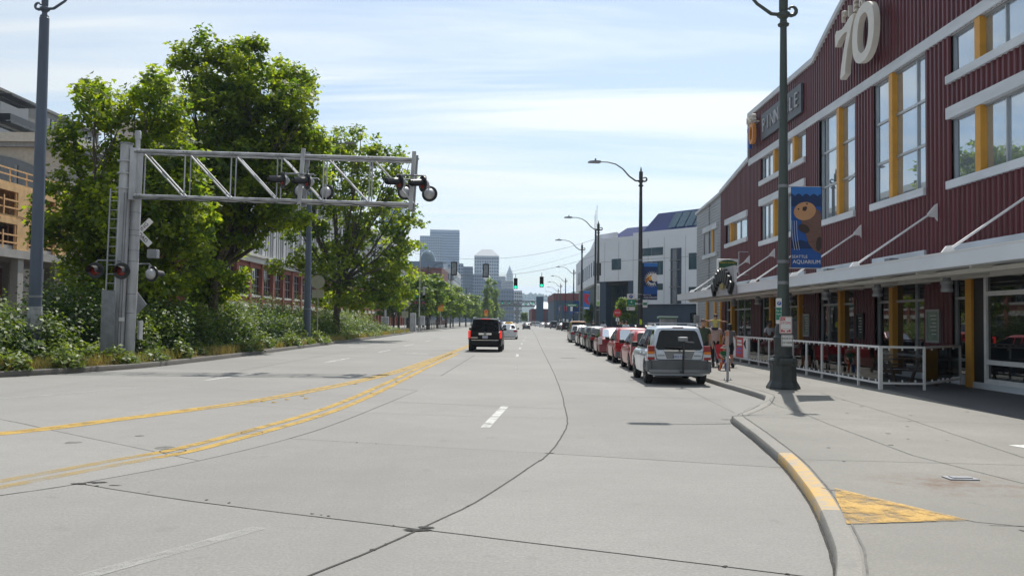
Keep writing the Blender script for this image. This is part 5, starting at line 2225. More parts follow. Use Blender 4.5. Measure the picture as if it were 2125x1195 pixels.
b.beam((0, -.06, .05), (0.02, -.08, 1.0), .055, .055)
b.build('mast', M['black'], rk)
b = MB()
b.cbox(-.14, .12, -.16, .02, .98, 1.10, .02)
b.beam((.05, -.1, .97), (.30, -.1, .955), .03, .03)
b.build('clamp', M['galv_dark'], rk)

GRP = 'cars parked along the right kerb'
car('parked_car', 'bright red hatchback parked right in front of the silver SUV', 'car', (5.28, 32.6, 0), -1.2,
    hatch('car_red', H=1.50, tail=[(.60, .86, .66, .98, 'tail_red')], bump=(.22, .52)), GRP)
car('parked_car', 'red hatchback with black lower cladding, second of the three red cars', 'car', (5.38, 38.7, 0), -1.2,
    hatch('car_red', H=1.56, gc=.22, rw=.33, L=4.4, bumpc='cladding', bump=(.26, .52), rglass='glass', quarter=True), GRP)
car('parked_car', 'dark red liftback with tall clear tail lights, farthest of the red cars', 'car', (5.46, 46.7, 0), -1.2,
    hatch('car_maroon', H=1.50, L=4.46, gh=(.12, .95, 2.1, 3.45), tail=[(.66, .84, .62, 1.02, 'tail_clear')], rglass='glass'), GRP)
car('parked_car', 'black sedan parked beyond the red cars', 'car', (5.55, 52.7, 0), -1.2, sedan('car_blackp'), GRP)
car('parked_car', 'dark grey saloon parked between the black sedan and a silver car', 'car', (5.68, 58.9, 0), -1.0, sedan('car_charcoal', H=1.5), GRP)
car('parked_car', 'grey sedan with dark mirrors in the middle of the parked row', 'car', (5.80, 65.2, 0), -.9, sedan('car_charcoal'), GRP)
car('parked_car', 'silver grey saloon just before the orange SUV', 'car', (5.95, 76.0, 0), -.9, sedan('car_grey', H=1.5), GRP)
car('parked_car', 'orange brown boxy SUV in the parked row', 'car', (6.42, 84.6, 0), -1.0,
    suv('car_orange', H=1.86, W=1.8, L=4.5, gc=.3, rw=.37, gh=(.02, .14, 2.3, 3.1), rg=(.1, .9), bumpc='cladding',
        top=[(0, 1.08), (.1, 1.10), (3.0, 1.08), (4.2, 1.02), (4.45, .9)], tail=[(.70, .86, .78, 1.04, 'tail_red')]), GRP)
FAR = [('charcoal suv', 'black SUV, first parked car beyond the signal junction', suv('car_blackp', H=1.75), 10.7, 172), ('s', 'dark sedan, second parked car beyond the junction', sedan('car_charcoal'), 10.5, 188),
       ('s', 'black van-like SUV, third parked car beyond the junction', suv('car_navy', H=1.9), 10.3, 214), ('s', 'dark grey saloon, fourth parked car beyond the junction', sedan('car_charcoal'), 9.9, 240),
       ('s', 'white car, fifth parked car beyond the junction', sedan('car_white'), 9.4, 268), ('s', 'silver car, sixth parked car beyond the junction', suv('car_silver'), 8.8, 300),
       ('s', 'white SUV, seventh parked car beyond the junction', suv('car_white'), 8.4, 335), ('s', 'dark car, eighth parked car beyond the junction', sedan('car_navy'), 7.6, 375)]
for _, lab, S, x, y in FAR:
    car('parked_car', lab, 'car', (x, y, 0), -1.2, S, 'cars parked beyond the junction', detail=1)
# moving traffic
es = car('moving_car', 'big black SUV driving away with red brake lights lit', 'car', (-1.52, 50.9, 0), -1.0,
         suv('car_blackp', rglass='glass_tint', L=5.1, W=2.03, H=1.93, gc=.30, rw=.40, yr=1.15, yf=4.05, ww=.27, wr=.71, rgin=.06, gh=(.02, .30, 3.1, 4.0), rg=(.06, .92),
             top=[(0, 1.17), (.1, 1.19), (3.8, 1.17), (4.6, 1.10), (5.0, 1.0), (5.1, .85)],
             tail=[(.84, .97, .80, 1.22, 'brake_light'), (.84, .97, .72, .798, 'tail_red')], plate=(0, .86), ptext='ACW2013', bump=(.38, .66)), detail=3)
b = MB()
b.box(-.37, .37, -.045, -.012, .98, 1.09)
b.build('chrome_bar', M['chrome'], es)
b = MB()
b.lathe([(.0, -.07), (.075, -.07), (.085, -.05), (.085, -.03)], 14, (0, 0, 1.05), axis='y')
b.build('emblem', M['galv_dark'], es)
b = MB()
b.box(-.78, .78, -.085, -.06, .665, .69)
b.build('bumper_trim', M['chrome'], es)
b = MB()
b.box(-.26, .26, .19, .26, 1.88, 1.905)
b.build('high_brake_light', M['brake_light'], es)
b = MB()
b.box(-.80, -.42, -.025, -.011, .80, .835)
b.build('badge', M['chrome'], es)
for s in (-1, 1):
    b = MB()
    b.tube([(s * .70, .7, 1.92), (s * .70, .8, 1.99), (s * .70, 3.0, 1.99), (s * .70, 3.1, 1.92)], .02, 6)
    b.build('roof_rail', M['galv'], es)
tx = car('taxi', 'white sedan with a yellow roof sign driving ahead of the black SUV', 'car', (-.30, 86.5, 0), -1.1, sedan('car_white', H=1.5))
b = MB()
b.cbox(-.62, .62, 1.45, 2.1, 1.505, 1.55, .02)
b.cbox(-.35, .35, 1.6, 1.85, 1.55, 1.68, .03)
b.build('roof_sign', M['car_taxi'], tx)
for lab, S, x, y in (('small dark car far ahead in the middle lane', sedan('car_charcoal'), 3.2, 190), ('dark car waiting far ahead left of the lane', sedan('car_navy'), -1.0, 250), ('white van far ahead on the left', suv('car_white', H=2.1), -5.0, 235),
                     ('distant silver car on the left lane', sedan('car_silver'), -2.5, 290), ('distant red car on the left lane', sedan('car_red'), -3.2, 330), ('distant yellow taxi far down the road', sedan('car_taxi'), -.2, 340)):
    car('moving_car', lab, 'car', (x, y, 0), -1.2, S, 'traffic far ahead', detail=1)
car('parked_car', 'pale silver car standing in the yard beyond the pier building', 'car', (15.0, 76, .13), 60, sedan('car_silver'), detail=1)

# ================================================================ railway crossing gantry
gan = thing('crossing_gantry', 'galvanised railway crossing gantry with a truss arm over the left lanes', 'crossing gantry', (-14.25, 32.3, .25))
GY = 32.3
LEAN = math.tan(R(1.0))


def gx(x, z):
    return x + (z - .3) * LEAN


def gz(x, z):
    return z - (x + 13.9) * .019


for (x, y, r_) in ((-14.36, GY - .10, .215), (-14.02, GY + .12, .19)):
    b = MB()
    zt = 8.1 if x < -14.2 else 7.9
    b.cyl((gx(x, .2), y, .2), (gx(x, zt), y, zt), r_, r_ * .96, 16)
    mst = b.build('mast', M['galv'], gan, world=True, smooth=50)
    b = MB()
    b.cyl((gx(x, zt), y, zt), (gx(x, zt), y, zt + .05), r_ + .03, n=16)
    b.build('mast_cap', M['galv_dark'], mst, world=True, smooth=50)
for zz in (7.45, 7.0, 6.45):
    b = MB()
    b.cyl((gx(-14.36, zz), GY - .10, zz), (gx(-14.36, zz), GY - .10, zz + .05), .29, n=16)
    b.build('clamp_ring', M['galv'], gan, world=True)
for zz in (5.6, 4.95, 4.75, 4.2, 3.8, 2.6, 1.9):
    b = MB()
    b.cyl((gx(-14.03, zz), GY + .12, zz), (gx(-14.03, zz), GY + .12, zz + .03), .197, n=16)
    b.build('strap', M['galv_dark'], gan, world=True)
b = MB()
b.lathe([(.085, 0), (.085, .35), (.11, .36), (.11, .62), (.09, .66)], 12, (gx(-13.95, 8), GY - .1, 7.95))
b.build('vent_cap', M['galv'], gan, world=True, smooth=40)
# truss: two planes of chords with posts and diagonals
XA, XB = -13.85, -3.72
for y in (GY - .28, GY + .28):
    for z0 in (7.85, 6.2):
        b = MB()
        b.cyl((XA, y, gz(XA, z0)), (XB, y, gz(XB, z0)), .058, n=10)
        b.build('chord', M['galv'], gan, world=True, smooth=50)
NB = 6
stp = (XB - XA) / NB
for y in (GY - .28, GY + .28):
    for i in range(NB + 1):
        x = XA + .15 + i * stp
        if i < NB:
            b = MB()
            b.cyl((gx(x, 7.85) - LEAN * 6.2, y, gz(x, 7.82)), (x, y, gz(x, 6.22)), .026, n=6)
            b.build('truss_post', M['galv'], gan, world=True)
            b = MB()
            b.cyl((x + .14, y, gz(x, 7.80)), (x + stp - .05, y, gz(x + stp, 6.24)), .033, n=6)
            b.build('truss_diagonal', M['galv'], gan, world=True)
for i in range(NB + 1):
    x = XA + .12 + i * (stp - .03)
    for z0 in (7.85, 6.2):
        b = MB()
        b.cyl((x, GY - .28, gz(x, z0)), (x, GY + .28, gz(x, z0)), .028, n=6)
        b.build('truss_tie', M['galv'], gan, world=True)
for x0, zt, zb_ in ((-7.72, 7.98, 5.95), (-3.68, 7.92, 5.80)):
    for y in (GY - .38, GY + .38):
        b = MB()
        b.beam((x0 + .06, y, zt), (x0 - .05, y, zb_), .14, .10)
        b.build('drop_post', M['galv_dark'] if y > GY else M['galv'], gan, world=True)
b = MB()
b.beam((-13.92, GY - .05, 7.95), (-13.95, GY - .05, 6.05), .16, .5)
b.build('root_plate', M['galv'], gan, world=True)
# ladder up the mast
lad = MB()
for s in (-.165, .165):
    lad.beam((gx(-14.47, .8) + s, GY - .62, .8), (gx(-14.47, 6.4) + s, GY - .62, 6.4), .04, .04)
ladder = lad.build('ladder', M['galv'], gan, world=True)
for k in range(17):
    zz = 1.0 + k * .33
    b = MB()
    b.cyl((gx(-14.47, zz) - .165, GY - .62, zz), (gx(-14.47, zz) + .165, GY - .62, zz), .014, n=6)
    b.build('rung', M['galv'], ladder, world=True)
b = MB()
b.box(gx(-14.47, 1.5) - .26, gx(-14.47, 1.5) + .22, GY - .70, GY - .66, .4, 2.72)
b.build('ladder_guard', M['galv_dark'], gan, world=True)
b = MB()
b.box(-14.22, -14.02, GY - .37, GY - .35, 1.62, 1.76)
b.build('id_plate', M['sign_white'], gan, world=True)
b = MB()
b.cbox(gx(-13.5, 4.1) - .03, gx(-13.5, 4.1) + .33, GY + .1, GY + .4, 3.95, 4.27, .02)
b.build('bell_box', M['galv_dark'], gan, world=True)
b = MB()
b.box(gx(-13.75, 2.2) - .05, gx(-13.75, 2.2) + .02, GY + .2, GY + .5, .95, 1.65)
b.build('junction_box', M['galv'], gan, world=True)


def signal(x, y, z, face, lens=True):
    """crossing light: black disc, hood and red lens, or its silver back; face = direction it looks"""
    d = Vector(face).normalized()
    side = Vector((0, 0, 1)).cross(d).normalized()
    up = d.cross(side)
    T = Matrix((side, up, d)).transposed().to_4x4()
    T.translation = Vector((x, y, z))
    b = MB(T)
    b.lathe([(.0, -.02), (.295, -.02), (.30, 0), (.295, .02), (.0, .02)], 24)
    s = b.build('signal', M['black'], gan, world=True, smooth=40)
    b = MB(T)
    b.lathe([(.0, .022), (.165, .022), (.16, .04), (.11, .055), (.0, .062)], 20)
    b.build('lens', M['red_lens'], s, world=True, smooth=50)
    b = MB(T)
    n = 15
    vs = []
    for t, zz in ((0, .02), (1, .52)):
        for i in range(n):
            a = R(-20) + (math.pi + R(40)) * i / (n - 1)
            rr_ = .18 - .015 * t
            vs.append((rr_ * math.cos(a), rr_ * math.sin(a) - .02 * t, zz if i not in (0, n - 1) else lerp(.02, .38, t)))
    b.add(vs, [(i, i + 1, n + i + 1, n + i) for i in range(n - 1)])
    b.build('hood', M['black'], s, world=True, smooth=60, fix=False)
    b = MB(T)
    b.lathe([(.0, -.24), (.07, -.235), (.15, -.17), (.20, -.08), (.205, -.021)], 18)
    b.cyl((0, .10, -.15), (0, .30, -.12), .03, n=8)
    b.build('housing', M['galv'], s, world=True, smooth=50)
    return s


FL = (-.84, -.54, -.06)
for (x, y, z) in ((-8.35, GY - .55, 6.78), (-7.45, GY - .55, 6.74), (-4.12, GY - .5, 6.76), (-3.28, GY - .5, 6.72)):
    signal(x, y, z, FL)
for (x, y, z) in ((-7.95, GY + .55, 6.55), (-7.0, GY + .55, 6.52), (-4.03, GY + .5, 6.55), (-3.12, GY + .5, 6.50)):
    signal(x, y, z, (.12, 1, -.05))
for x0 in (-7.75, -3.72):
    for y, dx in ((GY - .48, .55), (GY + .48, .5)):
        b = MB()
        b.tube([(x0 - dx, y, 6.98), (x0 - dx + .05, y, 7.04), (x0 + dx - .05, y, 7.02), (x0 + dx, y, 6.96)], .03, 6)
        b.build('signal_arm', M['galv_dark'], gan, world=True)
for (x, z, f) in ((-15.0, 3.43, (.10, -1, 0)), (-14.05, 3.42, (.14, -1, 0))):
    signal(x, GY - .62, z, f)
signal(-13.40, GY + .45, 3.38, (.35, 1, 0))
b = MB()
b.tube([(-15.0, GY - .6, 3.72), (-14.95, GY - .55, 3.8), (-14.1, GY - .5, 3.8), (-14.05, GY - .55, 3.72)], .03, 6)
b.build('signal_arm', M['galv_dark'], gan, world=True)
b = MB()
b.tube([(-13.9, GY + .35, 3.74), (-13.5, GY + .4, 3.76), (-13.40, GY + .4, 3.66)], .03, 6)
b.build('signal_arm', M['galv_dark'], gan, world=True)
b = MB()
b.prism([(-13.92, 1.85), (-13.55, 2.25), (-13.9, 2.7)], GY + .42, GY + .45, 'xz')
b.build('sign_back', M['galv_dark'], gan, world=True)
# cabling: conduits up the mast, cables slung along the truss, bolts at the joints
for dx, dy, rr_ in ((.10, -.31, .022), (.17, -.26, .016), (-.14, -.28, .018)):
    b = MB()
    b.tube([(gx(-14.36, .4) + dx, GY + dy, .4), (gx(-14.36, 3.6) + dx, GY + dy, 3.6), (gx(-14.36, 6.3) + dx, GY + dy, 6.3)], rr_, 6)
    b.build('conduit', M['galv_dark'], gan, world=True)
for k, (z0, sg) in enumerate(((6.14, .03), (6.10, .05), (7.78, .02))):
    pts = []
    for i in range(61):
        t = i / 60
        x = lerp(XA, XB, t)
        pts.append((x, GY - .30 - .02 * k, gz(x, z0) - sg * abs(math.sin(t * math.pi * (9 + k)))))
    b = MB()
    b.tube(pts, .012, 5)
    b.build('cable', M['black'], gan, world=True)
for i in range(NB + 1):
    x = XA + .15 + i * stp
    for z0 in (7.85, 6.2):
        b = MB()
        b.cyl((x - .03, GY - .36, gz(x, z0)), (x - .03, GY - .30, gz(x, z0)), .03, n=6)
        b.cyl((x + .10, GY - .36, gz(x, z0)), (x + .10, GY - .30, gz(x, z0)), .03, n=6)
        b.build('bolt', M['galv_dark'], gan, world=True)
for (xs, zs) in ((-8.3, 7.0), (-7.5, 7.0), (-4.1, 7.0)):
    b = MB()
    b.tube([(xs, GY - .5, zs), (xs + .08, GY - .45, zs + .28), (xs + .22, GY - .35, zs + .2), (xs + .3, GY - .32, zs + .5)], .012, 5)
    b.build('cable', M['black'], gan, world=True)
# crossbuck behind the mast
for ang, word, off_, dy in ((-45, 'RAILROAD', .0, .50), (45, 'CROSSING', 0, .53)):
    Tm = face_T((-13.98, GY + dy, 4.93), (1, 0, 0)) @ Matrix.Rotation(R(ang), 4, 'Z')
    b = MB(Tm)
    b.prism([(-.66, -.115), (.66, -.115), (.66, .115), (-.66, .115)], -.01, .0, 'xy')
    bl = b.build('crossbuck_blade', M['sign_white'], gan, world=True)
    text(word, .205, Tm @ Matrix.Translation((0, 0, .006)), 'lettering', M['black'], bl, .004, world=True)

# ================================================================ lamp posts
def lamp_post(label, loc, hgt, paint, arm=(-1, 0), base=True, scale=1.0, base_m='lamp_dark', group='street lamps', arm_len=2.4, name='street_lamp', r0=.155, r1=.085):
    t = thing(name, label, 'street lamp', loc, 0, group)
    if base:
        b = MB()
        pr = [(.40, 0), (.40, .05), (.36, .13), (.335, .17), (.315, .22), (.30, .60), (.335, .65), (.34, .74), (.30, .79)]
        b.lathe([(r * 1.08, z) for r, z in pr], 8)
        b.build('base', M[base_m], t)
        b = MB()
        b.lathe([(.25, .79), (.255, .85), (.235, .87), (.23, 1.25), (.25, 1.28), (.25, 1.33), (.225, 1.36), (.21, 1.42), (.20, 1.60), (.17, 1.66)], 12)
        b.build('plinth', M[base_m], t, smooth=35)
        for k in range(4):
            a = math.pi / 4 + k * math.pi / 2
            b = MB()
            b.lathe([(.06, .62), (.075, .68), (.075, .76), (.05, .82)], 8, (.31 * math.cos(a), .31 * math.sin(a), 0))
            b.build('boss', M[base_m], t, smooth=40)
    b = MB()
    b.lathe([(r0, 0 if not base else 1.6), (r0 * .98, 2.2), (r1, hgt - .25)], 14)
    sh = b.build('shaft', M[paint], t, smooth=50)
    for zz in ((5.28, 3.30, 2.75) if base else (2.2,)):
        b = MB()
        rr_ = lerp(r0, r1, zz / hgt) + .012
        b.lathe([(rr_, zz - .04), (rr_ + .006, zz), (rr_, zz + .04)], 14)
        b.build('band', M['galv_dark'], sh, smooth=40)
    b = MB()
    h = hgt
    b.lathe([(r1, h - .25), (.14, h - .22), (.15, h - .17), (.10, h - .14), (.085, h - .05), (.12, h), (.17, h + .04), (.17, h + .12), (.10, h + .16), (.115, h + .2), (.115, h + .62), (.05, h + .66), (.05, h + .78), (.02, h + .82), (.035, h + .86), (.0, h + .92)], 12)
    b.build('finial', M[paint], t, smooth=40)
    ax, ay = arm
    pts = []
    for s, z in ((.10, .08), (.35, .10), (.75, .36), (1.15, .78), (1.6, 1.05), (2.1, 1.16), (2.6, 1.17)):
        s2 = s / 2.6 * arm_len
        pts.append((ax * s2, ay * s2, h + z))
    b = MB()
    b.tube(pts, [.055, .05, .045, .04, .036, .033, .03], 8)
    b.build('arm', M[paint], t, smooth=60)
    pts = []
    for k in range(9):
        a = R(-90) + R(250) * k / 8
        rr_ = .14 - .008 * k
        pts.append((-ax * (.22 + rr_ * math.cos(a)), -ay * (.22 + rr_ * math.cos(a)), h + .20 + rr_ * math.sin(a)))
    pts = [(-ax * .1, -ay * .1, h + .08)] + pts
    b = MB()
    b.tube(pts, [.055] * 4 + [.05, .045, .04, .035, .032, .045], 7)
    b.build('scroll', M[paint], t, smooth=60)
    L0 = arm_len - .05
    zc = h + 1.16
    T = Matrix.Translation((ax * L0, ay * L0, zc)) @ Matrix.Rotation(math.atan2(ay, ax), 4, 'Z')
    b = MB(T)
    b.prism([(0, .06), (.30, .085), (.62, .05), (.74, .0), (.70, -.055), (.12, -.065), (0, -.04)], -.15, .15, 'xz')
    lu = b.build('luminaire', M['galv_dark'], t, smooth=40)
    b = MB(T)
    b.cyl((.30, 0, .08), (.30, 0, .2), .045, n=8)
    b.build('photocell', M['black'], lu)
    return t


lamp_post('green lamp post with otter banner, nearest on the right pavement', (7.08, 23.0, .13), 9.75, 'lamp_green')
lamp_post('dark lamp post with puffin banner in front of the white building', (7.42, 51, .13), 9.8, 'lamp_dark')
lamp_post('dark lamp post third along the right pavement', (7.66, 78.5, .13), 9.8, 'lamp_dark')
lamp_post('dark lamp post fourth along the right pavement', (7.95, 100.5, .13), 9.8, 'lamp_dark')
for x, y, wd in ((10.5, 150, 'fifth'), (11.0, 181, 'sixth'), (11.5, 208, 'seventh'), (12.6, 240, 'eighth'), (13.4, 275, 'ninth'), (14.6, 330, 'tenth')):
    lamp_post('dark lamp post %s along the right pavement' % wd, (x, y, .13), 9.8, 'lamp_dark')
lamp_post('tall slate blue lamp post at the far left among the shrubs', (-16.75, 31.0, .25), 12.35, 'lamp_blue', (1, 0), base=False, r0=.22, r1=.165)
lamp_post('slate blue lamp post rising behind the truss through the trees', (-13.9, 60, .25), 12.4, 'lamp_blue', (1, 0), base=False, r0=.24, r1=.13)
for x, y, lab, hg in ((-14.3, 150, 'dark lamp post by the left crossing post', 10.2), (-13.2, 190, 'dark lamp post behind the first street trees', 10.2), (-12.4, 240, 'dark lamp post in the middle of the street tree row', 10),
                  (-11.0, 300, 'dark lamp post near the poplars', 10)):
    lamp_post(lab, (x, y, .13), hg, 'lamp_dark', (1, 0), base=False)
b = MB()
b.lathe([(.245, 1.05), (.245, 1.85)], 14, (-16.75, 31.0, .25))
b.build('poster_wrap', mat('weathered_paper', (.36, .37, .38), .8, var=.35, scale=6), None, loc=(-16.75, 31.0, .25))
tag(bpy.data.objects['poster_wrap'], 'weathered pale paper wrapped round the left slate lamp post', 'poster')


# ---------------------------------------------------------------- banners
def banner_frame(t, x0, z1, w, h, arms=True):
    for zz in (z1, z1 - h):
        b = MB()
        b.cyl((-.02, 0, zz), (x0 + w, 0, zz), .016, n=6)
        b.build('banner_arm', M['galv'], t)


M['bn_sky'] = mat('banner_light_blue', (.035, .17, .50), .7, var=.05)
M['bn_deep'] = mat('banner_deep_blue', (.010, .035, .115), .7, var=.1)
M['bn_mid'] = mat('banner_mid_blue', (.016, .085, .32), .7, var=.06)
M['otter_face'] = mat('otter_face', (.50, .27, .135), .7, var=.06)
M['otter_fur'] = mat('otter_fur', (.155, .085, .068), .7, var=.16, scale=9, stretch=(1, 1, 3))
M['otter_dark'] = mat('otter_dark', (.045, .03, .028), .7)
BN_T, BN_W, BN_H = 5.40, .79, 2.13
bt = thing('lamp_banner', 'blue aquarium banner with a brown sea otter on the nearest lamp post', 'banner', (7.08, 23.0, .13))
BX0, BZ1 = .20, BN_T - .13


def bn_poly(t, pts, m, layer, nm='print_shape'):
    """pts in banner units: x 0..1 across, y 0..1 down"""
    b = MB()
    b.add([(BX0 + x * BN_W, -.012 - layer * .0025, BZ1 - y * BN_H) for x, y in pts], [tuple(range(len(pts)))])
    return b.build(nm, M[m], t, fix=False)


def wave_band(y0, y1, amp, n):
    top = []
    for i in range(n * 6 + 1):
        x = i / (n * 6)
        top.append((x, y0 - amp * abs(math.cos(math.pi * x * n))))
    return top + [(1, y1), (0, y1)]


def ell(cx, cy, rx, ry, rot=0, n=26):
    k = BN_W / BN_H
    o = []
    for i in range(n):
        a = 2 * math.pi * i / n
        x, y = rx * math.cos(a), ry * math.sin(a)
        o.append((cx + x * math.cos(rot) - y * math.sin(rot), cy + (x * math.sin(rot) + y * math.cos(rot)) * k))
    return o


def clip01(p):
    return [(min(1, max(0, x)), min(1, max(0, y))) for x, y in p]


b = MB()
b.box(BX0, BX0 + BN_W, -.010, .0, BZ1 - BN_H, BZ1)
b.build('fabric', M['bn_mid'], bt)
banner_frame(bt, BX0, BZ1, BN_W, BN_H)
bn_poly(bt, [(0, 0), (1, 0), (1, .12), (0, .12)], 'bn_sky', 1)
bn_poly(bt, wave_band(.115, .24, .03, 4), 'bn_deep', 2)
bn_poly(bt, wave_band(.68, .76, .025, 3), 'bn_deep', 1)
bn_poly(bt, clip01([(.30, .36), (.52, .40), (.80, .26), (.97, .30), (1, .40), (1, .82), (.92, .81), (.75, .78), (.58, .70), (.48, .58), (.36, .48)]), 'otter_fur', 3)
bn_poly(bt, clip01(ell(.45, .30, .37, .30, -.25)), 'otter_face', 5)
bn_poly(bt, ell(.42, .515, .20, .135, .45), 'otter_dark', 6)
bn_poly(bt, clip01(ell(.92, .70, .10, .24, .1)), 'otter_dark', 6)
bn_poly(bt, ell(.24, .275, .03, .03), 'black', 7)
bn_poly(bt, ell(.52, .21, .03, .03), 'black', 7)
bn_poly(bt, [(.38, .25), (.50, .24), (.53, .265), (.47, .30), (.37, .295)], 'otter_dark', 7)
for k in range(3):
    b = MB()
    pts = [(BX0 + (.02 + .08 * k + .10 * t - .03 * math.sin(3 * t)) * BN_W, -.024, BZ1 - (.42 + .36 * t) * BN_H) for t in np.linspace(0, 1, 8)]
    b.tube(pts, .005, 4)
    b.build('print_line', M['sign_white'], bt)
text('SEATTLE', .108, face_T((BX0 + .28 * BN_W, -.024, BZ1 - .862 * BN_H), (1, 0, 0)), 'lettering', M['sign_white'], bt, .004)
text('AQUARIUM', .140, face_T((BX0 + .51 * BN_W, -.024, BZ1 - .925 * BN_H), (1, 0, 0)), 'lettering', M['sign_white'], bt, .004)

b2_ = thing('lamp_banner', 'blue aquarium banner with a white and orange bird on the second lamp post', 'banner', (7.42, 51, .13))
BZ1 = 5.22 - .13 + .03
b = MB()
b.box(BX0 - .08, BX0 + BN_W, -.010, 0, BZ1 - BN_H, BZ1)
b.build('fabric', M['bn_deep'], b2_)
banner_frame(b2_, BX0, BZ1, BN_W, BN_H)
bn_poly(b2_, [(0, 0), (1, 0), (1, .10), (0, .10)], 'bn_sky', 1)
bn_poly(b2_, wave_band(.65, .85, .02, 3), 'bn_mid', 1)
cx_, cy_ = .62, .44
for k in range(16):
    a = R(60 + k * 16)
    tip = (cx_ + .62 * math.cos(a), cy_ + .62 * math.sin(a) * .37)
    s = R(7)
    bn_poly(b2_, clip01([(cx_ + .3 * math.cos(a - s * 1.5), cy_ + .3 * math.sin(a - s * 1.5) * .37), tip, (cx_ + .3 * math.cos(a + s * 1.5), cy_ + .3 * math.sin(a + s * 1.5) * .37)]), 'sign_white', 2)
bn_poly(b2_, clip01([(.10, .50), (.18, .42), (.34, .36), (.50, .34), (.56, .42), (.50, .48), (.30, .47), (.14, .54)]), 'sign_yellow', 3)
bn_poly(b2_, clip01([(.10, .50), (.18, .42), (.34, .38), (.42, .42), (.38, .47), (.14, .54)]), 'car_orange', 4)
bn_poly(b2_, clip01(ell(.80, .40, .27, .30)), 'sign_white', 5)
text('SEATTLE', .118, face_T((BX0 + .25 * BN_W, -.024, BZ1 - .875 * BN_H), (1, 0, 0)), 'lettering', M['sign_white'], b2_, .004)
text('AQUARIUM', .148, face_T((BX0 + .48 * BN_W, -.024, BZ1 - .94 * BN_H), (1, 0, 0)), 'lettering', M['sign_white'], b2_, .004)
for (x, y, lab) in ((7.95, 100.5, 'blue and red aquarium banner on the fourth lamp post'), (10.5, 150, 'blue aquarium banner with an orange disc on the fifth lamp post')):
    t = thing('lamp_banner', lab, 'banner', (x, y, .13))
    b = MB()
    sx_ = 1 if y < 120 else -1
    b.box(.16, .95, -.01, 0, 3.1, 5.2)
    b.build('fabric', M['bn_sky' if y < 120 else 'bn_mid'], t)
    b = MB()
    if y < 120:
        b.prism([(.3, 4.9), (.9, 4.8), (.7, 4.3), (.9, 3.6), (.6, 3.7), (.3, 4.0)], -.016, -.011, 'xz')
        b.build('print_shape', M['sign_red'], t)
    else:
        b.lathe([(.0, -.016), (.25, -.016), (.25, -.011)], 14, (.55, 0, 4.3), axis='y')
        b.build('print_shape', M['car_orange'], t)
    b = MB()
    b.box(.25, .85, -.016, -.011, 3.2, 3.32)
    b.build('print_shape', M['sign_white'], t)
    banner_frame(t, .16, 5.2, .79, 2.1)


# ---------------------------------------------------------------- parking signs on the near lamp post
def plate(t, x, z, w, h, m, y=-.2, rim=None, nm='plate'):
    b = MB()
    pl = []
    r_ = min(.03, w * .12)
    for cx0, cz0, a0 in ((w / 2 - r_, h / 2 - r_, 0), (-w / 2 + r_, h / 2 - r_, 90), (-w / 2 + r_, -h / 2 + r_, 180), (w / 2 - r_, -h / 2 + r_, 270)):
        for k in range(4):
            a = R(a0 + k * 30)
            pl.append((x + cx0 + r_ * math.cos(a), z + cz0 + r_ * math.sin(a)))
    b.prism(pl, y, y + .006, 'xz')
    o = b.build(nm, M[m], t)
    if rim:
        b = MB()
        for (a0, a1, c0, c1) in ((-w / 2 + .012, w / 2 - .012, h / 2 - .022, h / 2 - .012), (-w / 2 + .012, w / 2 - .012, -h / 2 + .012, -h / 2 + .022),
                                 (-w / 2 + .012, -w / 2 + .022, -h / 2 + .022, h / 2 - .022), (w / 2 - .022, w / 2 - .012, -h / 2 + .022, h / 2 - .022)):
            b.box(x + a0, x + a1, y - .002, y - .0005, z + c0, z + c1)
        b.build('border', M[rim], o)
    return o


def wr(t, s, size, x, z, m, y=-.203):
    return text(s, size, face_T((x, y, z), (1, 0, 0)), 'lettering', M[m], t, .003)


ps = thing('parking_sign', 'narrow white and green Pay to Park sign on the near lamp post', 'sign', (7.08, 23.0, .13))
o = plate(ps, -.185, 2.01, .15, .66, 'sign_white', -.23)
b = MB()
b.box(-.255, -.115, -.233, -.2315, 1.78, 2.10)
b.build('panel', M['sign_green'], ps)
b = MB()
b.lathe([(0, -.2335), (.055, -.2335), (.055, -.2315)], 16, (-.175, 0, 2.21), axis='y')
b.build('roundel', M['sign_blue'], ps)
wr(ps, 'P', .10, -.175, 2.21, 'sign_white', -.236)
wr(ps, 'Pay to', .062, -.185, 2.02, 'sign_white', -.236)
wr(ps, 'Park', .062, -.185, 1.93, 'sign_white', -.236)
ns = thing('parking_sign', 'white and red NO STOPS sign with tow trucks on the near lamp post', 'sign', (7.08, 23.0, .13))
plate(ns, -.01, 1.65, .32, .44, 'sign_white', -.25, 'sign_red')
b = MB()
b.box(-.155, -.02, -.253, -.2515, 1.765, 1.845)
b.build('panel', M['sign_red'], ns)
wr(ns, 'NO', .085, -.085, 1.805, 'sign_white', -.256)
wr(ns, 'STOPS', .088, -.01, 1.70, 'sign_red', -.254)
for sx_ in (-1, 1):
    b = MB()
    b.prism([(-.01 + sx_ * .02, 1.485), (-.01 + sx_ * .125, 1.485), (-.01 + sx_ * .125, 1.53), (-.01 + sx_ * .08, 1.53), (-.01 + sx_ * .06, 1.505), (-.01 + sx_ * .02, 1.51)], -.253, -.2515, 'xz')
    b.lathe([(0, -.253), (.014, -.253), (.014, -.2515)], 10, (-.01 + sx_ * .045, 0, 1.48), axis='y')
    b.lathe([(0, -.253), (.014, -.253), (.014, -.2515)], 10, (-.01 + sx_ * .105, 0, 1.48), axis='y')
    b.build('tow_symbol', M['sign_red'], ns)
b = MB()
b.box(-.15, .13, -.2525, -.2515, 1.553, 1.559)
b.build('rule', M['sign_red'], ns)
nh = thing('parking_sign', 'white NORTH OF HERE plate, lowest sign on the near lamp post', 'sign', (7.08, 23.0, .13))
plate(nh, .02, 1.25, .305, .30, 'sign_white', -.27, 'black')
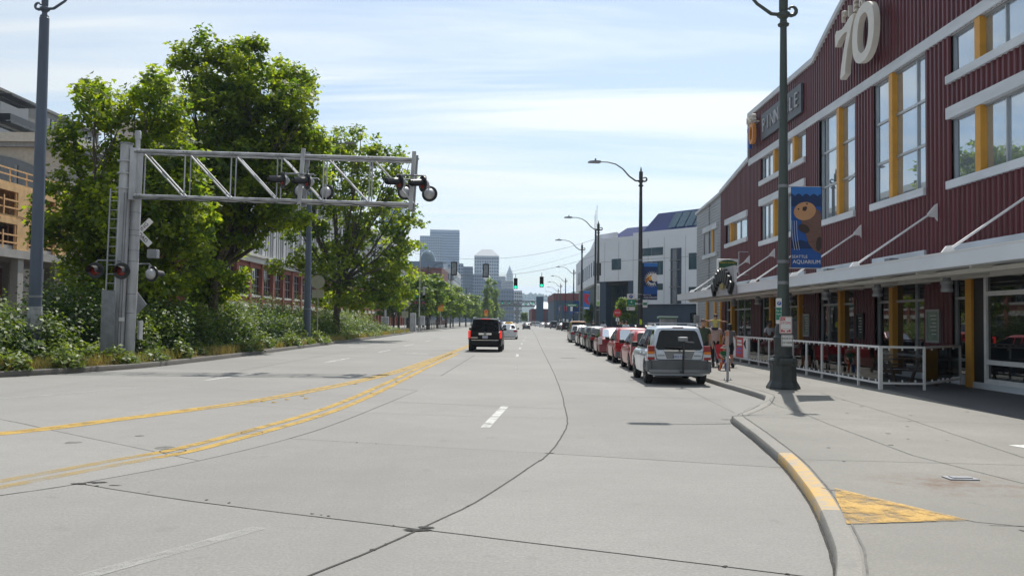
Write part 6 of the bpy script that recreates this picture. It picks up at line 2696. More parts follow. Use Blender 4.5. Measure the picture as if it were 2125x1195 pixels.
wr(nh, 'NORTH', .075, .02, 1.305, 'black', -.274)
wr(nh, 'OF HERE', .070, .02, 1.195, 'black', -.274)

# short post sign by the kerb
kp = thing('kerb_sign', 'slim galvanised kerb post with narrow stickered plates', 'sign', (6.42, 26.2, .13))
b = MB()
b.box(-.035, .035, -.015, .015, 0, 1.48)
b.build('post', M['galv'], kp)
b = MB()
b.box(-.12, .12, -.08, .08, 0, .02)
for x in (-.09, .09):
    b.cyl((x, 0, 0), (x, 0, .06), .012, n=6)
b.build('foot', M['galv_dark'], kp)
b = MB()
b.box(-.075, .03, -.025, -.018, 1.02, 1.46)
b.build('plate', mat('faded_sticker', (.50, .38, .34), .6, var=.2, scale=9), kp)
b = MB()
b.box(-.07, .02, -.028, -.026, 1.30, 1.44)
b.build('panel', mat('faded_orange', (.50, .20, .12), .6), kp)

# garage sign on the second lamp post
pk = thing('parking_sign', 'white and green parking sign with a big 4 on the second lamp post', 'sign', (7.42, 51, .13))
plate(pk, -.55, 3.16, .46, .32, 'sign_white', -.15)
b = MB()
b.lathe([(0, -.157), (.11, -.157), (.11, -.153)], 18, (-.55, 0, 3.16), axis='y')
b.build('roundel', M['sign_blue'], pk)
wr(pk, 'P', .17, -.55, 3.16, 'sign_white', -.160)
plate(pk, -.55, 2.80, .48, .37, 'sign_green', -.15)
wr(pk, '4', .24, -.53, 2.84, 'sign_white', -.155)
wr(pk, 'HOUR PARK', .06, -.55, 2.665, 'sign_white', -.155)
plate(pk, -.56, 2.46, .48, .20, 'sign_white', -.15)
b = MB()
b.box(-.74, -.66, -.156, -.152, 2.43, 2.50)
b.build('panel', M['sign_green'], pk)
b = MB()
b.box(-.34, .0, -.14, -.10, 3.0, 3.04)
b.box(-.34, .0, -.14, -.10, 2.7, 2.74)
b.build('bracket', M['galv'], pk)
pk2 = thing('parking_sign', 'small white sign with a green panel right of the second lamp post', 'sign', (7.42, 51, .13))
plate(pk2, .27, 2.72, .27, .36, 'sign_white', -.12)
b = MB()
b.box(.16, .38, -.126, -.122, 2.68, 2.82)
b.build('panel', M['sign_green'], pk2)
hv = thing('warning_sticker', 'bright yellow green tag on the second lamp post', 'tag', (7.42, 51, .13))
b = MB()
b.prism([(-.06, 1.55), (.08, 1.55), (.09, 1.75), (.05, 1.86), (-.06, 1.86)], -.24, -.235, 'xz')
b.build('tag_plate', M['sign_hiviz'], hv)

# long narrow sign on the third lamp post and stop sign
ls = thing('route_sign', 'tall narrow white map sign on the third lamp post', 'sign', (7.66, 78.5, .13))
plate(ls, .0, 4.1, .30, 2.0, 'sign_white', -.2)
b = MB()
b.box(-.1, .1, -.206, -.202, 3.6, 4.9)
b.build('panel', mat('map_print', (.42, .45, .44), .6, var=.2, scale=5), ls)
b = MB()
b.box(-.12, .12, -.206, -.202, 3.15, 3.5)
b.build('panel', mat('map_print_green', (.25, .48, .12), .6), ls)
ss = thing('stop_sign', 'small red stop sign in front of the white building', 'sign', (9.35, 78, .13))
b = MB()
b.cyl((0, 0, 0), (0, 0, 2.6), .035, n=8)
b.build('post', M['galv'], ss)
b = MB()
b.lathe([(0, -.05), (.36, -.05), (.36, -.04)], 8, (0, 0, 2.5), axis='y')
b.build('plate', M['sign_red'], ss)
wr(ss, 'STOP', .20, 0, 2.5, 'sign_white', -.055)
for x in (-.1, .1):
    b = MB()
    b.box(x - .05, x + .05, -.06, -.05, 1.75, 2.08)
    b.build('strip_plate', M['sign_white'], ss)

# ================================================================ signals, wires and crossing signs ahead
def traffic_signal(label, loc, lit=True, blank=False):
    t = thing('traffic_signal' if not blank else 'lane_sign', label, 'traffic light' if not blank else 'sign', loc)
    if not blank:
        b = MB()
        b.cbox(-.2, .2, -.12, .12, -.55, .55, .03)
        b.build('housing', M['black'], t)
        for k, zz in enumerate((.36, 0, -.36)):
            b = MB()
            b.lathe([(.0, -.15), (.125, -.14), (.14, -.122)], 16, (0, 0, zz), axis='y')
            b.build('lens', M['green_light'] if k == 2 else (M['dark'] if k else M['red_lens']) if False else (M['green_light'] if k == 2 else M['dark']), t, smooth=40)
            b = MB()
            n = 9
            vs = []
            for y_ in (-.12, -.34):
                for i in range(n):
                    a = R(10) + R(160) * i / (n - 1)
                    vs.append((.165 * math.cos(a), y_, zz + .165 * math.sin(a)))
            b.add(vs, [(i, i + 1, n + i + 1, n + i) for i in range(n - 1)])
            b.build('visor', M['black'], t, fix=False)
    else:
        b = MB()
        for x0, x1, z0, z1 in ((-.32, .32, .58, .70), (-.32, .32, -.70, -.58), (-.32, -.22, -.58, .58), (.22, .32, -.58, .58)):
            b.box(x0, x1, -.1, .1, z0, z1)
        b.build('frame', M['black'], t)
        b = MB()
        b.box(-.22, .22, -.06, .09, -.58, .58)
        b.build('screen', mat('blank_screen', (.26, .30, .34), .35, var=.35, scale=4), t)
    b = MB()
    b.cyl((0, 0, .5), (0, 0, .95), .025, n=6)
    b.build('hanger', M['black'], t)
    return t


traffic_signal('hanging traffic light showing green, left of the two green ones', (.36, 90, 5.62))
traffic_signal('hanging traffic light showing green, right of the two green ones', (3.02, 90, 5.82))
traffic_signal('black framed lane sign hanging on the wire at the left', (-5.95, 90, 7.06), blank=True)
traffic_signal('black framed lane sign hanging on the wire at the right', (-2.7, 90, 6.9), blank=True)
for i, (x, z) in enumerate(((-4.5, 6.3), (-2.0, 6.4), (6.6, 6.4), (4.3, 6.0))):
    t = traffic_signal('small dark distant signal under the footbridge, %s from the left' % ('first', 'second', 'fourth', 'third')[i], (x + 1, 330, z + 2.5))
    t['group'] = 'distant signals'


def wire(label, p0, p1, sag, r_=.014):
    b = MB()
    pts = []
    for k in range(17):
        t = k / 16
        p = Vector(p0).lerp(Vector(p1), t)
        p.z -= sag * 4 * t * (1 - t)
        pts.append(tuple(p - Vector(p0)))
    b.tube(pts, r_, 5)
    o = b.build('span_wire', M['black'])
    o.location = p0
    tag(o, label, 'wire', 'span wires over the junction')


wire('span wire carrying the two green traffic lights', (-14.2, 90, 8.4), (8.5, 90, 8.6), 2.1)
wire('upper span wire carrying the black lane signs', (-14.2, 90.3, 9.6), (8.5, 90.3, 10.3), 1.85)
wire('thin upper cable reaching the right signal pole', (-13, 150, 9), (8.4, 100, 9.8), 1.0, .01)

sgp = thing('signal_pole', 'dark signal pole with a side mounted signal before the white building', 'signal pole', (8.5, 90, .13))
b = MB()
b.lathe([(.17, 0), (.16, .3), (.13, .35), (.10, 11.2)], 10)
b.build('pole', M['lamp_dark'], sgp, smooth=40)
b = MB()
b.cbox(.12, .55, -.3, .0, 6.4, 7.7, .03)
b.build('signal_box', M['black'], sgp)
for k in range(3):
    b = MB()
    b.lathe([(.16, -.55), (.16, -.3)], 10, (.33, 0, 6.65 + k * .4), axis='y')
    b.build('visor', M['black'], sgp)
for k, x in enumerate((-.1, .0, .12)):
    b = MB()
    b.cyl((x, 0, 11.1), (x, 0, 12.6 + k * .5), .02, n=5)
    b.build('antenna', M['lamp_dark'], sgp)
nsn = thing('street_sign', 'green street name plate beside the right signal pole', 'sign', (8.6, 118, .13))
b = MB()
b.cyl((0, 0, 0), (0, 0, 4.1), .05, n=8)
b.build('post', M['lamp_dark'], nsn)
b = MB()
b.box(-1.3, .2, -.06, -.03, 3.7, 4.05)
b.build('plate', M['sign_green'], nsn)
b = MB()
b.box(-1.1, 0, -.068, -.062, 3.82, 3.92)
b.build('print', M['sign_white'], nsn)

# crossing post and signs on the left
xp = thing('crossing_post', 'galvanised crossing post with lights at the far end of the shrubs', 'crossing post', (-13.2, 126, .13))
b = MB()
b.lathe([(.22, 0), (.2, .5), (.09, .55), (.08, 10.8)], 10)
b.build('pole', M['galv'], xp, smooth=40)
b = MB()
b.cbox(-1.3, -.5, -.3, .5, 0, 2.6, .04)
b.cbox(.15, .8, -.3, .3, .9, 2.2, .03)
b.build('cabinet', M['galv'], xp)
for x in (-.55, .55):
    b = MB()
    b.lathe([(0, -.1), (.30, -.1), (.31, -.06), (.30, -.04)], 16, (x, 0, 4.1), axis='y')
    lt = b.build('light', M['black'], xp)
    b = MB()
    b.lathe([(0, -.14), (.17, -.13), (.18, -.102)], 14, (x, 0, 4.1), axis='y')
    b.build('lens', M['red_lens'], lt)
b = MB()
b.beam((-.6, 0, 4.5), (.6, 0, 4.5), .06)
b.beam((-.2, 0, 9.0), (.3, 0, 9.0), .25, .12)
b.build('cross_arm', M['galv_dark'], xp)
for (z, w) in ((6.1, 1.1), (4.9, .9)):
    b = MB()
    b.box(-.2 - w - (.9 if z > 5 else 0), -.2 - (.9 if z > 5 else 0), -.08, -.05, z, z + .28)
    b.build('green_plate', M['sign_green'], xp)
b = MB()
b.cbox(.45, .75, -.2, .1, 5.2, 6.4, .03)
b.build('pedestrian_signal', M['galv'], xp)
gm = thing('crossing_mast', 'pale grey crossing gate mast beside the shrubs', 'crossing post', (-17.2, 120, .13))
b = MB()
b.lathe([(.25, 0), (.25, 1.2), (.16, 1.3), (.15, 6.5)], 10)
b.build('pole', M['galv'], gm, smooth=40)
b = MB()
b.beam((.15, 0, 3.4), (.8, 0, 11), .12)
b.build('gate_arm', M['sign_white'], gm)
b = MB()
b.cbox(-.5, .5, -.3, .3, .9, 2.0, .05)
b.build('gate_box', M['galv'], gm)
ds = thing('road_sign', 'tan back of a diamond road sign beside the shrub tip', 'sign', (-12.95, 107, .13))
b = MB()
b.cyl((0, 0, 0), (0, 0, 4.7), .035, n=8)
b.build('post', M['galv'], ds)
b = MB()
b.prism([(-.8, 3.6), (0, 2.8), (.8, 3.6), (0, 4.4)], -.04, -.03, 'xz')
b.prism([(-.4, 1.9), (.4, 1.9), (.4, 2.7), (-.4, 2.7)], -.04, -.03, 'xz')
b.build('plate', M['sign_back'], ds)
rs = thing('road_sign', 'tan back of a round road sign with a square plate among the shrubs', 'sign', (-12.98, 59, .2))
b = MB()
b.box(-.03, .03, -.03, .03, 0, 4.4)
b.build('post', M['sign_back'], rs)
b = MB()
b.lathe([(0, -.045), (.46, -.045), (.46, -.035)], 28, (-.02, 0, 4.05), axis='y')
b.build('plate', M['sign_back'], rs)
b = MB()
b.box(-.38, .36, -.045, -.035, 2.98, 3.52)
b.build('lower_plate', M['sign_back'], rs)
yr_ = thing('road_sign', 'yellow crossing sign with a black X under the street trees', 'sign', (-12.9, 160, .13))
b = MB()
b.cyl((0, 0, 0), (0, 0, 5.6), .05, n=8)
b.build('post', M['galv'], yr_)
b = MB()
b.box(-.55, .55, -.06, -.04, 4.0, 5.0)
b.lathe([(0, -.06), (.56, -.06), (.56, -.04)], 20, (0, 0, 4.55), axis='y')
b.build('plate', M['sign_yellow'], yr_)
b = MB()
b.beam((-.36, -.07, 4.2), (.36, -.07, 4.9), .02, .1)
b.beam((-.36, -.072, 4.9), (.36, -.072, 4.2), .02, .1)
b.build('cross_mark', M['black'], yr_)
b = MB()
b.box(-.5, .5, -.06, -.04, 3.25, 3.9)
b.build('lower_plate', M['sign_yellow'], yr_)
y2_ = copy_tree(yr_)
y2_.location = (-6.8, 235, .1)
y2_.scale = (.9, .9, .9)
y2_['label'] = 'smaller yellow crossing sign farther down by the black SUV'
# low rail fence before the street trees
rf = thing('rail_fence', 'low dark rail fence under the street trees', 'fence', (-15.2, 135, .13))
for k in range(22):
    y = 135 + k * 3
    b = MB()
    b.box(-15.4 + (y - 135) * .015 - .04, -15.4 + (y - 135) * .015 + .04, y - .04, y + .04, .13, 1.35)
    b.build('post', M['lamp_dark'], rf, world=True)
for zz in (.55, 1.25):
    b = MB()
    b.beam((-15.4, 135, zz), (-14.45, 198, zz), .05)
    b.build('rail', M['lamp_dark'], rf, world=True)

# ================================================================ people
def skin_person(name, label, loc, rz, scale, J, E, mats_of, cols, extras, group=None, head=1.0):
    """J: joint -> (x, y, z, radius); E: bones (a, b, material key); one continuous skin"""
    root = thing(name, label, 'person', loc, rz, group)
    names = list(J)
    idx = {k: i for i, k in enumerate(names)}
    me = bpy.data.meshes.new('sk')
    me.from_pydata([tuple(c * scale for c in J[k][:3]) for k in names], [(idx[a], idx[c]) for a, c, _ in E], [])
    o = bpy.data.objects.new('sk', me)
    col.objects.link(o)
    o.modifiers.new('s', 'SKIN')
    for k in names:
        d = me.skin_vertices[0].data[idx[k]]
        rr_ = J[k][3]
        d.radius = (rr_ * scale * 1.18, (J[k][4] if len(J[k]) > 4 else rr_) * scale * 1.18)
        d.use_root = (k == 'pelvis')
    s = o.modifiers.new('u', 'SUBSURF')
    s.levels = s.render_levels = 1
    dg = bpy.context.evaluated_depsgraph_get()
    m2 = bpy.data.meshes.new_from_object(o.evaluated_get(dg))
    bpy.data.objects.remove(o)
    bpy.data.meshes.remove(me)
    m2.name = 'body'
    keys = list(cols)
    m2.materials.clear()
    for k in keys:
        m2.materials.append(cols[k])
    segs = [(np.array(J[a][:3]) * scale, np.array(J[c][:3]) * scale, keys.index(mk_)) for a, c, mk_ in E]
    cen = np.empty(len(m2.polygons) * 3)
    m2.polygons.foreach_get('center', cen)
    cen = cen.reshape(-1, 3)
    best = np.full(len(cen), 1e9)
    mi = np.zeros(len(cen), dtype=np.int32)
    for a, c, k in segs:
        d = c - a
        t = np.clip(((cen - a) @ d) / (d @ d), 0, 1)
        q = np.linalg.norm(cen - (a + t[:, None] * d), axis=1)
        w = q < best
        best[w] = q[w]
        mi[w] = k
    m2.polygons.foreach_set('material_index', mi)
    m2.shade_smooth()
    body = bpy.data.objects.new('body', m2)
    col.objects.link(body)
    body.parent = root
    WM[body.name] = WM[root.name]
    hc = Vector(J['head'][:3]) * scale
    hr = J['head'][3] * scale
    for kind, m_ in extras:
        b = MB()
        if kind == 'hair':
            b.lathe([(0, 1.32), (.55, 1.25), (.95, .85), (1.12, .3), (1.1, -.1), (1.0, -.35)], 14)
            b.v = [(x * hr, y * hr * 1.08 + hr * .12, z * hr) for x, y, z in b.v]
            b.v = [(x, y + (max(0, .5 * hr - z) * .55 if y < 0 else 0), z) for x, y, z in b.v]
        elif kind == 'long_hair':
            b.lathe([(0, 1.32), (.6, 1.25), (1.0, .85), (1.2, .2), (1.25, -.6), (1.2, -1.6), (.9, -2.3), (.5, -2.4)], 14)
            b.v = [(x * hr, y * hr * .9 + hr * .35, z * hr) for x, y, z in b.v]
        elif kind == 'sun_hat':
            b.lathe([(0, 1.35), (.7, 1.25), (1.05, .75), (1.12, .35), (1.75, .1), (1.95, -.15), (1.75, .02), (1.05, .25)], 16)
            b.v = [(x * hr, y * hr, z * hr) for x, y, z in b.v]
        elif kind == 'sunglasses':
            b.box(-.85, .85, -1.12, -.95, .05, .42)
            b.v = [(x * hr, y * hr, z * hr) for x, y, z in b.v]
        b.v = [(x + hc.x, y + hc.y, z + hc.z) for x, y, z in b.v]
        b.build(kind, m_, root, smooth=50)
    return root


def stand(arm_l=None, arm_r=None, leg_l=None, leg_r=None, skirt=False, wide=1.0):
    """adult joints, 1.78 m, facing -y; left is +x on the figure's own left seen from behind"""
    J = {'pelvis': (0, 0, .96, .125 * wide, .105), 'spine': (0, 0, 1.14, .125 * wide, .095), 'chest': (0, .01, 1.34, .150 * wide, .11), 'neckb': (0, .02, 1.47, .075, .07), 'neck': (0, .01, 1.53, .052),
         'jaw': (0, -.02, 1.60, .062, .072), 'head': (0, -.005, 1.67, .079, .092), 'crown': (0, 0, 1.74, .060, .075), 'nose': (0, -.108, 1.645, .012)}
    E = [('pelvis', 'spine', 'top'), ('spine', 'chest', 'top'), ('chest', 'neckb', 'top'), ('neckb', 'neck', 'skin'), ('neck', 'jaw', 'skin'), ('jaw', 'head', 'skin'), ('head', 'crown', 'skin'), ('jaw', 'nose', 'skin')]
    for s, nm, arm, leg in ((-1, 'R', arm_r, leg_r), (1, 'L', arm_l, leg_l)):
        el, wri = arm or ((s * .27, .04, 1.14), (s * .29, -.06, .90))
        kn, an = leg or ((s * .11, -.02, .52), (s * .115, .03, .10))
        J['sh' + nm] = (s * .185 * wide, .01, 1.42, .062)
        J['slv' + nm] = tuple(lerp(a, c, .55) for a, c in zip((s * .185 * wide, .01, 1.42), el)) + (.050,)
        J['el' + nm] = (*el, .040)
        J['wr' + nm] = (*wri, .028)
        d = (Vector(wri) - Vector(el)).normalized()
        h = Vector(wri) + d * .075
        J['ha' + nm] = (*h, .036, .022)
        E += [('chest', 'sh' + nm, 'top'), ('sh' + nm, 'slv' + nm, 'top'), ('slv' + nm, 'el' + nm, 'skin'), ('el' + nm, 'wr' + nm, 'skin'), ('wr' + nm, 'ha' + nm, 'skin')]
        side = d.cross(Vector((s, 0, .2))).normalized()
        for q, (ln, sp) in enumerate(((.085, -.030), (.095, -.010), (.09, .010), (.072, .028))):
            p = h + side * sp + d * ln
            J['f%d' % q + nm] = (*p, .009)
            E.append(('ha' + nm, 'f%d' % q + nm, 'skin'))
        p = Vector(wri) + side * -.055 + d * .075
        J['th' + nm] = (*p, .010)
        E.append(('wr' + nm, 'th' + nm, 'skin'))
        J['hip' + nm] = (s * .095, 0, .90, .088)
        J['kn' + nm] = (*kn, .062)
        J['an' + nm] = (*an, .043)
        J['heel' + nm] = (an[0], an[1] + .05, an[2] - .055, .035)
        J['toe' + nm] = (an[0] + s * .02, an[1] - .17, an[2] - .065, .036)
        E += [('pelvis', 'hip' + nm, 'leg'), ('hip' + nm, 'kn' + nm, 'leg'), ('kn' + nm, 'an' + nm, 'shin'), ('an' + nm, 'heel' + nm, 'shoe'), ('an' + nm, 'toe' + nm, 'shoe')]
    return J, E


def cl(nm, c):
    return mat('cloth_' + nm, c, .85, var=.12, scale=7)


HAIR_B, HAIR_D = mat('hair_brown', (.06, .035, .02), .6), mat('hair_dark', (.012, .010, .010), .6)
SHOE = mat('shoe_dark', (.02, .02, .02), .6)
WSHOE = mat('shoe_white', (.6, .6, .6), .6)
J, E = stand(arm_r=((-.29, .06, 1.15), (-.27, -.06, .92)))
skin_person('person', 'man in an olive T-shirt and dark sunglasses walking past the silver SUV', (6.82, 31.4, .13), 4, 1.03, J, E, None,
            {'top': cl('olive', (.055, .07, .045)), 'skin': M['skin'], 'leg': cl('black_shorts', (.02, .02, .024)), 'shin': M['skin'], 'shoe': SHOE},
            [('hair', HAIR_B), ('sunglasses', M['black'])], group='people on the right pavement')
# man seen from behind with a child on his shoulders
J, E = stand(wide=1.08, arm_l=((.30, -.12, 1.22), (.16, -.16, 1.42)), arm_r=((-.30, -.12, 1.22), (-.16, -.16, 1.42)), leg_r=((-.12, -.12, .52), (-.12, -.05, .10)), leg_l=((.12, .06, .52), (.13, .18, .12)))
skin_person('person', 'man in a pale pink shirt seen from behind carrying a child', (7.98, 34.6, .13), 184, 1.0, J, E, None,
            {'top': cl('pale_pink', (.46, .36, .33)), 'skin': M['skin'], 'leg': cl('black_trousers', (.012, .012, .015)), 'shin': cl('black_trousers2', (.012, .012, .015)), 'shoe': WSHOE},
            [('hair', HAIR_B)], group='people on the right pavement')
J, E = stand(arm_l=((.42, .0, 1.36), (.66, -.02, 1.42)), arm_r=((-.42, .0, 1.36), (-.66, -.02, 1.34)), leg_l=((.16, -.42, .92), (.15, -.46, .58)), leg_r=((-.16, -.42, .92), (-.15, -.46, .58)))
J['hipL'] = (.10, -.05, .90, .088)
J['hipR'] = (-.10, -.05, .90, .088)
for k in ('jaw', 'head', 'crown'):
    q = list(J[k])
    q[3] *= 1.45
    if len(q) > 4:
        q[4] *= 1.45
    J[k] = tuple(q)
skin_person('person', 'small child in a yellow shirt with arms spread, riding on shoulders', (7.96, 34.45, 1.04), 188, .62, J, E, None,
            {'top': cl('yellow', (.58, .52, .16)), 'skin': M['skin'], 'leg': cl('navy', (.02, .025, .06)), 'shin': M['skin'], 'shoe': WSHOE}, [('hair', HAIR_B)], group='people on the right pavement')
J, E = stand(wide=.92, leg_l=((.1, .05, .52), (.11, .14, .1)), leg_r=((-.1, -.08, .52), (-.11, -.06, .1)))
skin_person('person', 'woman with long dark hair, grey top and black skirt seen from behind', (8.45, 34.2, .13), 178, .94, J, E, None,
            {'top': cl('grey', (.13, .12, .125)), 'skin': M['skin'], 'leg': cl('black_skirt', (.010, .010, .012)), 'shin': M['skin'], 'shoe': SHOE}, [('long_hair', HAIR_D)], group='people on the right pavement')
# pushchair beside the woman
pc = thing('pushchair', 'pushchair with a red seat beside the woman in grey', 'pushchair', (8.05, 33.6, .13), 10)
b = MB()
b.prism([(-.25, .35), (.15, .32), (.30, .85), (.18, .88), (.05, .50), (-.25, .48)], -.2, .2, 'yz')
b.build('seat', M['sign_red'], pc, smooth=30)
for x in (-.24, .24):
    b = MB()
    b.tube([(x, -.38, .1), (x, .1, .55), (x, .42, 1.0)], .014, 6)
    b.tube([(x, .34, .1), (x, .0, .5)], .014, 6)
    b.build('frame', M['galv_dark'], pc)
    for y in (-.38, .34):
        b = MB()
        b.lathe([(.06, -.02), (.10, -.02), (.10, .02), (.06, .02)], 14, (x, y, .1), axis='x')
        b.build('wheel', M['tyre'], pc)
# toddler on a trike
J, E = stand(arm_l=((.25, -.12, 1.16), (.20, -.36, 1.10)), arm_r=((-.25, -.12, 1.16), (-.20, -.36, 1.10)), leg_l=((.16, -.36, .78), (.17, -.36, .40)), leg_r=((-.26, -.30, .74), (-.42, -.34, .36)))
for k in ('jaw', 'head', 'crown'):
    q = list(J[k])
    q[3] *= 1.5
    if len(q) > 4:
        q[4] *= 1.5
    J[k] = tuple(q)
skin_person('person', 'toddler in a green shirt, orange trousers and sun hat riding a trike', (7.62, 31.6, -.10), 6, .62, J, E, None,
            {'top': cl('green', (.02, .14, .05)), 'skin': M['skin'], 'leg': cl('orange', (.60, .12, .02)), 'shin': cl('orange2', (.60, .12, .02)), 'shoe': cl('brown_shoe', (.06, .035, .02))},
            [('sun_hat', cl('khaki_hat', (.20, .19, .16)))], group='people on the right pavement')
tk = thing('trike', 'little blue and white trike under the toddler', 'tricycle', (7.62, 31.45, .13))
b = MB()
b.lathe([(.05, -.03), (.14, -.03), (.14, .03), (.05, .03)], 16, (0, -.18, .14), axis='x')
fw = b.build('wheel', M['sign_blue'], tk)
for x in (-.16, .16):
    b = MB()
    b.lathe([(.03, -.025), (.10, -.025), (.10, .025), (.03, .025)], 14, (x, .26, .10), axis='x')
    b.build('wheel', M['tyre'], tk)
b = MB()
b.tube([(0, -.18, .14), (0, -.14, .38), (0, -.10, .50)], .018, 6)
b.tube([(0, -.14, .34), (0, .05, .28), (0, .24, .12)], .02, 6)
b.cyl((-.16, .26, .10), (.16, .26, .10), .012, n=6)
b.build('frame', M['sign_white'], tk)
b = MB()
b.cyl((-.15, -.10, .52), (.15, -.10, .52), .014, n=6)
b.build('handlebar', M['galv_dark'], tk)
b = MB()
b.cbox(-.09, .09, .0, .22, .30, .36, .02)
b.build('saddle', M['sign_blue'], tk)
# person standing on the patio, arms folded
J, E = stand(arm_l=((.27, -.05, 1.16), (.02, -.20, 1.18)), arm_r=((-.27, -.05, 1.16), (-.02, -.22, 1.14)))
skin_person('person', 'person in a white shirt with folded arms on the shaded patio', (10.95, 37.4, .134), 12, 1.02, J, E, None,
            {'top': cl('white', (.55, .56, .60)), 'skin': mat('skin_dark', (.16, .09, .06), .55), 'leg': cl('dark_jeans', (.02, .022, .03)), 'shin': cl('dark_jeans2', (.02, .022, .03)), 'shoe': SHOE}, [('hair', HAIR_D)])
# people beyond the parked cars
for (x, y, rz, top_c, hr_, lab) in ((8.55, 66, 180, (.55, .60, .68), 'hair_brown', 'person in a pale blue shirt beyond the red cars'), (9.05, 74, 20, (.02, .02, .022), 'hair_dark', 'person in a black top left of the stop sign'),
                                    (9.55, 76, 190, (.05, .26, .15), 'hair_brown', 'person in a green top near the stop sign'), (7.9, 76, 180, (.50, .52, .60), 'hair_dark', 'dark haired person in a white top by the third lamp post'),
                                    (7.6, 82, 170, (.03, .03, .035), 'hair_dark', 'dark dressed person just left of the white top'), (7.1, 88, 160, (.05, .045, .045), 'hair_dark', 'dark dressed person near the orange SUV')):
    J, E = stand()
    skin_person('person', lab, (x, y, .13), rz, 1.0, J, E, None,
                {'top': cl('t', top_c), 'skin': M['skin'], 'leg': cl('l', (.03, .03, .05)), 'shin': cl('l2', (.03, .03, .05)), 'shoe': SHOE},
                [('long_hair' if 'haired' in lab else 'hair', HAIR_D if hr_ == 'hair_dark' else HAIR_B)], group='people beyond the parked cars')

# yard furniture between the lamp posts
yf_ = thing('yard_fence', 'thin dark rail fence in front of the white building', 'fence', (8.8, 62, .13))
for k in range(8):
    b = MB()
    b.box(8.8 + k * 1.1 - .03, 8.8 + k * 1.1 + .03, 61.97, 62.03, .13, 1.75)
    b.build('post', M['lamp_dark'], yf_, world=True)
for zz in (1.0, 1.75):
    b = MB()
    b.box(8.8, 16.5, 61.985, 62.015, zz - .02, zz + .02)
    b.build('rail', M['galv_dark'], yf_, world=True)
npb = None
for k, wd in enumerate(('first', 'second', 'third', 'fourth', 'fifth')):
    lab = 'dark newspaper box by the rail fence, %s from the lamp post' % wd
    if npb is None:
        npb = thing('newspaper_box', lab, 'newspaper box', (8.35, 58, .13), 0, 'newspaper boxes')
        b = MB()
        b.cbox(-.24, .24, -.2, .2, .25, 1.25, .03)
        b.prism([(-.2, 1.25), (.2, 1.25), (.2, 1.5), (-.2, 1.38)], -.24, .24, 'yz')
        b.build('case', M['lamp_dark'], npb)
        b = MB()
        b.box(-.18, .18, -.206, -.2, .95, 1.2)
        b.build('window', M['tail_clear'], npb)
        b = MB()
        b.box(-.2, .2, -.16, .16, 0, .25)
        b.build('pedestal', M['black'], npb)
        q = npb
    else:
        q = copy_tree(npb)
        q.location = (8.35 + k * .72, 58 + (k % 2) * .3, .13)
        q['label'] = lab
ac = thing('utility_cabinet', 'grey metal cabinet with a green lid behind the silver SUV', 'cabinet', (9.4, 53, .13))
b = MB()
b.cbox(-.48, .48, -.3, .3, 0, 1.92, .03)
b.build('box', M['galv'], ac)
b = MB()
b.cbox(-.62, .55, -.36, .36, 1.922, 2.05, .03)
b.build('lid', mat('green_lid', (.16, .28, .22), .6), ac)
wp = thing('white_post', 'slim white post with a grey box beyond the canopy end', 'post', (12.0, 57, .13))
b = MB()
b.cyl((0, 0, 0), (0, 0, 3.3), .06, n=10)
b.build('post', M['white_paint'], wp, smooth=50)
b = MB()
b.cbox(-.25, .1, -.2, -.07, 1.7, 2.2, .02)
b.build('box', M['galv'], wp)

# ================================================================ white building with the blue roof
wb = thing('white_building', 'white panelled waterfront building with blue roof and dark glazed base', 'building', (12.7, 131, 0))
P0, P1, PS = Vector((12.7, 131, 0)), Vector((29.0, 110.0, 0)), Vector((13.2, 182, 0))
M['wpanel'] = mat('white_panel', (.76, .79, .84), .5, var=.05, scale=.3)
M['blue_roof'] = mat('blue_metal_roof', (.005, .024, .13), .8, var=.08, scale=.4)
M['slate_wall'] = mat('slate_blue_wall', (.045, .07, .11), .6, var=.12, scale=.5)
M['teal_wall'] = mat('teal_glazed_wall', (.012, .045, .055), .35, var=.2, scale=.3)
fu = (P1 - P0).normalized()
fn = Vector((fu.y, -fu.x, 0))          # outward, towards the camera
su = (PS - P0).normalized()


def wb_quad(b, u0, u1, z0, z1, d0=0.0, d1=None):
    """block on the front face: u along the front, d out of the face"""
    d1 = d0 if d1 is None else d1
    a, c = P0 + fu * u0, P0 + fu * u1
    vs = []
    for d in (d0, d1):
        for p in (a, c):
            for z in (z0, z1):
                q = p + fn * d
                vs.append((q.x, q.y, z))
    b.add(vs, [(0, 1, 3, 2), (4, 6, 7, 5), (0, 2, 6, 4), (1, 5, 7, 3), (0, 4, 5, 1), (2, 3, 7, 6)])


FLn = (P1 - P0).length
UM = 7.4
# upper white volumes (front left part hangs over, right part comes lower)
b = MB()
B0, B1, B2, B3 = P0, P0 + fu * FLn, P0 + fu * FLn + Vector((14, 40, 0)), PS + Vector((20, 0, 0))
poly = [P0, P0 + fu * FLn, P0 + fu * FLn + Vector((16, 60, 0)), PS]
vs = [(p.x, p.y, z) for z in (7.75, 13.6) for p in poly]
b.add(vs, [(3, 2, 1, 0), (4, 5, 6, 7)] + [(i, (i + 1) % 4, 4 + (i + 1) % 4, 4 + i) for i in range(4)])
b.build('upper_wall', M['wpanel'], wb, world=True)
b = MB()
wb_quad(b, UM, FLn, 4.35, 7.75, -6, 0.0)
b.build('upper_wall', M['wpanel'], wb, world=True)
b = MB()
wb_quad(b, UM - .1, FLn, 13.6, 14.5, -6, .02)
wb_quad(b, -.05, UM - .1, 13.6, 14.1, -6, .02)
b.build('parapet', M['wpanel'], wb, world=True)
b = MB()
poly = [P0 + su * 2, P0 + fu * 4, P0 + Vector((16, 50, 0)), PS + Vector((2, -2, 0))]
vs = [(p.x, p.y, z) for z in (13.6, 14.9) for p in poly]
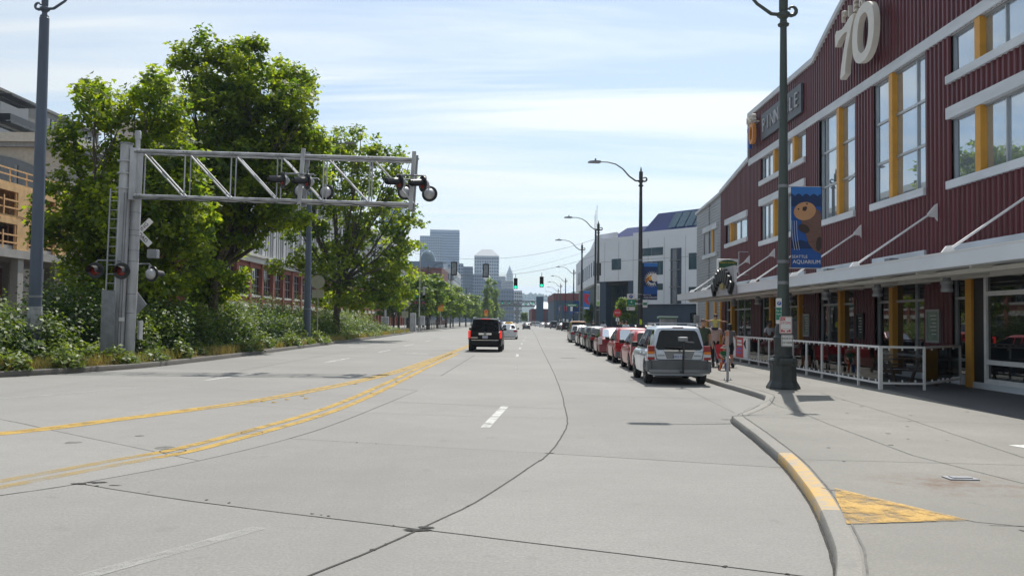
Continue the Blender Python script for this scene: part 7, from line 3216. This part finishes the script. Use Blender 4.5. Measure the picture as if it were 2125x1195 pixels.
b.add(vs, [(3, 2, 1, 0), (4, 5, 6, 7)] + [(i, (i + 1) % 4, 4 + (i + 1) % 4, 4 + i) for i in range(4)])
b.build('penthouse', M['wpanel'], wb, world=True)
# blue roof, two wedges
for (ua, ub, z0, z1) in ((2.2, UM + 1.0, 14.1, 15.7), (UM + 1.0, FLn + 2, 14.5, 17.3)):
    a, c = P0 + fu * ua, P0 + fu * ub
    bk_ = Vector((3, 16, 0))
    b = MB()
    lo = [a - fn * .6, c - fn * .6, c - fn * 14, a - fn * 14]
    hi = [a - fn * 2.6 + fu * 1.3, c - fn * 2.6, c - fn * 12, a - fn * 12 + fu * 1.3]
    vs = [(p.x, p.y, z0) for p in lo] + [(p.x, p.y, z1) for p in hi]
    b.add(vs, [(3, 2, 1, 0), (4, 5, 6, 7)] + [(i, (i + 1) % 4, 4 + (i + 1) % 4, 4 + i) for i in range(4)])
    b.build('roof', M['blue_roof'], wb, world=True)
for k in range(4):
    a, c = P0 + fu * (13.2 + k * 1.5), P0 + fu * (14.5 + k * 1.5)
    b = MB()
    vs = []
    for p, t in ((a, 0), (c, 0), (c, 1), (a, 1)):
        q = p - fn * lerp(.75, 2.3, t) + fn * .06
        vs.append((q.x, q.y, lerp(14.8, 17.0, t) + .06))
    b.add(vs, [(0, 1, 2, 3)])
    b.build('roof_light', M['glass_teal'], wb, world=True)
# glazed base and slate wall
b = MB()
poly = [P0 + fu * .5 - fn * 2.2, P0 + fu * UM - fn * 2.2, P0 + fu * UM + Vector((10, 50, 0)), PS + Vector((.6, 0, 0)), P0 + Vector((.8, 3, 0))]
n = len(poly)
vs = [(p.x, p.y, z) for z in (.1, 7.75) for p in poly]
b.add(vs, [tuple(range(n))[::-1], tuple(range(n, 2 * n))] + [(i, (i + 1) % n, n + (i + 1) % n, n + i) for i in range(n)])
b.build('glazed_base', M['teal_wall'], wb, world=True)
b = MB()
wb_quad(b, UM, FLn, .1, 4.35, -6, -.5)
b.build('lower_wall', M['slate_wall'], wb, world=True)
for u in (.35, UM - 1.2):
    b = MB()
    wb_quad(b, u, u + 1.3, .1, 7.75, -1.2, -.15)
    b.build('column', M['slate_wall'], wb, world=True)
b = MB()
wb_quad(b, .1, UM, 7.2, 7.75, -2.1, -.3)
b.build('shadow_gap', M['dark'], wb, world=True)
for k in range(9):
    b = MB()
    wb_quad(b, 1.9 + k * .55, 1.96 + k * .55, .2, 7.2, -2.19, -2.05)
    b.build('glazing_bar', M['slate_wall'], wb, world=True)


def wb_win(u0, u1, z0, z1, m='glass_teal', split=1):
    b = MB()
    wb_quad(b, u0, u1, z0, z1, .0, .03)
    w = b.build('window', M[m], wb, world=True)
    for k in range(1, split):
        b = MB()
        u = lerp(u0, u1, k / split)
        wb_quad(b, u - .06, u + .06, z0, z1, .03, .07)
        b.build('mullion', M['galv_dark'], w, world=True)


wb_win(3.0, 4.9, 9.4, 11.0)
for (u0, u1, z0, z1) in ((8.9, 13.0, 11.1, 12.2), (8.9, 13.0, 8.4, 10.3), (10.6, 13.0, 6.3, 7.2)):
    wb_win(u0, u1, z0, z1, 'glass_teal', 2)
b = MB()
wb_quad(b, 14.4, 16.3, 4.4, 11.9, .0, .04)
st_ = b.build('stair_strip', M['slate_wall'], wb, world=True)
b = MB()
wb_quad(b, 15.0, 15.7, 4.4, 11.8, .04, .3)
b.build('stair_mast', M['galv_dark'], st_, world=True)
for k, z in enumerate((10.2, 8.9, 6.6)):
    b = MB()
    wb_quad(b, 14.5, 16.2, z, z + .12, .04, .35)
    b.build('stair_landing', M['galv_dark'], st_, world=True)
for (u0, u1, z0, z1) in ((17.6, 22.5, 8.9, 11.1), (17.6, 22.5, 4.8, 6.6)):
    wb_win(u0, u1, z0, z1, 'glass_teal', 2)
b = MB()
wb_quad(b, 17.5, 20.3, .1, 3.2, -.49, -.42)
b.build('entrance', M['glass_low'], wb, world=True)
for k in range(9):
    a = P0 + su * (6 + k * 4.6)
    b = MB()
    b.box(a.x - .06, a.x + .02, a.y, a.y + 1.3, 9.0, 11.3)
    b.build('window', M['glass_teal'], wb, world=True)
b = MB()
for u in (1.5, 4.4, 7.3, 10.2, 13.2, 17.0, 20):
    wb_quad(b, u, u + .04, 7.8 if u < UM else 4.4, 13.5, .0, .012)
wb_quad(b, 0, FLn, 10.62, 10.66, .0, .011)
b.build('panel_joint', M['galv_dark'], wb, world=True)

# ================================================================ farther down the street
aq = thing('aquarium_building', 'maroon roofed blue gallery building with posters far down the right side', 'building', (19, 300, 0))
M['maroon'] = mat('maroon_wall', (.13, .018, .02), .7, var=.1)
M['aq_blue'] = mat('dusk_blue_wall', (.018, .055, .105), .7, var=.15)
b = MB()
b.box(14.4, 34, 300, 350, .1, 9.0)
b.build('wall', M['aq_blue'], aq, world=True)
b = MB()
b.box(14.2, 34, 299.6, 350, 9.0, 11.4)
b.build('roof_band', M['maroon'], aq, world=True)
for k, (x, z, w, h, mm) in enumerate(((15.8, 4.6, 1.2, 2.8, 'bn_mid'), (17.6, 4.4, 1.4, 3.6, 'bn_deep'), (19.7, 4.4, 1.4, 3.2, 'bn_mid'))):
    b = MB()
    b.box(x, x + w, 299.85, 299.98, z, z + h)
    p = b.build('poster', M[mm], aq, world=True)
    b = MB()
    b.box(x + .25, x + w - .3, 299.78, 299.84, z + 1.0, z + h - .7)
    b.build('print_shape', M[('car_orange', 'sign_red', 'sign_white')[k]], p, world=True)
for k, x in enumerate((16.2, 17.4, 18.6, 20.4)):
    b = MB()
    b.box(x, x + .7, 299.9, 299.98, 1.6 + (k % 2) * .3, 2.6 + (k % 2) * .2)
    b.build('notice', M['sign_white'], aq, world=True)
ps2 = thing('pier_shed', 'maroon pier shed with a pale metal roof beyond the gallery', 'building', (9, 380, 0))
b = MB()
b.box(8.6, 40, 380, 440, .1, 7.2)
b.build('wall', M['maroon'], ps2, world=True)
b = MB()
b.add([(9.5, 379.6, 7.2), (40, 379.6, 7.2), (40, 430, 11.2), (12.5, 430, 11.2)], [(0, 1, 2, 3)])
b.build('roof', mat('pale_roof', (.60, .62, .65), .4), ps2, world=True)
b = MB()
b.box(10.5, 13.6, 378.6, 380.2, 1.5, 12.4)
b.build('tower', M['aq_blue'], ps2, world=True)
for x in (15, 18, 21, 24):
    b = MB()
    b.box(x, x + 2.2, 379.85, 379.98, 2.0, 5.4)
    b.build('window', M['glass_low'], ps2, world=True)

fb = thing('footbridge', 'dark steel truss footbridge crossing the street far ahead', 'footbridge', (0, 500, 0))
for y in (500, 504):
    for z in (10.4, 13.0):
        b = MB()
        b.box(-40, 16, y - .2, y + .2, z - .3, z + .3)
        b.build('chord', M['lamp_green'], fb, world=True)
    for k in range(19):
        b = MB()
        x = -40 + k * 3
        b.beam((x, y, 10.5), (x + 1.5, y, 12.9), .3)
        b.beam((x + 1.5, y, 12.9), (x + 3, y, 10.5), .3)
        b.build('web_member', M['lamp_green'], fb, world=True)
b = MB()
b.box(-40, 16, 500, 504, 9.9, 10.2)
b.build('deck', M['galv_dark'], fb, world=True)
for x in (-12.5, 14.5):
    b = MB()
    b.box(x - .5, x + .5, 501.5, 502.5, 0, 9.9)
    b.build('pier', M['galv_dark'], fb, world=True)
# dark elevated highway behind it
hw = thing('elevated_highway', 'dark double deck elevated highway behind the footbridge', 'viaduct', (0, 640, 0))
for z in (7.5, 13.5):
    b = MB()
    b.box(-60, 6, 640, 660, z, z + 1.6)
    b.build('deck', M['conc_tan'], hw, world=True)
for x in range(-56, 8, 10):
    b = MB()
    b.box(x - .9, x + .9, 641, 643, 0, 13.5)
    b.build('column', M['conc_tan'], hw, world=True)

# ---------------------------------------------------------------- city
def tower(label, x0, x1, y, z1, depth, wall, glass, rows, cols, name='tower', vertical=False, base_z=0.0, top=None, cat='skyscraper', rz=0.0, band=False):
    cx0 = (x0 + x1) / 2
    t = thing(name, label, cat, (cx0, y, 0), rz)
    w = x1 - x0
    b = MB()
    b.box(-w / 2, w / 2, 0, depth, base_z, z1)
    b.build('wall', M[wall], t)
    g_ = MB()
    if band:
        for i in range(rows):
            za, zb_ = lerp(base_z, z1 - w * .08, (i + .22) / rows), lerp(base_z, z1 - w * .08, (i + .80) / rows)
            g_.box(-w / 2 - .35, w / 2 + .35, -.35, depth + .35, za, zb_)
    else:
        for i in range(rows):
            za, zb_ = lerp(base_z, z1, (i + .2) / (rows + .3)), lerp(base_z, z1, (i + .78) / (rows + .3))
            for k in range(cols):
                xa, xb = lerp(-w / 2, w / 2, (k + .2) / cols), lerp(-w / 2, w / 2, (k + .8) / cols)
                g_.box(xa, xb, -.3, -.02, za, zb_)
            m_ = max(3, int(cols * depth / w))
            for k in range(m_):
                ya, yb = lerp(0, depth, (k + .2) / m_), lerp(0, depth, (k + .8) / m_)
                g_.box(w / 2 + .02, w / 2 + .3, ya, yb, za, zb_)
    o = g_.build('window_grid', M[glass], t)
    o['kind'] = 'stuff'
    if top:
        top(t, w, depth, z1)
    return t


M['tw_blue'] = mat('tower_blue_glass', (.045, .085, .18), .3, var=.1, scale=.02)
M['tw_grey'] = mat('tower_grey', (.23, .29, .40), .6, var=.06, scale=.02)
M['tw_pale'] = mat('tower_pale', (.32, .36, .43), .6, var=.06, scale=.02)
M['tw_dark'] = mat('tower_dark', (.075, .115, .19), .5, var=.1, scale=.02)
M['tw_win'] = mat('tower_window', (.035, .055, .10), .2, var=.2, scale=.05)
M['tw_white'] = mat('tower_white', (.52, .52, .53), .6, var=.05, scale=.02)
M['tw_brown'] = mat('tower_brown', (.22, .17, .155), .7, var=.08, scale=.02)


def hip(t, w, d, z1):
    b = MB()
    b.add([(-w / 2 - .5, -.5, z1), (w / 2 + .5, -.5, z1), (w / 2 + .5, d + .5, z1), (-w / 2 - .5, d + .5, z1), (-w * .22, d * .3, z1 + 12), (w * .22, d * .3, z1 + 12), (w * .22, d * .7, z1 + 12), (-w * .22, d * .7, z1 + 12)],
          [(3, 2, 1, 0), (4, 5, 6, 7), (0, 1, 5, 4), (1, 2, 6, 5), (2, 3, 7, 6), (3, 0, 4, 7)])
    b.build('roof', M['tw_white'], t)


def pyramid(t, w, d, z1):
    b = MB()
    b.add([(-w / 2 - .8, -.8, z1), (w / 2 + .8, -.8, z1), (w / 2 + .8, d + .8, z1), (-w / 2 - .8, d + .8, z1), (-w * .14, d * .36, z1 + 17), (w * .14, d * .36, z1 + 17), (w * .14, d * .64, z1 + 17), (-w * .14, d * .64, z1 + 17), (0, d / 2, z1 + 25)],
          [(3, 2, 1, 0), (0, 1, 5, 4), (1, 2, 6, 5), (2, 3, 7, 6), (3, 0, 4, 7), (4, 5, 8), (5, 6, 8), (6, 7, 8), (7, 4, 8)])
    b.build('roof', M['tw_pale'], t)


tower('blue glass skyscraper with horizontal bands, tallest in view', -152, -98, 1620, 168, 60, 'tw_grey', 'tw_blue', 34, 1, band=True, rz=4)
tower('gridded blue grey tower in front of the banded skyscraper', -158, -121, 1500, 145, 45, 'tw_grey', 'tw_win', 32, 10, rz=4)
tower('pale gridded tower with a low hipped roof', -64.7, -23.3, 1500, 112, 42, 'tw_pale', 'tw_win', 20, 10, top=hip)
tower('slender white tower with a pyramid roof', -14.5, 1.8, 2200, 117, 17, 'tw_white', 'tw_win', 20, 4, top=pyramid)
tower('glass tower seen through the right end of the maple', -150, -128, 1000, 140, 40, 'tw_blue', 'tw_win', 30, 6)
tower('glazed apartment slab right of the blue towers', -66, -50, 900, 60, 30, 'tw_grey', 'tw_win', 18, 6, name='apartment_block', cat='building', rz=10)
tower('second glazed apartment block stepping down to the right', -52, -41, 920, 58, 26, 'tw_dark', 'tw_win', 17, 5, name='apartment_block', cat='building', rz=10)
tower('third glazed apartment block with pale balconies', -43, -31, 950, 52, 26, 'tw_grey', 'tw_win', 15, 5, name='apartment_block', cat='building', rz=10)
tower('dark blue grey office below the pale gridded tower', -40, -14, 1150, 55, 30, 'tw_dark', 'tw_win', 12, 8, name='office_block', cat='building')
tower('brown grey office left of the slender white tower', -32, -14, 1900, 98, 30, 'tw_brown', 'tw_win', 16, 6, name='office_block', cat='building')
tower('brown block in front of the slender white tower', -15, 2, 1700, 79, 30, 'tw_brown', 'tw_win', 14, 6, name='office_block', cat='building')
tower('wide blue grey office block behind the footbridge', -27, 2, 1000, 38, 30, 'tw_dark', 'tw_win', 8, 10, name='office_block', cat='building')
tower('white low block at the right edge of the city', 1, 12, 1050, 38, 30, 'tw_white', 'tw_win', 9, 5, name='office_block', cat='building')
tower('pale slab far behind the apartment blocks', -44, -20, 1250, 42, 30, 'tw_grey', 'tw_win', 9, 8, name='office_block', cat='building')
tower('red brown building behind the crossing post', -46, -24, 300, 19.6, 30, 'brick_dark', 'tw_win', 2, 4, name='warehouse', cat='building', base_z=0)
tower('cream ribbed building behind the street trees', -42, -28, 420, 26.5, 60, 'tw_white', 'tw_win', 5, 8, name='ribbed_building', cat='building')
def dome(t, w, d, z1):
    b = MB()
    b.lathe([(w * .25, z1), (w * .25, z1 + 1), (w * .22, z1 + 4), (w * .15, z1 + 6.5), (w * .06, z1 + 7.8), (0, z1 + 8)], 18, (0, d * .3, 0))
    b.build('dome', M['glass_teal'], t, smooth=40)
tower('teal glass building with a small dome behind the street trees', -66, -44, 560, 39, 40, 'tw_dark', 'glass_teal', 6, 6, name='domed_building', cat='building', top=dome)
tower('tan low block behind the crossing gate', -44, -25, 270, 11, 20, 'conc_tan', 'tw_win', 1, 4, name='warehouse', cat='building')
# wooded hill closing the view
hl = MB()
nx = 60
pts = []
for i in range(nx + 1):
    x = -500 + i * 1400 / nx
    pts.append((x, 62 + 26 * math.sin(x * .006 + .4) + 8 * math.sin(x * .031)))
vs, fs = [], []
for x, h in pts:
    vs += [(x, 3000, 0), (x, 3100, h * .75), (x, 3300, h), (x, 3700, h * .9)]
for i in range(nx):
    for k in range(3):
        a = i * 4 + k
        fs.append((a, a + 4, a + 5, a + 1))
hl.add(vs, fs)
tag(hl.build('hill', mat('hill_green', (.045, .075, .04), .9, var=.4, scale=.02), smooth=60), kind='structure')
r = np.random.default_rng(9)
b = MB()
for k in range(420):
    x = r.uniform(-300, 520)
    zb_ = 62 + 26 * math.sin(x * .006 + .4) + 8 * math.sin(x * .031)
    h = r.uniform(10, 24)
    w = r.uniform(5, 12)
    y = 3250 + r.uniform(-80, 30)
    q = [(0, -.2 * h), (w * .7, .05 * h), (w, .35 * h), (w * .75, .7 * h), (w * .3, .95 * h), (0, h)]
    b.lathe([(max(.05, a * r.uniform(.8, 1.2)), c) for a, c in q], 7, (x, y, zb_ - 3))
o = b.build('wood', mat('far_wood', (.035, .06, .03), .9, var=.4, scale=.1), smooth=70)
tag(o, 'blue green wood along the distant hill crest', 'wood', kind='stuff')
# steam plume near the poplars
sm = thing('steam_plume', 'small white steam plume rising left of the poplars', 'steam', (-15.5, 640, 29))
b = MB()
for k, (x, z, q) in enumerate(((0, 0, 1.3), (-1, 1.8, 1.9), (-2.6, 3.8, 2.4), (-4, 6.4, 2.2), (-5.2, 8.4, 1.4))):
    bm = bmesh.new()
    bmesh.ops.create_icosphere(bm, subdivisions=2, radius=q)
    vv = [(p.co.x * (1 + .2 * math.sin(p.co.z * 3 + k)) + x, p.co.y, p.co.z * 1.1 + z + .2 * math.sin(p.co.x * 4)) for p in bm.verts]
    ff = [[p.index for p in f_.verts] for f_ in bm.faces]
    bm.free()
    b.add(vv, ff)
b.build('puff', mat('steam_white', (.8, .8, .82), 1.0, var=.03), sm, smooth=80)

# ================================================================ air
hz_ = MB()
hz_.box(-2500, 2500, -150, 4200, -1.2, 230)
ho = hz_.build('haze', None, fix=False)
hm = bpy.data.materials.new('haze_air')
hm.use_nodes = True
hn = hm.node_tree.nodes
hn.clear()
h_out = hn.new('ShaderNodeOutputMaterial')
h_v = hn.new('ShaderNodeVolumePrincipled')
h_v.inputs['Color'].default_value = (.62, .80, 1.0, 1)
h_v.inputs['Density'].default_value = 0.00019
h_v.inputs['Anisotropy'].default_value = 0.3
hm.node_tree.links.new(h_v.outputs[0], h_out.inputs['Volume'])
ho.data.materials.clear()
ho.data.materials.append(hm)
tag(ho, 'pale summer haze over the whole street', 'haze', kind='stuff')
